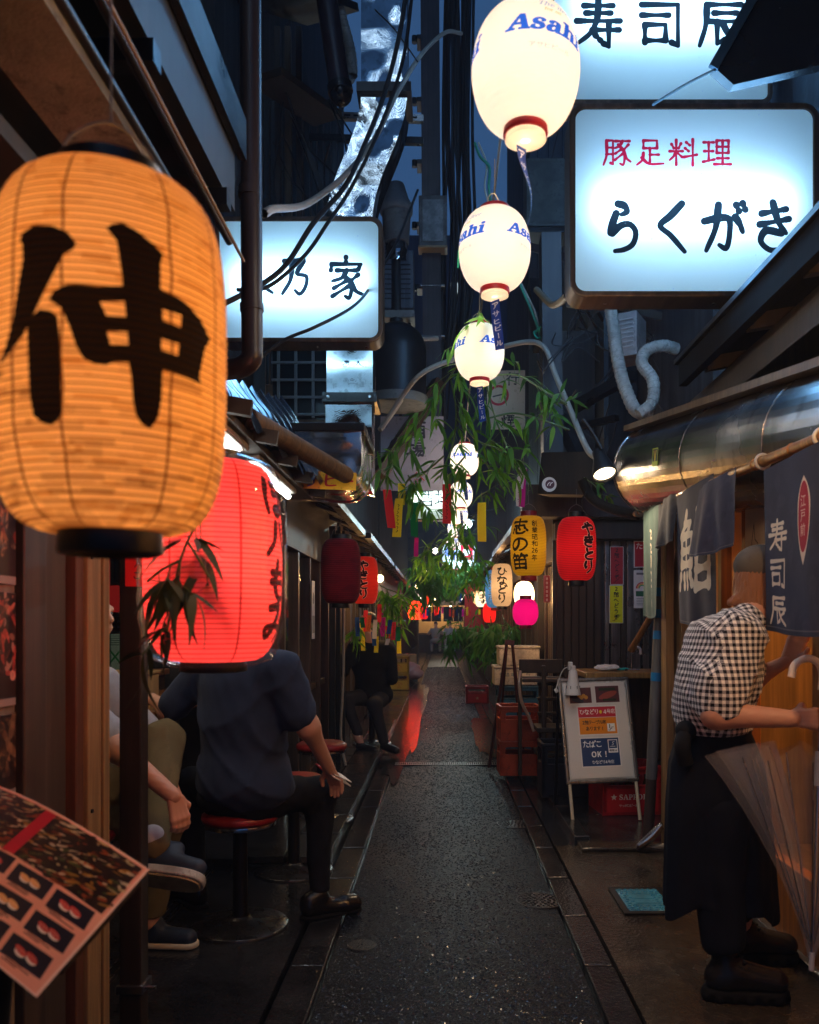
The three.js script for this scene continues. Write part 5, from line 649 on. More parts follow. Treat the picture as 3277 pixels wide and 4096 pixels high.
{ // ---- woman in the checked shirt going through the curtain
  const t = thing('person', 'person in checked shirt and black culottes entering through the shop curtain', 'person', V(-0.06, 0, 0.22));
  const gingham = mat([1, 1, 1], 0.8, { sheen: 0.2, sheenColor: [1, 1, 1] }); { const g = canvasTex(64, 64, (x) => { x.fillStyle = '#efece6'; x.fillRect(0, 0, 64, 64); x.fillStyle = '#6a6870'; x.fillRect(0, 0, 32, 64); x.fillRect(0, 0, 64, 32); x.fillStyle = '#efece6'; x.fillRect(32, 32, 32, 32); x.fillStyle = '#15141a'; x.fillRect(0, 0, 32, 32); x.globalAlpha = 0.35; x.fillStyle = '#efece6'; x.fillRect(0, 32, 32, 32); x.fillRect(32, 0, 32, 32); }); g.wrapS = g.wrapT = THREE.RepeatWrapping; g.repeat.set(42, 42); gingham.map = g; }
  const hip = V(1.13, 0.94, -3.46), chest = V(1.17, 1.24, -3.46), neck = V(1.275, 1.42, -3.5), head = V(1.362, 1.525, -3.57), fw = V(0.95, -0.1, -0.1), shN = V(1.17, 1.345, -3.34), elN = V(1.06, 1.075, -3.24), wrN = V(1.31, 1.065, -3.18), shF = V(1.23, 1.345, -3.66), elF = V(1.38, 1.17, -3.74), wrF = V(1.5, 1.25, -3.68);
  const kN = V(1.15, 0.5, -3.38), aN = V(1.115, 0.12, -3.32), kF = V(1.27, 0.5, -3.6), aF = V(1.3, 0.12, -3.66), tilt = new THREE.Quaternion().setFromAxisAngle(V(0, 0, 1), -0.2);
  const torso = [{ c: V(1.12, 1.02, -3.46), r: [0.125, 0.16, 0.17] }, { c: V(1.16, 1.2, -3.47), r: [0.13, 0.19, 0.17], q: tilt }, L3(shN, shF, 0.065), L3(chest, neck, 0.09, 0.052)];
  const legs = [L3(V(1.12, 0.88, -3.4), kN, 0.08, 0.06), L3(kN, aN, 0.065, 0.042), L3(V(1.15, 0.88, -3.52), kF, 0.08, 0.06), L3(kF, aF, 0.065, 0.042)], arms = [L3(shN, elN, 0.05, 0.046), L3(elN, wrN, 0.05, 0.032), L3(shF, elF, 0.045, 0.04), L3(elF, wrF, 0.04, 0.026)];
  part(t, 'body', [blob([...torso.map((b) => Array.isArray(b) ? L3(b[0], b[1], b[2][0] * 0.9, b[2][1] * 0.9) : { ...b, r: b.r.map((x) => x * 0.85) }), ...legs, ...arms, L3(neck, head, 0.05)], { cell: 0.012, k: 0.016 }), blob([...headBones(head.clone().add(V(0.01, 0.05, 0)), fw, 0.97), L3(neck, head, 0.05)], { cell: 0.006, k: 0.008 }), blob(handBones(wrN, V(1, 0.02, 0.06), V(0, 0.95, -0.3), 1.25), { cell: 0.0035, k: 0.004 }), blob(handBones(wrF, V(0.45, 0.9, 0.05), V(0.85, 0.1, 0.4), 0.12), { cell: 0.0035, k: 0.004 })], mat([0.58, 0.3, 0.2], 0.5)); eyes(t, head.clone().add(V(0.01, 0.05, 0)), fw);
  part(t, 'hair', blob([{ c: head.clone().add(V(-0.025, 0.06, 0)), r: [0.092, 0.1, 0.09] }, { c: head.clone().add(V(-0.055, -0.02, 0.0)), r: [0.06, 0.09, 0.08] }, { c: head.clone().add(V(-0.03, -0.06, 0.03)), r: [0.05, 0.1, 0.06] }, L3(head.clone().add(V(-0.06, 0.0, 0.02)), head.clone().add(V(-0.145, -0.035, 0.03)), 0.035, 0.012), L3(head.clone().add(V(-0.06, -0.05, 0.04)), head.clone().add(V(-0.11, -0.1, 0.05)), 0.035, 0.014)], { cell: 0.007, k: 0.012, fold: (x, y, z) => 0.004 * Math.sin(Math.atan2(z + 3.57, x - 1.31) * 34 + y * 30) }), mat([0.26, 0.105, 0.04], 0.5, { sheen: 0.3, sheenColor: [1, 0.6, 0.3], b: 'weave', bk: 4, bs: 0.003 }));
  const cap = part(t, 'cap', blob([{ c: head.clone().add(V(-0.015, 0.115, 0)), r: [0.105, 0.085, 0.1] }], { cell: 0.007, cut: [[0.15, -1, 0, -1.375]] }), mat([0.16, 0.14, 0.12], 0.9, { t: 'cloth', k: 3 })); part(cap, 'brim', rb(0.1, 0.012, 0.13, 0.006, head.x + 0.12, head.y + 0.085, head.z, 0, 0, -0.1), mat([0.03, 0.03, 0.035], 0.8));
  part(t, 'shirt', blob([...torso.map((b) => Array.isArray(b) ? L3(b[0], b[1], b[2][0] * 1.12, b[2][1] * 1.15) : { ...b, r: [b.r[0] * 1.04, b.r[1], b.r[2] * 1.06] }), { c: V(1.055, 1.17, -3.44), r: [0.075, 0.17, 0.15], q: tilt }, { c: V(1.15, 1.33, -3.48), r: [0.12, 0.1, 0.19], q: tilt }, L3(V(1.2, 1.38, -3.36), V(1.26, 1.385, -3.6), 0.06, 0.06), L3(shN, V(1.09, 1.15, -3.28), 0.082, 0.088), L3(V(1.09, 1.17, -3.27), V(1.075, 1.1, -3.25), 0.084, 0.07), L3(shF, elF.clone().lerp(shF, 0.3), 0.08, 0.085)], { cell: 0.01, k: 0.02, fold: crease(0.01, 2, 1.4), cut: [[0.05, -1, 0, -0.93]] }), gingham);
  part(t, 'collar', at(new THREE.TorusGeometry(0.062, 0.02, 8, 24), neck.x - 0.01, neck.y - 0.01, neck.z, Math.PI / 2 - 0.1, 0, -0.5), gingham);
  { // layered culottes: a wide wrapped panel over tapering legs
    const rings = [[1.03, 0.125, 0.155, 1.125], [0.98, 0.135, 0.165, 1.125], [0.86, 0.175, 0.185, 1.13], [0.7, 0.19, 0.19, 1.135], [0.5, 0.198, 0.195, 1.14], [0.32, 0.205, 0.2, 1.145], [0.3, 0.2, 0.195, 1.145]], N = 96, pos = [], idx = [];
    rings.forEach(([y, rx, rz, cx], j) => { for (let i = 0; i <= N; i++) { const a = i / N * 6.2832, k = j / 6, f = 1 + k * (0.05 * Math.sin(a * 7 + 1) + 0.03 * Math.sin(a * 13) + 0.09 * Math.cos(a * 2 + 0.6)); pos.push(cx + Math.cos(a) * rx * f, y - (j > 4 ? 0.035 * Math.sin(a * 2 + 1) + 0.02 * Math.sin(a * 5) : 0), -3.46 + Math.sin(a) * rz * f); } });
    for (let j = 0; j < 6; j++) for (let i = 0; i < N; i++) { const q = j * (N + 1) + i; idx.push(q, q + 1, q + N + 1, q + 1, q + N + 2, q + N + 1); }
    const g = new THREE.BufferGeometry(); g.setAttribute('position', new THREE.Float32BufferAttribute(pos, 3)); g.setIndex(idx); g.computeVertexNormals();
    const cm = mat([0.011, 0.014, 0.024], 0.85, { t: 'cloth', k: 2.5 }), w = part(t, 'culottes', g, cm);
    part(w, 'trouser_leg', blob([L3(V(1.12, 0.7, -3.38), V(1.115, 0.22, -3.33), 0.12, 0.082)], { cell: 0.011, fold: fold(0.005, 40, 10, 40, 2), cut: [[0.2, -1, 0, 0.035]] }), cm); part(w, 'trouser_leg', blob([L3(V(1.16, 0.7, -3.54), V(1.27, 0.22, -3.64), 0.12, 0.082)], { cell: 0.011, fold: fold(0.005, 40, 10, 40, 4), cut: [[0.2, -1, 0, 0.06]] }), cm);
  }
  part(t, 'waist_tie', [tube([V(0.985, 1.0, -3.36), V(0.96, 0.95, -3.32), V(0.975, 0.88, -3.33)], 0.03, 12, 8), sph(0.04, 0.985, 1.0, -3.36)], blackCloth);
  const bootM = mat([0.012, 0.012, 0.013], 0.3, { r: 'rough' });
  for (const [a, dx, dz, y] of [[aN, 0.99, 0.1, 0], [aF, 0.98, 0.02, 0]]) { const d = V(dx, 0, dz).normalize(), heel = a.clone().addScaledVector(d, -0.03).setY(0.085), toe = a.clone().addScaledVector(d, 0.185).setY(0.075), b = part(t, 'boot', blob([L3(heel, toe, 0.042, 0.04), L3(a.clone().setY(0.2), a.clone().setY(0.08), 0.045, 0.046), L3(a.clone().addScaledVector(d, 0.05).setY(0.11), toe, 0.044, 0.036)], { cell: 0.008, k: 0.014, cut: [[0, -1, 0, -0.045], [0, 1, 0, 0.215]] }), bootM); part(b, 'sole', blob([L3(heel.clone().setY(0.027), toe.clone().setY(0.03), 0.052, 0.052)], { cell: 0.008, k: 0.006, cut: [[0, 1, 0, 0.05], [0, -1, 0, -0.004]], fold: (x, y, z) => 0.004 * Math.sign(Math.sin(x * 120)) * (y < 0.03 ? 1 : 0) }), M.rubber); part(b, 'lace', [0, 1, 2, 3].map((i) => { const p = a.clone().addScaledVector(d, 0.055 + i * 0.012).setY(0.17 - i * 0.018); return rb(0.012, 0.006, 0.07, 0.003, p.x, p.y, p.z); }), blackCloth); part(b, 'pull_tab', at(new THREE.TorusGeometry(0.014, 0.004, 6, 14), a.x - 0.052, 0.225, a.z), blackCloth); }
}
{ // ---- her clear umbrella, handle up
  const t = thing('clear_umbrella', 'clear plastic umbrella with white hooked handle held point down', 'umbrella', V(-0.06, 0.06, 0.2)), top = V(1.405, 1.13, -3.135), tip = V(1.335, 0.16, -3.06);
  const ax = top.clone().sub(tip).normalize(); part(t, 'shaft', rod(tip, top, 0.006, 10), M.chrome); part(t, 'handle', tube([top.clone().addScaledVector(ax, -0.02), top.clone().add(V(0.002, 0.04, 0)), top.clone().add(V(-0.012, 0.075, 0)), top.clone().add(V(-0.05, 0.092, 0)), top.clone().add(V(-0.095, 0.07, 0)), top.clone().add(V(-0.108, 0.025, 0))], 0.0135, 30, 12), mat([0.75, 0.68, 0.62], 0.35)); part(t, 'ferrule', rod(tip.clone().addScaledVector(ax, -0.01), tip.clone().addScaledVector(ax, 0.05), 0.009, 12), mat([0.5, 0.5, 0.55], 0.4));
  const pos = [], idx = [], N = 96, Mm = 24; for (let j = 0; j <= Mm; j++) for (let i = 0; i <= N; i++) { const s = j / Mm, a = i / N * 6.283, pl = 0.5 + 0.5 * Math.cos(a * 8 + s), rad = (0.012 + 0.21 * Math.pow(s, 1.15)) * (0.42 + 0.58 * pl) * (1 + 0.35 * Math.max(0, -Math.cos(a)) * s), c = tip.clone().addScaledVector(ax, 0.03 + 0.74 * s * (1 - 0.06 * pl)); pos.push(c.x + Math.cos(a) * rad * 1.15 - 0.07 * s * s, c.y, c.z + Math.sin(a) * rad * 0.62); }
  for (let j = 0; j < Mm; j++) for (let i = 0; i < N; i++) { const q = j * (N + 1) + i; idx.push(q, q + 1, q + N + 1, q + 1, q + N + 2, q + N + 1); } const g = new THREE.BufferGeometry(); g.setAttribute('position', new THREE.Float32BufferAttribute(pos, 3)); g.setIndex(idx); g.computeVertexNormals();
  part(t, 'canopy', g, mat([0.95, 0.97, 1], 0.16, { transmission: 0.96, thickness: 0, ior: 1.5 })); for (let i = 0; i < 8; i++) { const a = i / 8 * 6.283; part(t, 'rib', rod(tip.clone().addScaledVector(ax, 0.05), tip.clone().addScaledVector(ax, 0.72).add(V(Math.cos(a) * 0.2 - 0.07, 0, Math.sin(a) * 0.11)), 0.0025, 6), M.steel); } part(t, 'runner', rod(tip.clone().addScaledVector(ax, 0.62), tip.clone().addScaledVector(ax, 0.74), 0.014, 14), mat([0.4, 0.4, 0.43], 0.3));
}
{ // ---- figure in black further along
  const t = thing('person', 'person in black clothes seated at the left beneath the paper strips', 'person', V(0, 0, 0)), o = V(-0.78, 0, -9.3), w = (x, y, z) => V(x, y, z).add(o), b = [{ c: w(0, 0.75, 0), r: [0.19, 0.22, 0.17] }, { c: w(-0.02, 1.0, 0), r: [0.22, 0.22, 0.15] }, L3(w(-0.17, 1.16, 0.05), w(0.15, 1.14, -0.02), 0.08), L3(w(-0.2, 1.12, 0.05), w(-0.3, 0.9, 0.2), 0.07, 0.06), L3(w(-0.3, 0.9, 0.2), w(-0.38, 1.08, 0.2), 0.055, 0.045), L3(w(0.2, 1.1, 0), w(0.24, 0.8, 0.1), 0.07, 0.06), { c: w(0.02, 0.62, 0), r: [0.22, 0.14, 0.19] }];
  part(t, 'body', [blob([L3(w(0, 0.7, 0), w(-0.02, 1.2, 0), 0.13, 0.1), L3(w(-0.02, 1.2, 0), w(-0.05, 1.33, 0.02), 0.06, 0.05), L3(w(-0.38, 1.08, 0.2), w(-0.39, 1.14, 0.2), 0.035), L3(w(-0.1, 0.6, 0.05), w(-0.25, 0.6, 0.35), 0.08, 0.06), L3(w(-0.25, 0.6, 0.35), w(-0.12, 0.2, 0.38), 0.055, 0.04), L3(w(-0.12, 0.2, 0.38), w(-0.08, 0.12, 0.4), 0.035)], { cell: 0.014 }), blob(headBones(w(-0.05, 1.42, 0.03), V(-0.9, 0, 0.4)), { cell: 0.007, k: 0.008 }), blob(handBones(w(-0.38, 1.12, 0.2), V(0.1, 1, 0.1), V(1, 0, 0.3), 0.9), { cell: 0.005, k: 0.004 })], M.skin);
  part(t, 'coat', blob(b, { cell: 0.014, k: 0.025, fold: fold(0.004, 30, 26, 30) }), blackCloth); part(t, 'trousers', blob([L3(w(-0.06, 0.6, 0.05), w(-0.26, 0.6, 0.36), 0.1, 0.075), L3(w(-0.26, 0.6, 0.36), w(-0.12, 0.24, 0.38), 0.07, 0.055), L3(w(0.1, 0.58, 0.1), w(0.06, 0.55, 0.42), 0.1, 0.075), L3(w(0.06, 0.55, 0.42), w(0.16, 0.16, 0.4), 0.07, 0.055)], { cell: 0.013 }), mat([0.03, 0.03, 0.034], 0.85)); part(t, 'hair', blob([{ c: w(-0.03, 1.46, 0.02), r: [0.092, 0.09, 0.09] }], { cell: 0.01 }), hairBlack);
  part(t, 'shoe', blob([L3(w(-0.1, 0.1, 0.4), w(0.08, 0.07, 0.5), 0.045, 0.04)], { cell: 0.01 }), M.black); part(t, 'shoe', blob([L3(w(0.16, 0.1, 0.4), w(0.3, 0.07, 0.5), 0.045, 0.04)], { cell: 0.01 }), M.black);
  copyOf(stool, 'dark stool carrying the person in black', V(-0.78, 0.07, -9.3));
}
{ // ---- diners seen from behind at the far end
  for (const [x, c, l] of [[0.42, [0.62, 0.62, 0.66], 'far diner in pale shirt and trousers seated at the end counter'], [-0.28, [0.5, 0.42, 0.38], 'far diner in beige top seated left at the end counter']]) {
    const t = thing('person', l, 'person', V(x, 0.0, -41)), w = V; part(t, 'body', [blob([L3(w(0, 0.7, 0), w(0, 1.2, -0.1), 0.14, 0.11), L3(w(0, 1.2, -0.1), w(0, 1.36, -0.14), 0.06), ...headBones(w(0, 1.45, -0.16), w(0, 0, -1)), L3(w(0.2, 1.2, -0.1), w(0.36, 0.95, -0.2), 0.05, 0.045), L3(w(0.36, 0.95, -0.2), w(0.2, 1.0, -0.45), 0.04, 0.03), L3(w(-0.2, 1.2, -0.1), w(-0.36, 0.95, -0.2), 0.05, 0.045), L3(w(-0.36, 0.95, -0.2), w(-0.2, 1.0, -0.45), 0.04, 0.03), L3(w(0.1, 0.65, 0), w(0.2, 0.6, -0.4), 0.08, 0.06), L3(w(0.2, 0.6, -0.4), w(0.2, 0.12, -0.2), 0.06, 0.04), L3(w(-0.1, 0.65, 0), w(-0.2, 0.6, -0.4), 0.08, 0.06), L3(w(-0.2, 0.6, -0.4), w(-0.2, 0.12, -0.2), 0.06, 0.04)], { cell: 0.02, k: 0.02 })], M.skin);
    part(t, 'shirt', blob([{ c: w(0, 0.95, -0.03), r: [0.22, 0.3, 0.16] }, L3(w(0.2, 1.18, -0.1), w(0.34, 0.98, -0.2), 0.08, 0.07), L3(w(-0.2, 1.18, -0.1), w(-0.34, 0.98, -0.2), 0.08, 0.07)], { cell: 0.02, k: 0.03, fold: fold(0.006, 26, 22, 30) }), mat(c, 0.85)); part(t, 'trousers', blob([{ c: w(0, 0.64, 0), r: [0.23, 0.15, 0.2] }, L3(w(0.1, 0.62, 0), w(0.2, 0.6, -0.4), 0.1, 0.08), L3(w(0.2, 0.6, -0.4), w(0.2, 0.14, -0.2), 0.075, 0.06), L3(w(-0.1, 0.62, 0), w(-0.2, 0.6, -0.4), 0.1, 0.08), L3(w(-0.2, 0.6, -0.4), w(-0.2, 0.14, -0.2), 0.075, 0.06)], { cell: 0.02 }), mat(c.map((q) => q * 0.9), 0.85)); part(t, 'hair', blob([{ c: w(0, 1.49, -0.15), r: [0.092, 0.09, 0.095] }], { cell: 0.014 }), hairBlack);
    copyOf(stool, x > 0 ? 'far red stool under the pale shirted diner' : 'far red stool under the beige diner', V(x, 0, -41));
  }
}
// ---------------------------------------------------------------- shop curtains on a bamboo rod
{
  const t = thing('curtain_rod', 'orange bamboo rod carrying the shop curtains', 'rod', V(0, 0, 0)), a = V(1.345, 2.17, -5.75), b = V(1.25, 2.0, -2.3);
  part(t, 'rod', rod(a, b, 0.021, 16), mat([0.62, 0.27, 0.04], 0.35, { t: 'wood', k: 2 })); for (let i = 1; i < 9; i++) { const p = a.clone().lerp(b, i / 9 + 0.02); part(t, 'node_ring', at(new THREE.TorusGeometry(0.0215, 0.003, 6, 18), p.x, p.y, p.z), mat([0.4, 0.16, 0.03], 0.5)); }
  for (const d of [5.62, 5.5, 3.3, 2.75]) { const y = lerp(a.y, b.y, (5.75 - d) / 3.45); part(t, 'ring_clip', [at(new THREE.TorusGeometry(0.028, 0.007, 8, 20), lerp(1.345, 1.25, (5.75 - d) / 3.45), y, -d)], mat([0.5, 0.5, 0.5], 0.35)); }
  for (const d of [5.72, 4.9, 2.6]) part(t, 'bracket', beam(V(lerp(1.345, 1.25, (5.75 - d) / 3.45), lerp(2.17, 2.0, (5.75 - d) / 3.45), -d), V(1.52, 2.2, -d), 0.025, 0.025), M.iron);
}
function curtain(label, d0, d1, y0, y1, color, draw, o = {}) { // d0 far edge, d1 near edge
  const w = d0 - d1, h = y1 - y0, ph = o.ph ?? 0, am = o.amp ?? 0.018;
  const g = cloth(w, h, 40, 36, (a, b) => { const k = (1 - b) * 0.8 + 0.2; return [lerp(1.225, 1.325, clamp((d0 - w * a - 2.4) / 3.3)) + am * k * (Math.sin(a * (o.n ?? 7) + ph) + 0.4 * Math.sin(a * 17 + b * 3 + ph)) - 0.03 * (1 - b) * (o.out ?? 0), y0 + h * b - 0.02 * Math.sin(a * 3.14) * (1 - b), -(d0 - w * a)]; });
  const m = mat([1, 1, 1], 0.88, { b: 'weave', bk: 1, bs: 0.0006, sheen: 0.35, sheenColor: [0.5, 0.55, 0.7], transmission: 0.12, thickness: 0 }); m.bumpMap = scaled('weave', 5);
  m.map = canvasTex(512, Math.min(1024, Math.round(512 * h / w)), (x, W, H) => { x.fillStyle = color; x.fillRect(0, 0, W, H); speckle(x, W, H, 90, '#000', 4, 30, 0.1); speckle(x, W, H, 90, '#fff', 4, 30, 0.04); x.fillStyle = 'rgba(255,235,200,.25)'; x.fillRect(0, H - 12, W, 3); draw?.(x, W, H); });
  const t = single('shop_curtain', label, 'curtain', g, m, 'noren curtains of the sushi shop'); return t;
}
const NV = '#2c3042';
curtain('narrow teal curtain with small vertical letters at the far rod end', 5.42, 4.98, 1.46, 2.14, '#46625e', (x, W, H) => { ink(x, '#f0e2c8'); for (let i = 0; i < 6; i++) { x.lineWidth = 20; x.strokeStyle = '#f0e2c8'; const y = H * (0.2 + i * 0.125); x.beginPath(); if (i === 2 || i === 5) x.ellipse(W * 0.5, y + 30, 26, 40, 0, 0, 7); else { x.moveTo(W * 0.42, y + 6); x.quadraticCurveTo(W * 0.6, y + 14, W * 0.5, y + 44); x.quadraticCurveTo(W * 0.44, y + 70, W * 0.58, y + 66); } x.stroke(); } }, { amp: 0.012, n: 5 });
curtain('dark curtain end folded up over the bamboo rod', 5.0, 4.55, 1.86, 2.17, '#34373f', null, { amp: 0.03, n: 6, ph: 1, out: 1.2 });
curtain('navy curtain with one large white fish character', 4.56, 3.88, 1.42, 2.11, NV, (x, W, H) => { ink(x, '#efe2cc'); glyph(x, '鮨', W * 0.08, H * 0.16, H * 0.62, 0.12, W * 0.86 / (H * 0.62)); }, { amp: 0.014, n: 6, ph: 2 });
curtain('plain navy curtain end thrown back over the rod', 4.1, 3.56, 1.74, 2.08, '#3a3a4a', null, { amp: 0.03, n: 5, ph: 3, out: 1.6 });
curtain('navy curtain with white characters and a red pointed badge', 3.22, 2.35, 1.38, 2.0, NV, (x, W, H) => { column(x, '寿司辰', W * 0.03, H * 0.33, H * 0.2, '#f2e2c6', 0.13, 1.1, 1.7); x.fillStyle = '#f0dcc0'; x.beginPath(); x.moveTo(W * 0.455, H * 0.14); x.quadraticCurveTo(W * 0.53, H * 0.22, W * 0.52, H * 0.34); x.quadraticCurveTo(W * 0.52, H * 0.5, W * 0.455, H * 0.62); x.quadraticCurveTo(W * 0.385, H * 0.5, W * 0.39, H * 0.34); x.quadraticCurveTo(W * 0.385, H * 0.22, W * 0.455, H * 0.14); x.fill(); x.fillStyle = '#b81c2c'; x.beginPath(); x.ellipse(W * 0.455, H * 0.36, W * 0.056, H * 0.19, 0, 0, 7); x.fill(); column(x, '江戸前', W * 0.425, H * 0.24, H * 0.07, '#f0c8b0', 0.11, 1.12, 1.05); }, { amp: 0.012, n: 9, ph: 0.5 });
single('curtain_notice', 'white printed notice with a hand drawing on the lattice door', 'notice', keepUV(at(new THREE.PlaneGeometry(0.26, 0.46), 1.485, 1.76, -3.93, 0, -Math.PI / 2)), (() => { const m = mat([1, 1, 1], 0.7); m.map = canvasTex(256, 448, (x) => { x.fillStyle = '#e8dcc4'; x.fillRect(0, 0, 256, 448); x.strokeStyle = '#6f6a5c'; x.lineWidth = 6; x.beginPath(); x.moveTo(90, 300); x.lineTo(86, 190); x.lineTo(112, 110); x.lineTo(126, 180); x.lineTo(160, 200); x.lineTo(164, 300); x.closePath(); x.stroke(); x.fillStyle = '#6f6a5c'; x.fillRect(40, 360, 180, 30); x.globalAlpha = 0.5; for (let i = 0; i < 4; i++) x.fillRect(50, 405 + i * 10, 150, 4); }); return m; })());

// ---------------------------------------------------------------- folding board with its printed posters
{
  const t = thing('advertising_board', 'white folding board with red, orange and blue posters', 'sign board', V(1.135, 0.03, -5.95)); t.rotation.set(0, 0.1, 0.025);
  const lean = -0.26, W = 0.5, H = 0.73, g = new THREE.Group(), cyy = 0.62;
  const R2 = (geo) => { geo.rotateX(lean); geo.translate(0, cyy, 0); return geo; };
  const m = mat([1, 1, 1], 0.3, { clearcoat: 0.4, clearcoatRoughness: 0.2 });
  m.map = canvasTex(700, 1024, (x, w, h) => {
    x.fillStyle = '#d9d3cc'; x.fillRect(0, 0, w, h); x.fillStyle = '#59323a'; x.fillRect(60, 50, 250, 170); x.fillRect(360, 40, 270, 180);
    for (let i = 0; i < 4; i++) { x.fillStyle = '#c98a3a'; x.beginPath(); x.arc(170 + i * 26, 140 + (i % 2) * 18, 22, 0, 7); x.fill(); } x.fillStyle = '#1c2440'; x.beginPath(); x.ellipse(150, 190, 70, 22, 0.2, 0, 7); x.fill(); x.fillStyle = '#9a4a42'; x.beginPath(); x.ellipse(500, 140, 110, 34, -0.3, 0, 7); x.fill(); x.fillStyle = '#2c3a2c'; x.fillRect(400, 60, 190, 30); x.fillRect(440, 180, 150, 24);
    x.fillStyle = '#e6e2dd'; x.fillRect(130, 255, 450, 315); x.fillStyle = '#c8283c'; x.fillRect(142, 265, 426, 112); row(x, 'ひなどり', 158, 290, 58, '#fff4ee', 0.13, 0.95); x.fillStyle = '#f0d43a'; x.beginPath(); x.ellipse(398, 322, 16, 20, 0, 0, 7); x.fill(); ink(x, '#fff4ee'); x.font = 'bold 64px sans-serif'; x.textAlign = 'left'; x.fillText('4', 430, 345); row(x, '号店', 466, 292, 50, '#fff4ee', 0.12, 0.98);
    x.fillStyle = '#e88a22'; x.fillRect(142, 382, 426, 178); ink(x, '#43302a'); x.font = 'bold 50px sans-serif'; x.fillText('2', 178, 452); row(x, '階テーブル席', 208, 412, 42, '#43302a', 0.14, 0.95); row(x, 'あります', 212, 478, 44, '#43302a', 0.13, 0.95); x.fillText('!', 396, 520); x.fillStyle = '#ecebe8'; x.fillRect(458, 450, 88, 86); x.strokeStyle = '#222'; x.lineWidth = 5; x.beginPath(); x.moveTo(470, 522); x.lineTo(490, 522); x.lineTo(490, 506); x.lineTo(508, 506); x.lineTo(508, 490); x.lineTo(530, 490); x.stroke(); x.fillStyle = '#222'; x.beginPath(); x.arc(486, 468, 7, 0, 7); x.fill(); x.fillRect(481, 476, 10, 24);
    x.fillStyle = '#e6e2dd'; x.fillRect(130, 595, 450, 315); x.fillStyle = '#24426e'; x.fillRect(142, 606, 426, 294); row(x, 'たばこ', 162, 628, 76, '#f4f4f4', 0.12, 0.95); ink(x, '#f4f4f4'); x.font = 'bold 84px sans-serif'; x.fillText('OK', 246, 806); x.fillText('!', 400, 806); row(x, 'ひなどり', 250, 840, 40, '#f4f4f4', 0.12, 0.92); x.font = 'bold 42px sans-serif'; x.fillText('4', 398, 876); row(x, '号店', 424, 840, 38, '#f4f4f4', 0.11, 1.0);
    x.fillStyle = '#f4f4f4'; x.fillRect(446, 624, 108, 140); x.fillStyle = '#24426e'; x.fillRect(454, 632, 92, 86); x.strokeStyle = '#f4f4f4'; x.lineWidth = 5; x.beginPath(); x.moveTo(470, 698); x.lineTo(526, 698); x.moveTo(490, 684); x.quadraticCurveTo(520, 676, 500, 660); x.quadraticCurveTo(494, 648, 520, 646); x.stroke(); row(x, '喫煙', 456, 728, 26, '#333', 0.12, 0.95); x.fillStyle = '#333'; x.font = 'bold 28px sans-serif'; x.fillText('OK', 506, 753); speckle(x, w, h, 70, '#8a7f74', 1, 4, 0.4);
  });
  part(t, 'panel', R2(bx(W - 0.03, H - 0.03, 0.012, 0, 0, 0)), M.white); const sheet = part(t, 'poster_sheet', keepUV(R2(at(new THREE.PlaneGeometry(W - 0.05, H - 0.05), 0, 0, 0.009))), m);
  part(t, 'frame_rail', R2(rb(0.026, H, 0.024, 0.008, -W / 2, 0, 0)), M.alu); part(t, 'frame_rail', R2(rb(0.026, H, 0.024, 0.008, W / 2, 0, 0)), M.alu); part(t, 'frame_rail', R2(rb(W + 0.026, 0.026, 0.024, 0.008, 0, H / 2, 0.001)), M.alu); part(t, 'frame_rail', R2(rb(W + 0.026, 0.026, 0.024, 0.008, 0, -H / 2, 0.001)), M.alu);
  const fz = 0.095 + 0.07; for (const s of [-1, 1]) { part(t, 'front_leg', rod(V(s * (W / 2 - 0.01), 0.28, 0.09), V(s * (W / 2 - 0.01), 0.0, 0.165), 0.012, 10), mat([0.6, 0.52, 0.38], 0.5)); part(t, 'rear_leg', rod(V(s * (W / 2), 0.97, -0.1), V(s * (W / 2 - 0.01), 0.0, -0.36), 0.012, 10), M.iron); }
}
{ // clip lamp on the board
  const t = thing('clip_lamp', 'white clip lamp fixed to the top of the folding board', 'lamp', P(1207, 1438, 5.95));
  part(t, 'shade', lathe([[0.022, 0.09], [0.03, 0.085], [0.036, 0.03], [0.05, -0.055], [0.056, -0.085], [0.052, -0.085], [0.045, -0.05], [0.03, 0.03]], 30), mat([0.7, 0.68, 0.66], 0.35)); part(t, 'neck', [rb(0.035, 0.05, 0.035, 0.008, 0, 0.1, 0)], mat([0.65, 0.63, 0.6], 0.4)); for (let i = 0; i < 6; i++) part(t, 'vent_slot', bx(0.004, 0.022, 0.004, 0.047 * Math.sin(i - 2.5), -0.03, 0.047 * Math.cos(i - 2.5), 0, i - 2.5, 0), M.black);
  part(t, 'clamp', rb(0.03, 0.06, 0.05, 0.006, -0.015, 0.12, -0.03), mat([0.65, 0.63, 0.6], 0.4)); part(t, 'cable', tube([V(0, 0.12, -0.02), V(-0.06, 0.1, -0.02), V(-0.1, 0.02, -0.02), V(-0.12, -0.04, 0)], 0.004, 20, 6), M.white); part(t, 'plug', rb(0.025, 0.03, 0.018, 0.004, -0.12, -0.055, 0, 0, 0, 0.5), M.white);
}
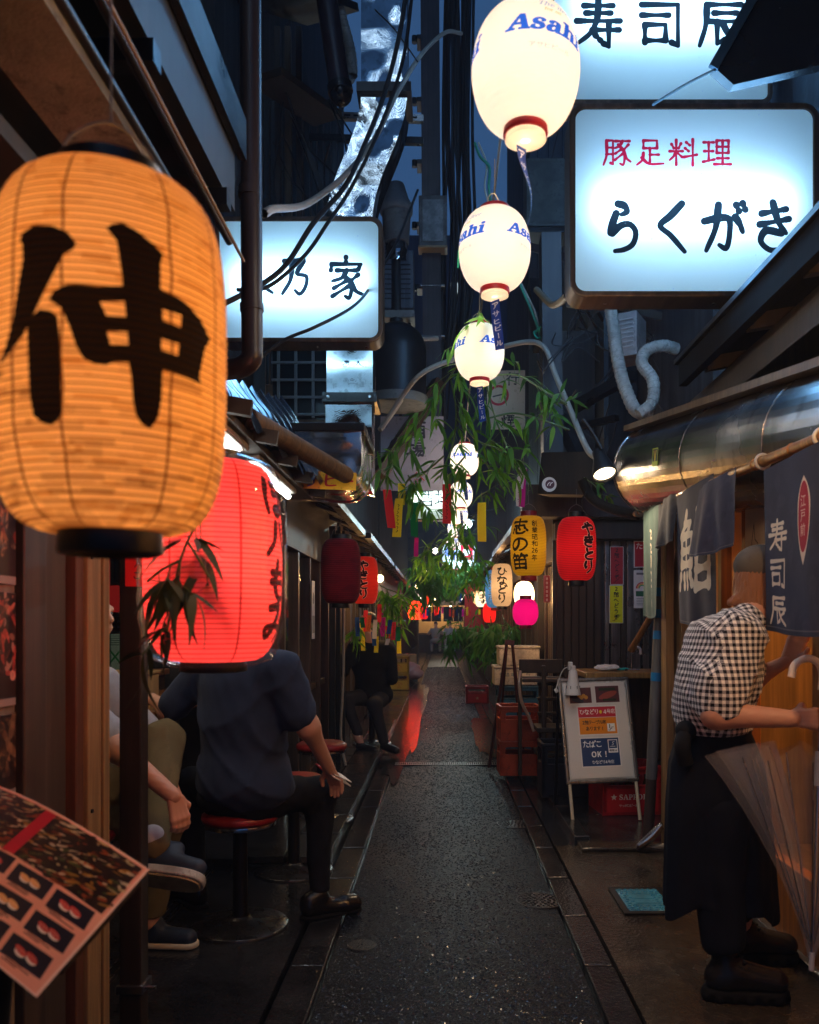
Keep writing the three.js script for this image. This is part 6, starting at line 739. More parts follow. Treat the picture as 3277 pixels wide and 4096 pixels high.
{ // wooden counter board
  const t = thing('counter_board', 'yellow wooden counter board behind the folding board', 'counter', V(0, 0, 0)); part(t, 'top', rspan(1.08, 1.9, 1.0, 1.045, -6.78, -6.2, 0.008), mat([0.5, 0.29, 0.1], 0.4, { t: 'wood', k: 1.6 })); for (const [x, z] of [[1.2, -6.7], [1.82, -6.7]]) part(t, 'leg', rod(V(x, 0.075, z), V(x, 1.0, z), 0.018, 10), M.steel); part(t, 'back_board', rspan(1.25, 1.88, 0.3, 0.98, -6.76, -6.73), mat([0.12, 0.05, 0.025], 0.5, { t: 'wood' }));
  single('tissue', 'crumpled white tissue on the counter board', 'tissue', (() => { const g = new THREE.IcosahedronGeometry(0.06, 4), p = g.attributes.position; for (let i = 0; i < p.count; i++) { const v = V(p.getX(i), p.getY(i), p.getZ(i)), n = fbm(v.x * 3 + 5, v.z * 3 + v.y * 4 + 5, 9, 9, 3, 7); v.multiplyScalar(0.6 + 0.8 * n); p.setXYZ(i, v.x * 1.6, v.y * 0.42 + 0.01, v.z); } g.computeVertexNormals(); return at(g, 1.27, 1.063, -6.4); })(), mat([0.8, 0.8, 0.82], 0.9));
  const l = thing('gas_lighter', 'teal gas lighter with long nozzle on the counter board', 'lighter', V(1.43, 1.058, -6.42), -0.25); part(l, 'grip', [rb(0.1, 0.02, 0.03, 0.008, -0.06, 0, 0), rb(0.05, 0.016, 0.02, 0.006, -0.01, 0.004, 0)], mat([0.0, 0.45, 0.42], 0.35)); part(l, 'trigger', rb(0.02, 0.014, 0.01, 0.003, 0.0, -0.004, 0.012), M.black); part(l, 'nozzle', rod(V(0.01, 0, 0), V(0.1, -0.002, 0.0), 0.005, 10), M.steel);
  const s = thing('hooked_umbrella', 'closed umbrella with white hook hanging by the dark wall', 'umbrella', V(0, 0, 0)); part(s, 'hook', tube([P(1332, 1375, 6.9), P(1334, 1368, 6.9), P(1340, 1362, 6.9), P(1348, 1366, 6.9), P(1350, 1378, 6.9)], 0.011, 20, 10), mat([0.75, 0.75, 0.78], 0.3)); part(s, 'shaft', rod(P(1331, 1372, 6.9), P(1328, 1500, 6.9), 0.007, 8), M.chrome); part(s, 'folded_canopy', lathe([[0.012, -0.35], [0.03, -0.1], [0.035, 0.05], [0.015, 0.12]], 14).translate(...P(1329, 1440, 6.88).toArray()), mat([0.6, 0.66, 0.7], 0.3, { transmission: 0.6, thickness: 0 }));
  single('wooden_pole', 'short slanting bamboo pole leaning against the dark wall', 'pole', [rod(P(1331, 1366, 6.7), P(1388, 1270, 6.3), 0.026, 14), rod(P(1330, 1369, 6.71), P(1334, 1361, 6.68), 0.031, 14)], mat([0.42, 0.22, 0.06], 0.5, { t: 'wood', k: 2 }));
}
function flat(name, label, category, w, h, pos, ry, draw, o = {}) { const m = mat([1, 1, 1], o.rough ?? 0.55); m.map = canvasTex(o.px ?? 128, Math.round((o.px ?? 128) * h / w), draw); const g = new RoundedBoxGeometry(w, h, 0.004, 1, 0.0015); const uv = g.attributes.uv, p = g.attributes.position; for (let i = 0; i < p.count; i++) uv.setXY(i, p.getX(i) / w + 0.5, p.getY(i) / h + 0.5); const t = single(name, label, category, keepUV(g), m, o.group); t.position.copy(pos); t.rotation.set(o.rx ?? 0, ry, o.rz ?? 0); return t; }
const stair = (bg, fg) => (x, w, h) => { x.fillStyle = '#e8e6e2'; x.fillRect(0, 0, w, h); x.fillStyle = bg; x.fillRect(5, 5, w - 10, h - 10); ink(x, fg); x.font = 'bold 48px sans-serif'; x.textAlign = 'center'; x.fillText('2', w / 2, 52); column(x, '階へどうぞ', w * 0.32, 62, 46, fg, 0.13, 1.12); x.strokeStyle = fg; x.lineWidth = 4; x.beginPath(); x.moveTo(w * 0.25, h - 24); for (let i = 0; i < 4; i++) { x.lineTo(w * (0.4 + i * 0.12), h - 24 - i * 14); x.lineTo(w * (0.4 + i * 0.12), h - 38 - i * 14); } x.stroke(); };
flat('paper_notice', 'red vertical paper notice on the aluminium door', 'notice', 0.12, 0.34, V(1.565, 1.93, -7.41), 0, stair('#a81a26', '#3a0a10'), { px: 128 }); flat('paper_notice', 'yellow vertical paper notice below the red one', 'notice', 0.125, 0.34, V(1.56, 1.585, -7.41), 0, stair('#e2e000', '#16160a'), { px: 128 });
flat('paper_notice', 'red and white poster at the edge of the recess door', 'notice', 0.15, 0.24, V(1.79, 2.03, -7.405), 0, (x, w, h) => { x.fillStyle = '#e4dcd8'; x.fillRect(0, 0, w, h); x.fillStyle = '#c01c2c'; x.fillRect(8, 8, w - 16, h - 16); row(x, 'た', 18, 14, 50, '#f4e8e4', 0.13); }); flat('paper_notice', 'white printed sheet with rainbow mark on the recess door', 'notice', 0.15, 0.34, V(1.79, 1.72, -7.405), 0, (x, w, h) => { x.fillStyle = '#dcdad4'; x.fillRect(0, 0, w, h); x.lineWidth = 8; ['#c83030', '#e8a030', '#38a050'].forEach((c, i) => { x.strokeStyle = c; x.beginPath(); x.arc(w / 2, 140, 44 - i * 10, 3.14, 6.28); x.stroke(); }); x.fillStyle = '#1c5a3c'; x.fillRect(16, 160, w - 32, 40); x.fillStyle = '#777'; for (let i = 0; i < 5; i++) x.fillRect(20, 215 + i * 12, w - 40, 4); x.fillRect(20, 20, 70, 16); });
flat('paper_notice', 'small narrow red notice on the dark timber front', 'notice', 0.06, 0.24, P(1152, 1240, 7.38), 0, (x, w, h) => { x.fillStyle = '#c03028'; x.fillRect(0, 0, w, h); x.strokeStyle = '#f0c8b8'; x.lineWidth = 4; x.strokeRect(6, 6, w - 12, h - 12); x.fillStyle = '#f0c8b8'; for (let i = 0; i < 7; i++) x.fillRect(w * 0.35, 30 + i * 60, w * 0.3, 36); }, { px: 96 });

// ---------------------------------------------------------------- crates and boxes
function crate(label, pos, turn, w, h, d, color, text, o = {}) {
  const t = thing('bottle_crate', label, 'crate', pos, turn, o.group), m = mat(color, 0.42, { t: 'grime', k: 2 }), e = 0.014, hh = h * 0.62;
  const wall = (L) => { const s = new THREE.Shape([[-L / 2, 0], [L / 2, 0], [L / 2, h], [-L / 2, h]].map(([a, b]) => new THREE.Vector2(a, b))), k = new THREE.Path(), y0 = hh, y1 = h - 0.045, c = L / 2 - 0.04; k.moveTo(-c, y0).lineTo(c, y0).lineTo(c, y1 - 0.02).quadraticCurveTo(c, y1, c - 0.03, y1).lineTo(-c + 0.03, y1).quadraticCurveTo(-c, y1, -c, y1 - 0.02).lineTo(-c, y0); s.holes.push(k); return new THREE.ExtrudeGeometry(s, { depth: e, bevelEnabled: true, bevelSize: 0.003, bevelThickness: 0.003, bevelSegments: 1, curveSegments: 4 }); };
  part(t, 'wall', at(wall(w), 0, 0, d / 2 - e), m); part(t, 'wall', at(wall(w), 0, 0, -d / 2), m); part(t, 'wall', at(wall(d - 0.036), -w / 2, 0, 0, 0, Math.PI / 2), m); part(t, 'wall', at(wall(d - 0.036), w / 2 - e, 0, 0, 0, Math.PI / 2), m);
  part(t, 'rim', [rspan(-w / 2 - 0.006, w / 2 + 0.006, h - 0.02, h + 0.006, d / 2 - e - 0.004, d / 2 + 0.008), rspan(-w / 2 - 0.006, w / 2 + 0.006, h - 0.02, h + 0.006, -d / 2 - 0.008, -d / 2 + e + 0.004), rspan(-w / 2 - 0.006, -w / 2 + e + 0.004, h - 0.019, h + 0.005, -d / 2 + 0.02, d / 2 - 0.02), rspan(w / 2 - e - 0.004, w / 2 + 0.006, h - 0.019, h + 0.005, -d / 2 + 0.02, d / 2 - 0.02)], m);
  part(t, 'floor', span(-w / 2 + 0.016, w / 2 - 0.016, 0.006, 0.016, -d / 2 + 0.016, d / 2 - 0.016), m); for (const [a, b] of [[-1, 1], [1, 1], [-1, -1], [1, -1]]) part(t, 'corner_rib', rb(0.03, h - 0.03, 0.03, 0.008, a * (w / 2 - 0.012), h / 2, b * (d / 2 - 0.012)), m);
  if (o.bottles) { const gl = ready(lathe([[0.001, 0], [0.032, 0.002], [0.033, 0.15], [0.013, 0.21], [0.013, 0.265], [0.016, 0.267], [0.016, 0.275], [0.001, 0.275]], 12)); for (let i = 0; i < 4; i++) for (let j = 0; j < 3; j++) { if (R() < 0.25) continue; const b = tag(part(scene, numbered('beer_bottle'), gl, mat([0.05, 0.02, 0.008], 0.08)), 'brown bottle standing in the ' + o.bottles, 'bottle', 'bottles in the ' + o.bottles); b.position.set(pos.x + (-w * 0.36 + i * w * 0.24) * Math.cos(turn), pos.y + 0.016, pos.z - d * 0.3 + j * d * 0.3); } }
  if (text) { const lw = w * 0.86, lh = hh * 0.8, p = part(t, 'printed_front', keepUV(at(new THREE.PlaneGeometry(lw, lh), 0, hh * 0.5, d / 2 + 0.0045)), mat([1, 1, 1], 0.42)); p.material.map = canvasTex(512, Math.round(512 * lh / lw), text); }
  return t;
}
const cssOf = (c) => '#' + C(...c).getHexString();
const RED = [0.52, 0.015, 0.02], YEL = [0.55, 0.3, 0.015], BLU = [0.02, 0.11, 0.2], ORG = [0.5, 0.06, 0.015], NAV = [0.012, 0.016, 0.028];
const star = (x, cx, cyy, r) => { x.beginPath(); for (let i = 0; i < 10; i++) { const a = -Math.PI / 2 + i * Math.PI / 5, q = i % 2 ? r * 0.42 : r; x.lineTo(cx + q * Math.cos(a), cyy + q * Math.sin(a)); } x.fill(); };
crate('red beer crate with white star and lettering under the board', V(1.36, 0.032, -6.16), 0.1, 0.44, 0.34, 0.36, RED, (x, w, h) => { x.fillStyle = cssOf(RED); x.fillRect(0, 0, w, h); x.fillStyle = '#e4dcd4'; star(x, w * 0.13, h * 0.36, 34); x.font = 'bold 70px serif'; x.textAlign = 'left'; x.fillText('SAPPORO', w * 0.23, h * 0.36 + 25); row(x, 'サッポロビール', w * 0.23, h * 0.66, 28, '#e4dcd4', 0.12, 0.95); }, { bottles: 'red beer crate under the board' });
crate('upper of two orange crates beside the folding stand', V(0.70, 0.37, -7.55), 0.06, 0.36, 0.3, 0.32, ORG); crate('lower of two orange crates beside the folding stand', V(0.70, 0.06, -7.55), 0.03, 0.36, 0.3, 0.32, ORG);
crate('upper blue crate under the white foam boxes', V(0.80, 0.45, -8.7), 0, 0.44, 0.32, 0.36, BLU, (x, w, h) => { x.fillStyle = cssOf(BLU); x.fillRect(0, 0, w, h); x.strokeStyle = '#0a1420'; x.lineWidth = 9; for (const k of [130, 230, 330]) { x.beginPath(); x.moveTo(k, 40); x.lineTo(k + 8, 130); x.moveTo(k - 20, 80); x.lineTo(k + 40, 76); x.stroke(); } }); crate('lower blue crate under the white foam boxes', V(0.80, 0.08, -8.7), 0.04, 0.44, 0.36, 0.36, BLU);
crate('dark navy plastic crate standing in front of the stacked chairs', V(0.98, 0.032, -6.75), 0, 0.36, 0.42, 0.32, NAV);
crate('small red crate far along the right kerb', V(0.64, 0.0, -15), 0, 0.4, 0.3, 0.34, RED, (x, w, h) => { x.fillStyle = cssOf(RED); x.fillRect(0, 0, w, h); x.fillStyle = '#c89a80'; star(x, w / 2, h / 2, 50); });
const house = (x, w, h) => { x.fillStyle = cssOf(YEL); x.fillRect(0, 0, w, h); x.strokeStyle = '#b8481c'; x.lineWidth = 14; x.beginPath(); x.moveTo(w * 0.3, h * 0.5); x.lineTo(w * 0.5, h * 0.15); x.lineTo(w * 0.7, h * 0.5); x.moveTo(w * 0.38, h * 0.8); x.lineTo(w * 0.62, h * 0.8); x.moveTo(w * 0.5, h * 0.4); x.lineTo(w * 0.5, h * 0.8); x.stroke(); };
crate('upper yellow beer crate by the left kerb', V(-0.9, 0.4, -17.6), 0, 0.42, 0.34, 0.36, YEL, house, { bottles: 'upper yellow crate' }); crate('lower yellow beer crate by the left kerb', V(-0.9, 0.04, -17.6), 0.03, 0.42, 0.34, 0.36, YEL, house);
function foamBox(label, pos, w, h, d, mark) { const t = thing('foam_box', label, 'box', pos, 0), m = mat([0.62, 0.56, 0.47], 0.8, { t: 'grime', k: 3 }); part(t, 'box', rspan(-w / 2, w / 2, 0, h - 0.03, -d / 2, d / 2, 0.012), m); part(t, 'lid', rspan(-w / 2 - 0.008, w / 2 + 0.008, h - 0.028, h, -d / 2 - 0.008, d / 2 + 0.008, 0.01), m); if (mark) { const p = part(t, 'printed_mark', keepUV(at(new THREE.PlaneGeometry(w * 0.86, 0.06), 0, h * 0.55, d / 2 + 0.002)), mat([1, 1, 1], 0.8)); p.material.map = canvasTex(256, 40, (x, W, H) => { x.fillStyle = '#c0b6a2'; x.fillRect(0, 0, W, H); row(x, '行酒場', 16, 4, 30, '#5a7080', 0.1, 1.3); row(x, '行', 200, 4, 30, '#5a7080', 0.1); }); } }
foamBox('upper white foam box on the blue crates', V(0.80, 0.985, -8.7), 0.42, 0.2, 0.36); foamBox('lower white foam box with blue print on the blue crates', V(0.76, 0.78, -8.7), 0.44, 0.2, 0.38, true);
{ // folding stand, stacked chairs, hose
  const t = thing('folding_stand', 'dark red folding stand in front of the foam boxes', 'stand', V(0, 0, 0)), m = mat([0.07, 0.02, 0.02], 0.45, { t: 'wood' }); const top = P(1068, 1352, 8.1); for (const [u, d] of [[1030, 7.9], [1048, 8.4]]) part(t, 'leg', beam(top, V((u - 930) * d / SC, 0.04, -d), 0.02, 0.02), m); for (const [dx, d] of [[0.14, 7.95], [0.2, 8.35]]) part(t, 'leg', beam(top.clone().add(V(0.05, 0, 0)), V(top.x + dx, 0.04, -d), 0.02, 0.02), m); part(t, 'hinge_bar', beam(top.clone().add(V(-0.02, 0, 0)), top.clone().add(V(0.07, -0.01, 0)), 0.045, 0.05), m);
  const c = thing('stacked_chairs', 'dark wooden chairs stacked upside down at the right wall', 'chair stack', V(0, 0, 0)), cx = (x0, x1, y0, y1, z0, z1, n) => part(c, n, rspan(x0, x1, y0, y1, z0, z1, 0.006), M.darkwood);
  cx(0.68, 1.06, 0.98, 1.1, -7.3, -7.24, 'top_rail'); cx(0.68, 1.06, 0.92, 0.95, -7.3, -6.95, 'seat'); for (const x of [0.69, 0.87, 1.04]) cx(x - 0.016, x + 0.016, 0.08, 1.0, -7.32, -7.28, 'leg'); cx(0.84, 0.875, 0.08, 1.06, -6.98, -6.945, 'leg'); cx(1.03, 1.065, 0.08, 1.06, -6.98, -6.945, 'leg'); for (let i = 0; i < 5; i++) cx(0.84, 1.06, 0.35 + i * 0.13, 0.38 + i * 0.13, -7.28, -7.24, 'slat'); cx(0.8, 1.08, 0.5, 0.54, -7.28, -6.93, 'seat'); cx(0.8, 1.08, 0.3, 0.33, -7.28, -6.93, 'seat');
  single('rubber_hose', 'pale pink rubber hose hanging beside the orange crates', 'hose', tube([P(1096, 1413, 7.2), P(1094, 1440, 7.15), P(1099, 1478, 7.15), P(1115, 1512, 7.2), P(1125, 1540, 7.2)], 0.014, 30, 10), mat([0.5, 0.33, 0.24], 0.5));
}
// ---------------------------------------------------------------- overhead on the right
{
  const c = P(1268, 978, 5.4), t = thing('spotlight', 'black spotlight with a glowing lens above the red lantern', 'spotlight', c), dir = V(0.12, -0.82, 0.45).normalize(), q = new THREE.Quaternion().setFromUnitVectors(V(0, -1, 0), dir), Q = (g) => g.applyQuaternion(q);
  part(t, 'housing', Q(lathe([[0.02, 0.12], [0.04, 0.11], [0.05, 0.04], [0.078, -0.06], [0.082, -0.085], [0.074, -0.085], [0.068, -0.06]], 32)), M.black); part(t, 'lamp_lens', Q(at(new THREE.CircleGeometry(0.072, 30), 0, -0.07, 0, Math.PI / 2)), mat([1, 0.9, 0.8], 0.4, { e: [1, 0.78, 0.5], ei: 3.2 })); part(t, 'arm', tube([V(0, 0.1, 0), V(-0.05, 0.2, -0.02), V(-0.12, 0.3, -0.02)], 0.012, 16, 8), M.iron);
  const s = new THREE.SpotLight(0xffdcb0, 2.6, 0, 1.05, 0.6); s.position.copy(dir.clone().multiplyScalar(0.1)); s.target.position.copy(c.clone().add(dir)); scene.add(s.target); s.castShadow = true; s.shadow.radius = 3; s.name = 'spot_light'; t.add(s);
}
{ // work lamp under the eave, just outside the frame, that shines on the hood and curtains
  const p = V(1.12, 2.42, -1.85), t = thing('eave_lamp', 'warm bulb lamp under the right eave outside the frame', 'lamp', p); part(t, 'shade', lathe([[0.02, 0.1], [0.05, 0.09], [0.11, 0.0], [0.105, 0.0], [0.045, 0.08]], 28), M.iron); part(t, 'light_bulb', sph(0.035, 0, 0.02, 0), mat([1, 1, 1], 0.5, { e: [1, 0.72, 0.36], ei: 10 })); part(t, 'arm', tube([V(0, 0.1, 0), V(0.1, 0.3, 0), V(0.4, 0.34, 0)], 0.01, 16, 8), M.iron); lampAt(t, V(0, -0.04, 0), 0xffbe78, 2.6, 0.06);
}
function flexHose(label, pts, r) { const t = thing('insulated_hose', label, 'hose', V(0, 0, 0)), c = curve(pts); part(t, 'hose', new THREE.TubeGeometry(c, 70, r, 14), M.hose); const n = Math.round(c.getLength() / 0.045); const g = ready(new THREE.TorusGeometry(r * 1.02, r * 0.07, 5, 16)); for (let i = 1; i < n; i++) { const m = part(t, 'tape_wrap', g, M.hose); m.position.copy(c.getPointAt(i / n)); m.quaternion.setFromUnitVectors(V(0, 0, 1), c.getTangentAt(i / n)); m.rotateX(rr(-0.3, 0.3)); } return t; }
flexHose('thick wrapped grey hose hanging below the large right sign', [P(1285, 640, 6.1), P(1292, 690, 6.1), P(1302, 760, 6.0), P(1318, 820, 5.9), P(1345, 868, 5.8), P(1372, 862, 5.75)], 0.045); flexHose('wrapped grey hose bent over beside the dark eave', [P(1345, 872, 5.75), P(1372, 850, 5.75), P(1375, 800, 5.8), P(1352, 765, 5.85), P(1362, 738, 5.9), P(1395, 728, 5.9), P(1425, 735, 5.95)], 0.042);
{ const t = thing('air_conditioner', 'pinkish white louvred unit wedged behind the grey hoses', 'air conditioner', P(1325, 715, 6.5), -0.5); part(t, 'case', rb(0.2, 0.34, 0.28, 0.01), mat([0.42, 0.34, 0.32], 0.6, { t: 'grime' })); for (let i = 0; i < 7; i++) part(t, 'louvre', rb(0.15, 0.012, 0.012, 0.003, 0, -0.1 + i * 0.035, 0.143, 0.4), mat([0.36, 0.3, 0.28], 0.6)); }
{ const t = thing('metal_cabinet', 'grey metal cabinet behind the white lanterns', 'cabinet', P(1150, 420, 8.2)); part(t, 'case', rb(0.42, 0.66, 0.3, 0.012), mat([0.1, 0.12, 0.12], 0.6, { t: 'grime', k: 2, b: 'fine', bs: 0.004 })); part(t, 'lower_rail', rb(0.46, 0.05, 0.32, 0.008, 0, -0.37, 0), M.iron); part(t, 'door_line', rb(0.38, 0.6, 0.006, 0.004, 0, 0.0, 0.153), mat([0.085, 0.1, 0.1], 0.6, { t: 'grime', k: 2 })); }
// ---------------------------------------------------------------- left foreground
{ const t = thing('square_post', 'dark square steel post in front of the person in khaki', 'post', V(-1.03, 0, -2.78)); part(t, 'post', rspan(-0.036, 0.036, 0.02, 2.2, -0.036, 0.036, 0.005), mat([0.045, 0.03, 0.02], 0.4, { t: 'streak', r: 'rough' })); part(t, 'foot_plate', rspan(-0.06, 0.09, 0.004, 0.022, -0.06, 0.06), M.iron); part(t, 'clamp', [rspan(-0.045, 0.045, 0.18, 0.21, -0.045, 0.045, 0.004), rod(V(0.04, 0.195, 0.02), V(0.08, 0.195, 0.02), 0.006, 8)], M.steel); }
{ // laminated menu on a slanted stand
  const Rr = P(315, 1831, 1.5), B = P(77, 2101, 1.24), T4 = P(-60, 1640, 1.78), t = thing('menu_sheet', 'laminated colour menu with food pictures on a slanting stand', 'menu', V(0, 0, 0));
  const e1 = B.clone().sub(Rr), e2 = T4.clone().sub(Rr), n = e1.clone().cross(e2).normalize(); if (n.z < 0) n.negate();
  const g = cloth(1, 1, 12, 30, (a, b) => { const p = Rr.clone().addScaledVector(e1, 1 - b).addScaledVector(e2, 1 - a).addScaledVector(n, 0.035 * Math.sin((1 - a) * 2.6) - 0.012 * (1 - a)); return [p.x, p.y, p.z]; });
  const m = mat([1, 1, 1], 0.28, { clearcoat: 0.5, clearcoatRoughness: 0.15 });
  m.map = canvasTex(1024, 1024, (x, w, h) => { // v runs along the near edge; right side is the near end
    x.fillStyle = '#e9a184'; x.fillRect(0, 0, w, h); speckle(x, w, h, 60, '#f0b79a', 20, 70, 0.4);
    x.save(); x.translate(w, 0); x.rotate(Math.PI / 2);   // the print reads along the sheet's other edge
    const W = h, H = w; x.fillStyle = '#241a16'; x.fillRect(24, 24, W * 0.4, H - 48); for (let i = 0; i < 700; i++) { x.fillStyle = pick(['#a8782c', '#6a2c14', '#c8b680', '#4a5a2a', '#a04a22', '#241a14', '#1c1410', '#2a1c14', '#d8c8a0']); x.globalAlpha = 0.8; x.beginPath(); x.ellipse(24 + R() * W * 0.4, 24 + R() * (H - 48), rr(4, 34), rr(3, 13), 0.7 + R() * 0.8, 0, 7); x.fill(); } x.globalAlpha = 1; x.fillStyle = '#c81e34'; x.fillRect(24, H * 0.45, W * 0.4, 60); x.fillStyle = '#f0d8c8'; x.fillRect(W * 0.2, H * 0.45 - 8, 10, 0); x.restore();
    const cell = (i, j) => { const px = 50 + j * 195, py = h * 0.46 + i * 182; x.fillStyle = '#20202c'; x.save(); x.translate(px + 70, py + 50); x.rotate(-0.1); x.fillRect(-86, -66, 172, 132); const fc = pick(['#d8584a', '#e8a860', '#c83c34', '#e6c890', '#b83a30']); for (const dx of [-26, 22]) { x.fillStyle = '#e8dcc8'; x.beginPath(); x.ellipse(dx + 2, 10, 24, 20, 0.5, 0, 7); x.fill(); x.fillStyle = fc; x.beginPath(); x.ellipse(dx, -4, 30, 17, 0.55, 0, 7); x.fill(); x.strokeStyle = 'rgba(255,225,205,.55)'; x.lineWidth = 3; for (let k = -1; k < 2; k++) { x.beginPath(); x.moveTo(dx + k * 13 - 6, -16); x.lineTo(dx + k * 13 + 6, 10); x.stroke(); } } x.restore(); x.fillStyle = '#3a2018'; for (let k = 0; k < 3; k++) x.fillRect(px + rr(0, 20), py + 112 + k * 12, rr(60, 120), 6); };
    for (let i = 0; i < 3; i++) for (let j = 0; j < 5; j++) cell(i, j); x.strokeStyle = '#f2c8b0'; x.lineWidth = 14; x.strokeRect(4, 4, w - 8, h - 8);
  });
  part(t, 'sheet', g, m); const s = thing('menu_stand', 'dark slanting wooden stand under the menu sheet', 'stand', V(0, 0, 0)), c = Rr.clone().addScaledVector(e1, 0.5).addScaledVector(e2, 0.55).addScaledVector(n, -0.06);
  const q = new THREE.Matrix4().makeBasis(e1.clone().normalize(), n.clone().cross(e1).normalize(), n).setPosition(c.clone().addScaledVector(n, -0.03)); part(s, 'board', new RoundedBoxGeometry(e1.length() * 0.8, e2.length() * 0.8, 0.02, 2, 0.006).applyMatrix4(q), M.darkwood); part(s, 'leg', rod(c.clone().addScaledVector(n, -0.05), V(c.x - 0.12, 0.01, c.z - 0.1), 0.03, 14), M.iron); part(s, 'foot', cy(0.16, 0.17, 0.02, c.x - 0.12, 0.012, c.z - 0.1, 28), M.iron);
}
const dishes = (seedC, title) => (x, w, h) => { x.fillStyle = '#2a1c18'; x.fillRect(0, 0, w, h); for (let i = 0; i < 260; i++) { x.fillStyle = pick(seedC.concat('#1c1412', '#2a1c18', '#140e0c')); x.globalAlpha = 0.6; x.beginPath(); x.ellipse(R() * w, R() * h * 0.75, rr(3, 26), rr(3, 12), R() * 3, 0, 7); x.fill(); } x.globalAlpha = 1; x.fillStyle = '#8a8078'; x.fillRect(0, h * 0.93, w, h * 0.07); if (title) row(x, title, w * 0.2, h * 0.68, h * 0.16, '#d8382c', 0.14, 0.98); };
[['upper dish poster on the left shop wall', 1.5, 1.8, ['#8a5a3a', '#c8a070', '#4a5a5a', '#a83c2c']], ['dish poster with pale bands on the left shop wall', 1.2, 1.48, ['#b8765a', '#d8a890', '#5a2c24', '#c84a3c']], ['black dish poster with red letters, lowest on the left wall', 0.98, 1.18, ['#6a4a30', '#3a2a24', '#8a6a4a'], 'サル']].forEach(([l, y0, y1, c, ti]) => flat('dish_poster', l, 'poster', 0.3, y1 - y0, V(-1.068, (y0 + y1) / 2, -1.93), Math.PI / 2, dishes(c, ti), { px: 256, rough: 0.4 }));
flat('wall_notice', 'green and white notice on the end wall inside the bar', 'notice', 0.34, 0.44, P(262, 1355, 5.8), 0, (x, w, h) => { x.fillStyle = '#e4eee8'; x.fillRect(0, 0, w, h); x.fillStyle = '#12843c'; x.fillRect(0, h * 0.08, w, h * 0.22); x.fillStyle = '#fff'; for (let i = 0; i < 6; i++) x.fillRect(20 + i * 36, h * 0.13, 22, 12), x.fillRect(20 + i * 36, h * 0.22, 24, 10); x.strokeStyle = '#1c9a4a'; x.lineWidth = 9; x.beginPath(); x.moveTo(50, h * 0.6); x.lineTo(110, h * 0.82); x.moveTo(110, h * 0.6); x.lineTo(50, h * 0.82); x.stroke(); x.fillStyle = '#5a7a6a'; for (let i = 0; i < 6; i++) x.fillRect(20, h * (0.34 + i * 0.035), 180, 4); }, { px: 256 });
flat('wall_notice', 'red banner strip on the end wall inside the bar', 'notice', 0.1, 0.7, P(240, 1230, 5.8), 0, (x, w, h) => { x.fillStyle = '#c8141c'; x.fillRect(0, 0, w, h); }, { px: 32 }); flat('wall_notice', 'cream notice high on the end wall inside the bar', 'notice', 0.16, 0.22, P(256, 1200, 5.8), 0, (x, w, h) => { x.fillStyle = '#c8b070'; x.fillRect(0, 0, w, h); x.strokeStyle = '#8a7030'; x.lineWidth = 5; x.strokeRect(20, 20, w - 40, h - 40); }, { px: 96 });
flat('hanging_sign', 'small red hanging sign beside the dark square post', 'sign', 0.062, 0.1, P(284, 1203, 2.72), 0.05, (x, w, h) => { x.fillStyle = '#e01818'; x.fillRect(0, 0, w, h); row(x, '八', 60, 20, 60, '#4a0404', 0.14); row(x, 'こ', 50, 100, 60, '#4a0404', 0.12); }, { px: 128 });
{ const t = thing('sake_bottle', 'green glass bottle on the bar counter shelf', 'bottle', V(-2.05, 1.1, -3.6)); part(t, 'bottle', lathe([[0.001, 0], [0.045, 0.002], [0.046, 0.2], [0.016, 0.28], [0.015, 0.36], [0.001, 0.36]], 20), mat([0.02, 0.12, 0.04], 0.08)); copyOf(t, 'second green glass bottle on the bar counter shelf', V(-2.08, 1.1, -3.85)); const b = thing('wooden_box', 'pale wooden box on the bar counter', 'box', V(-1.74, 0.967, -4.5)); part(b, 'box', rspan(-0.14, 0.14, 0, 0.16, -0.2, 0.2), M.palewood); part(b, 'lid', rspan(-0.15, 0.15, 0.162, 0.18, -0.21, 0.21), M.palewood); const c = thing('beer_glass', 'glass of beer on the bar counter', 'glass', V(-1.55, 0.967, -4.15)); part(c, 'glass', lathe([[0.001, 0], [0.03, 0.001], [0.036, 0.14], [0.034, 0.14], [0.028, 0.006], [0.001, 0.006]], 24), M.glass); part(c, 'beer', cy(0.031, 0.027, 0.1, 0, 0.057, 0, 20), mat([0.6, 0.3, 0.03], 0.2)); }
// ---------------------------------------------------------------- along the left fronts
flat('photo_poster', 'tall white photo poster on the bronze glazed front', 'poster', 0.16, 0.5, V(-1.105, 1.53, -7.15), Math.PI / 2, (x, w, h) => { x.fillStyle = '#c8ccd0'; x.fillRect(0, 0, w, h); x.fillStyle = '#6a7278'; x.beginPath(); x.arc(w / 2, h * 0.3, 40, 0, 7); x.fill(); x.fillStyle = '#888'; x.fillRect(10, h * 0.6, w - 20, h * 0.3); });
{ const t = thing('wall_bulb', 'bare glowing bulb on the left wall by the hanging strips', 'lamp', P(800, 1218, 9.6)); part(t, 'light_bulb', sph(0.045, 0, 0, 0, 16), mat([1, 1, 1], 0.5, { e: [1, 0.72, 0.36], ei: 9 })); part(t, 'socket', cy(0.02, 0.02, 0.05, 0, 0.06, 0, 12), M.black); part(t, 'arm', rod(V(0, 0.08, 0), V(-0.35, 0.12, 0), 0.008, 8), M.iron); lampAt(t, V(0, 0, 0), 0xffbe70, 2.0, 0.05); }
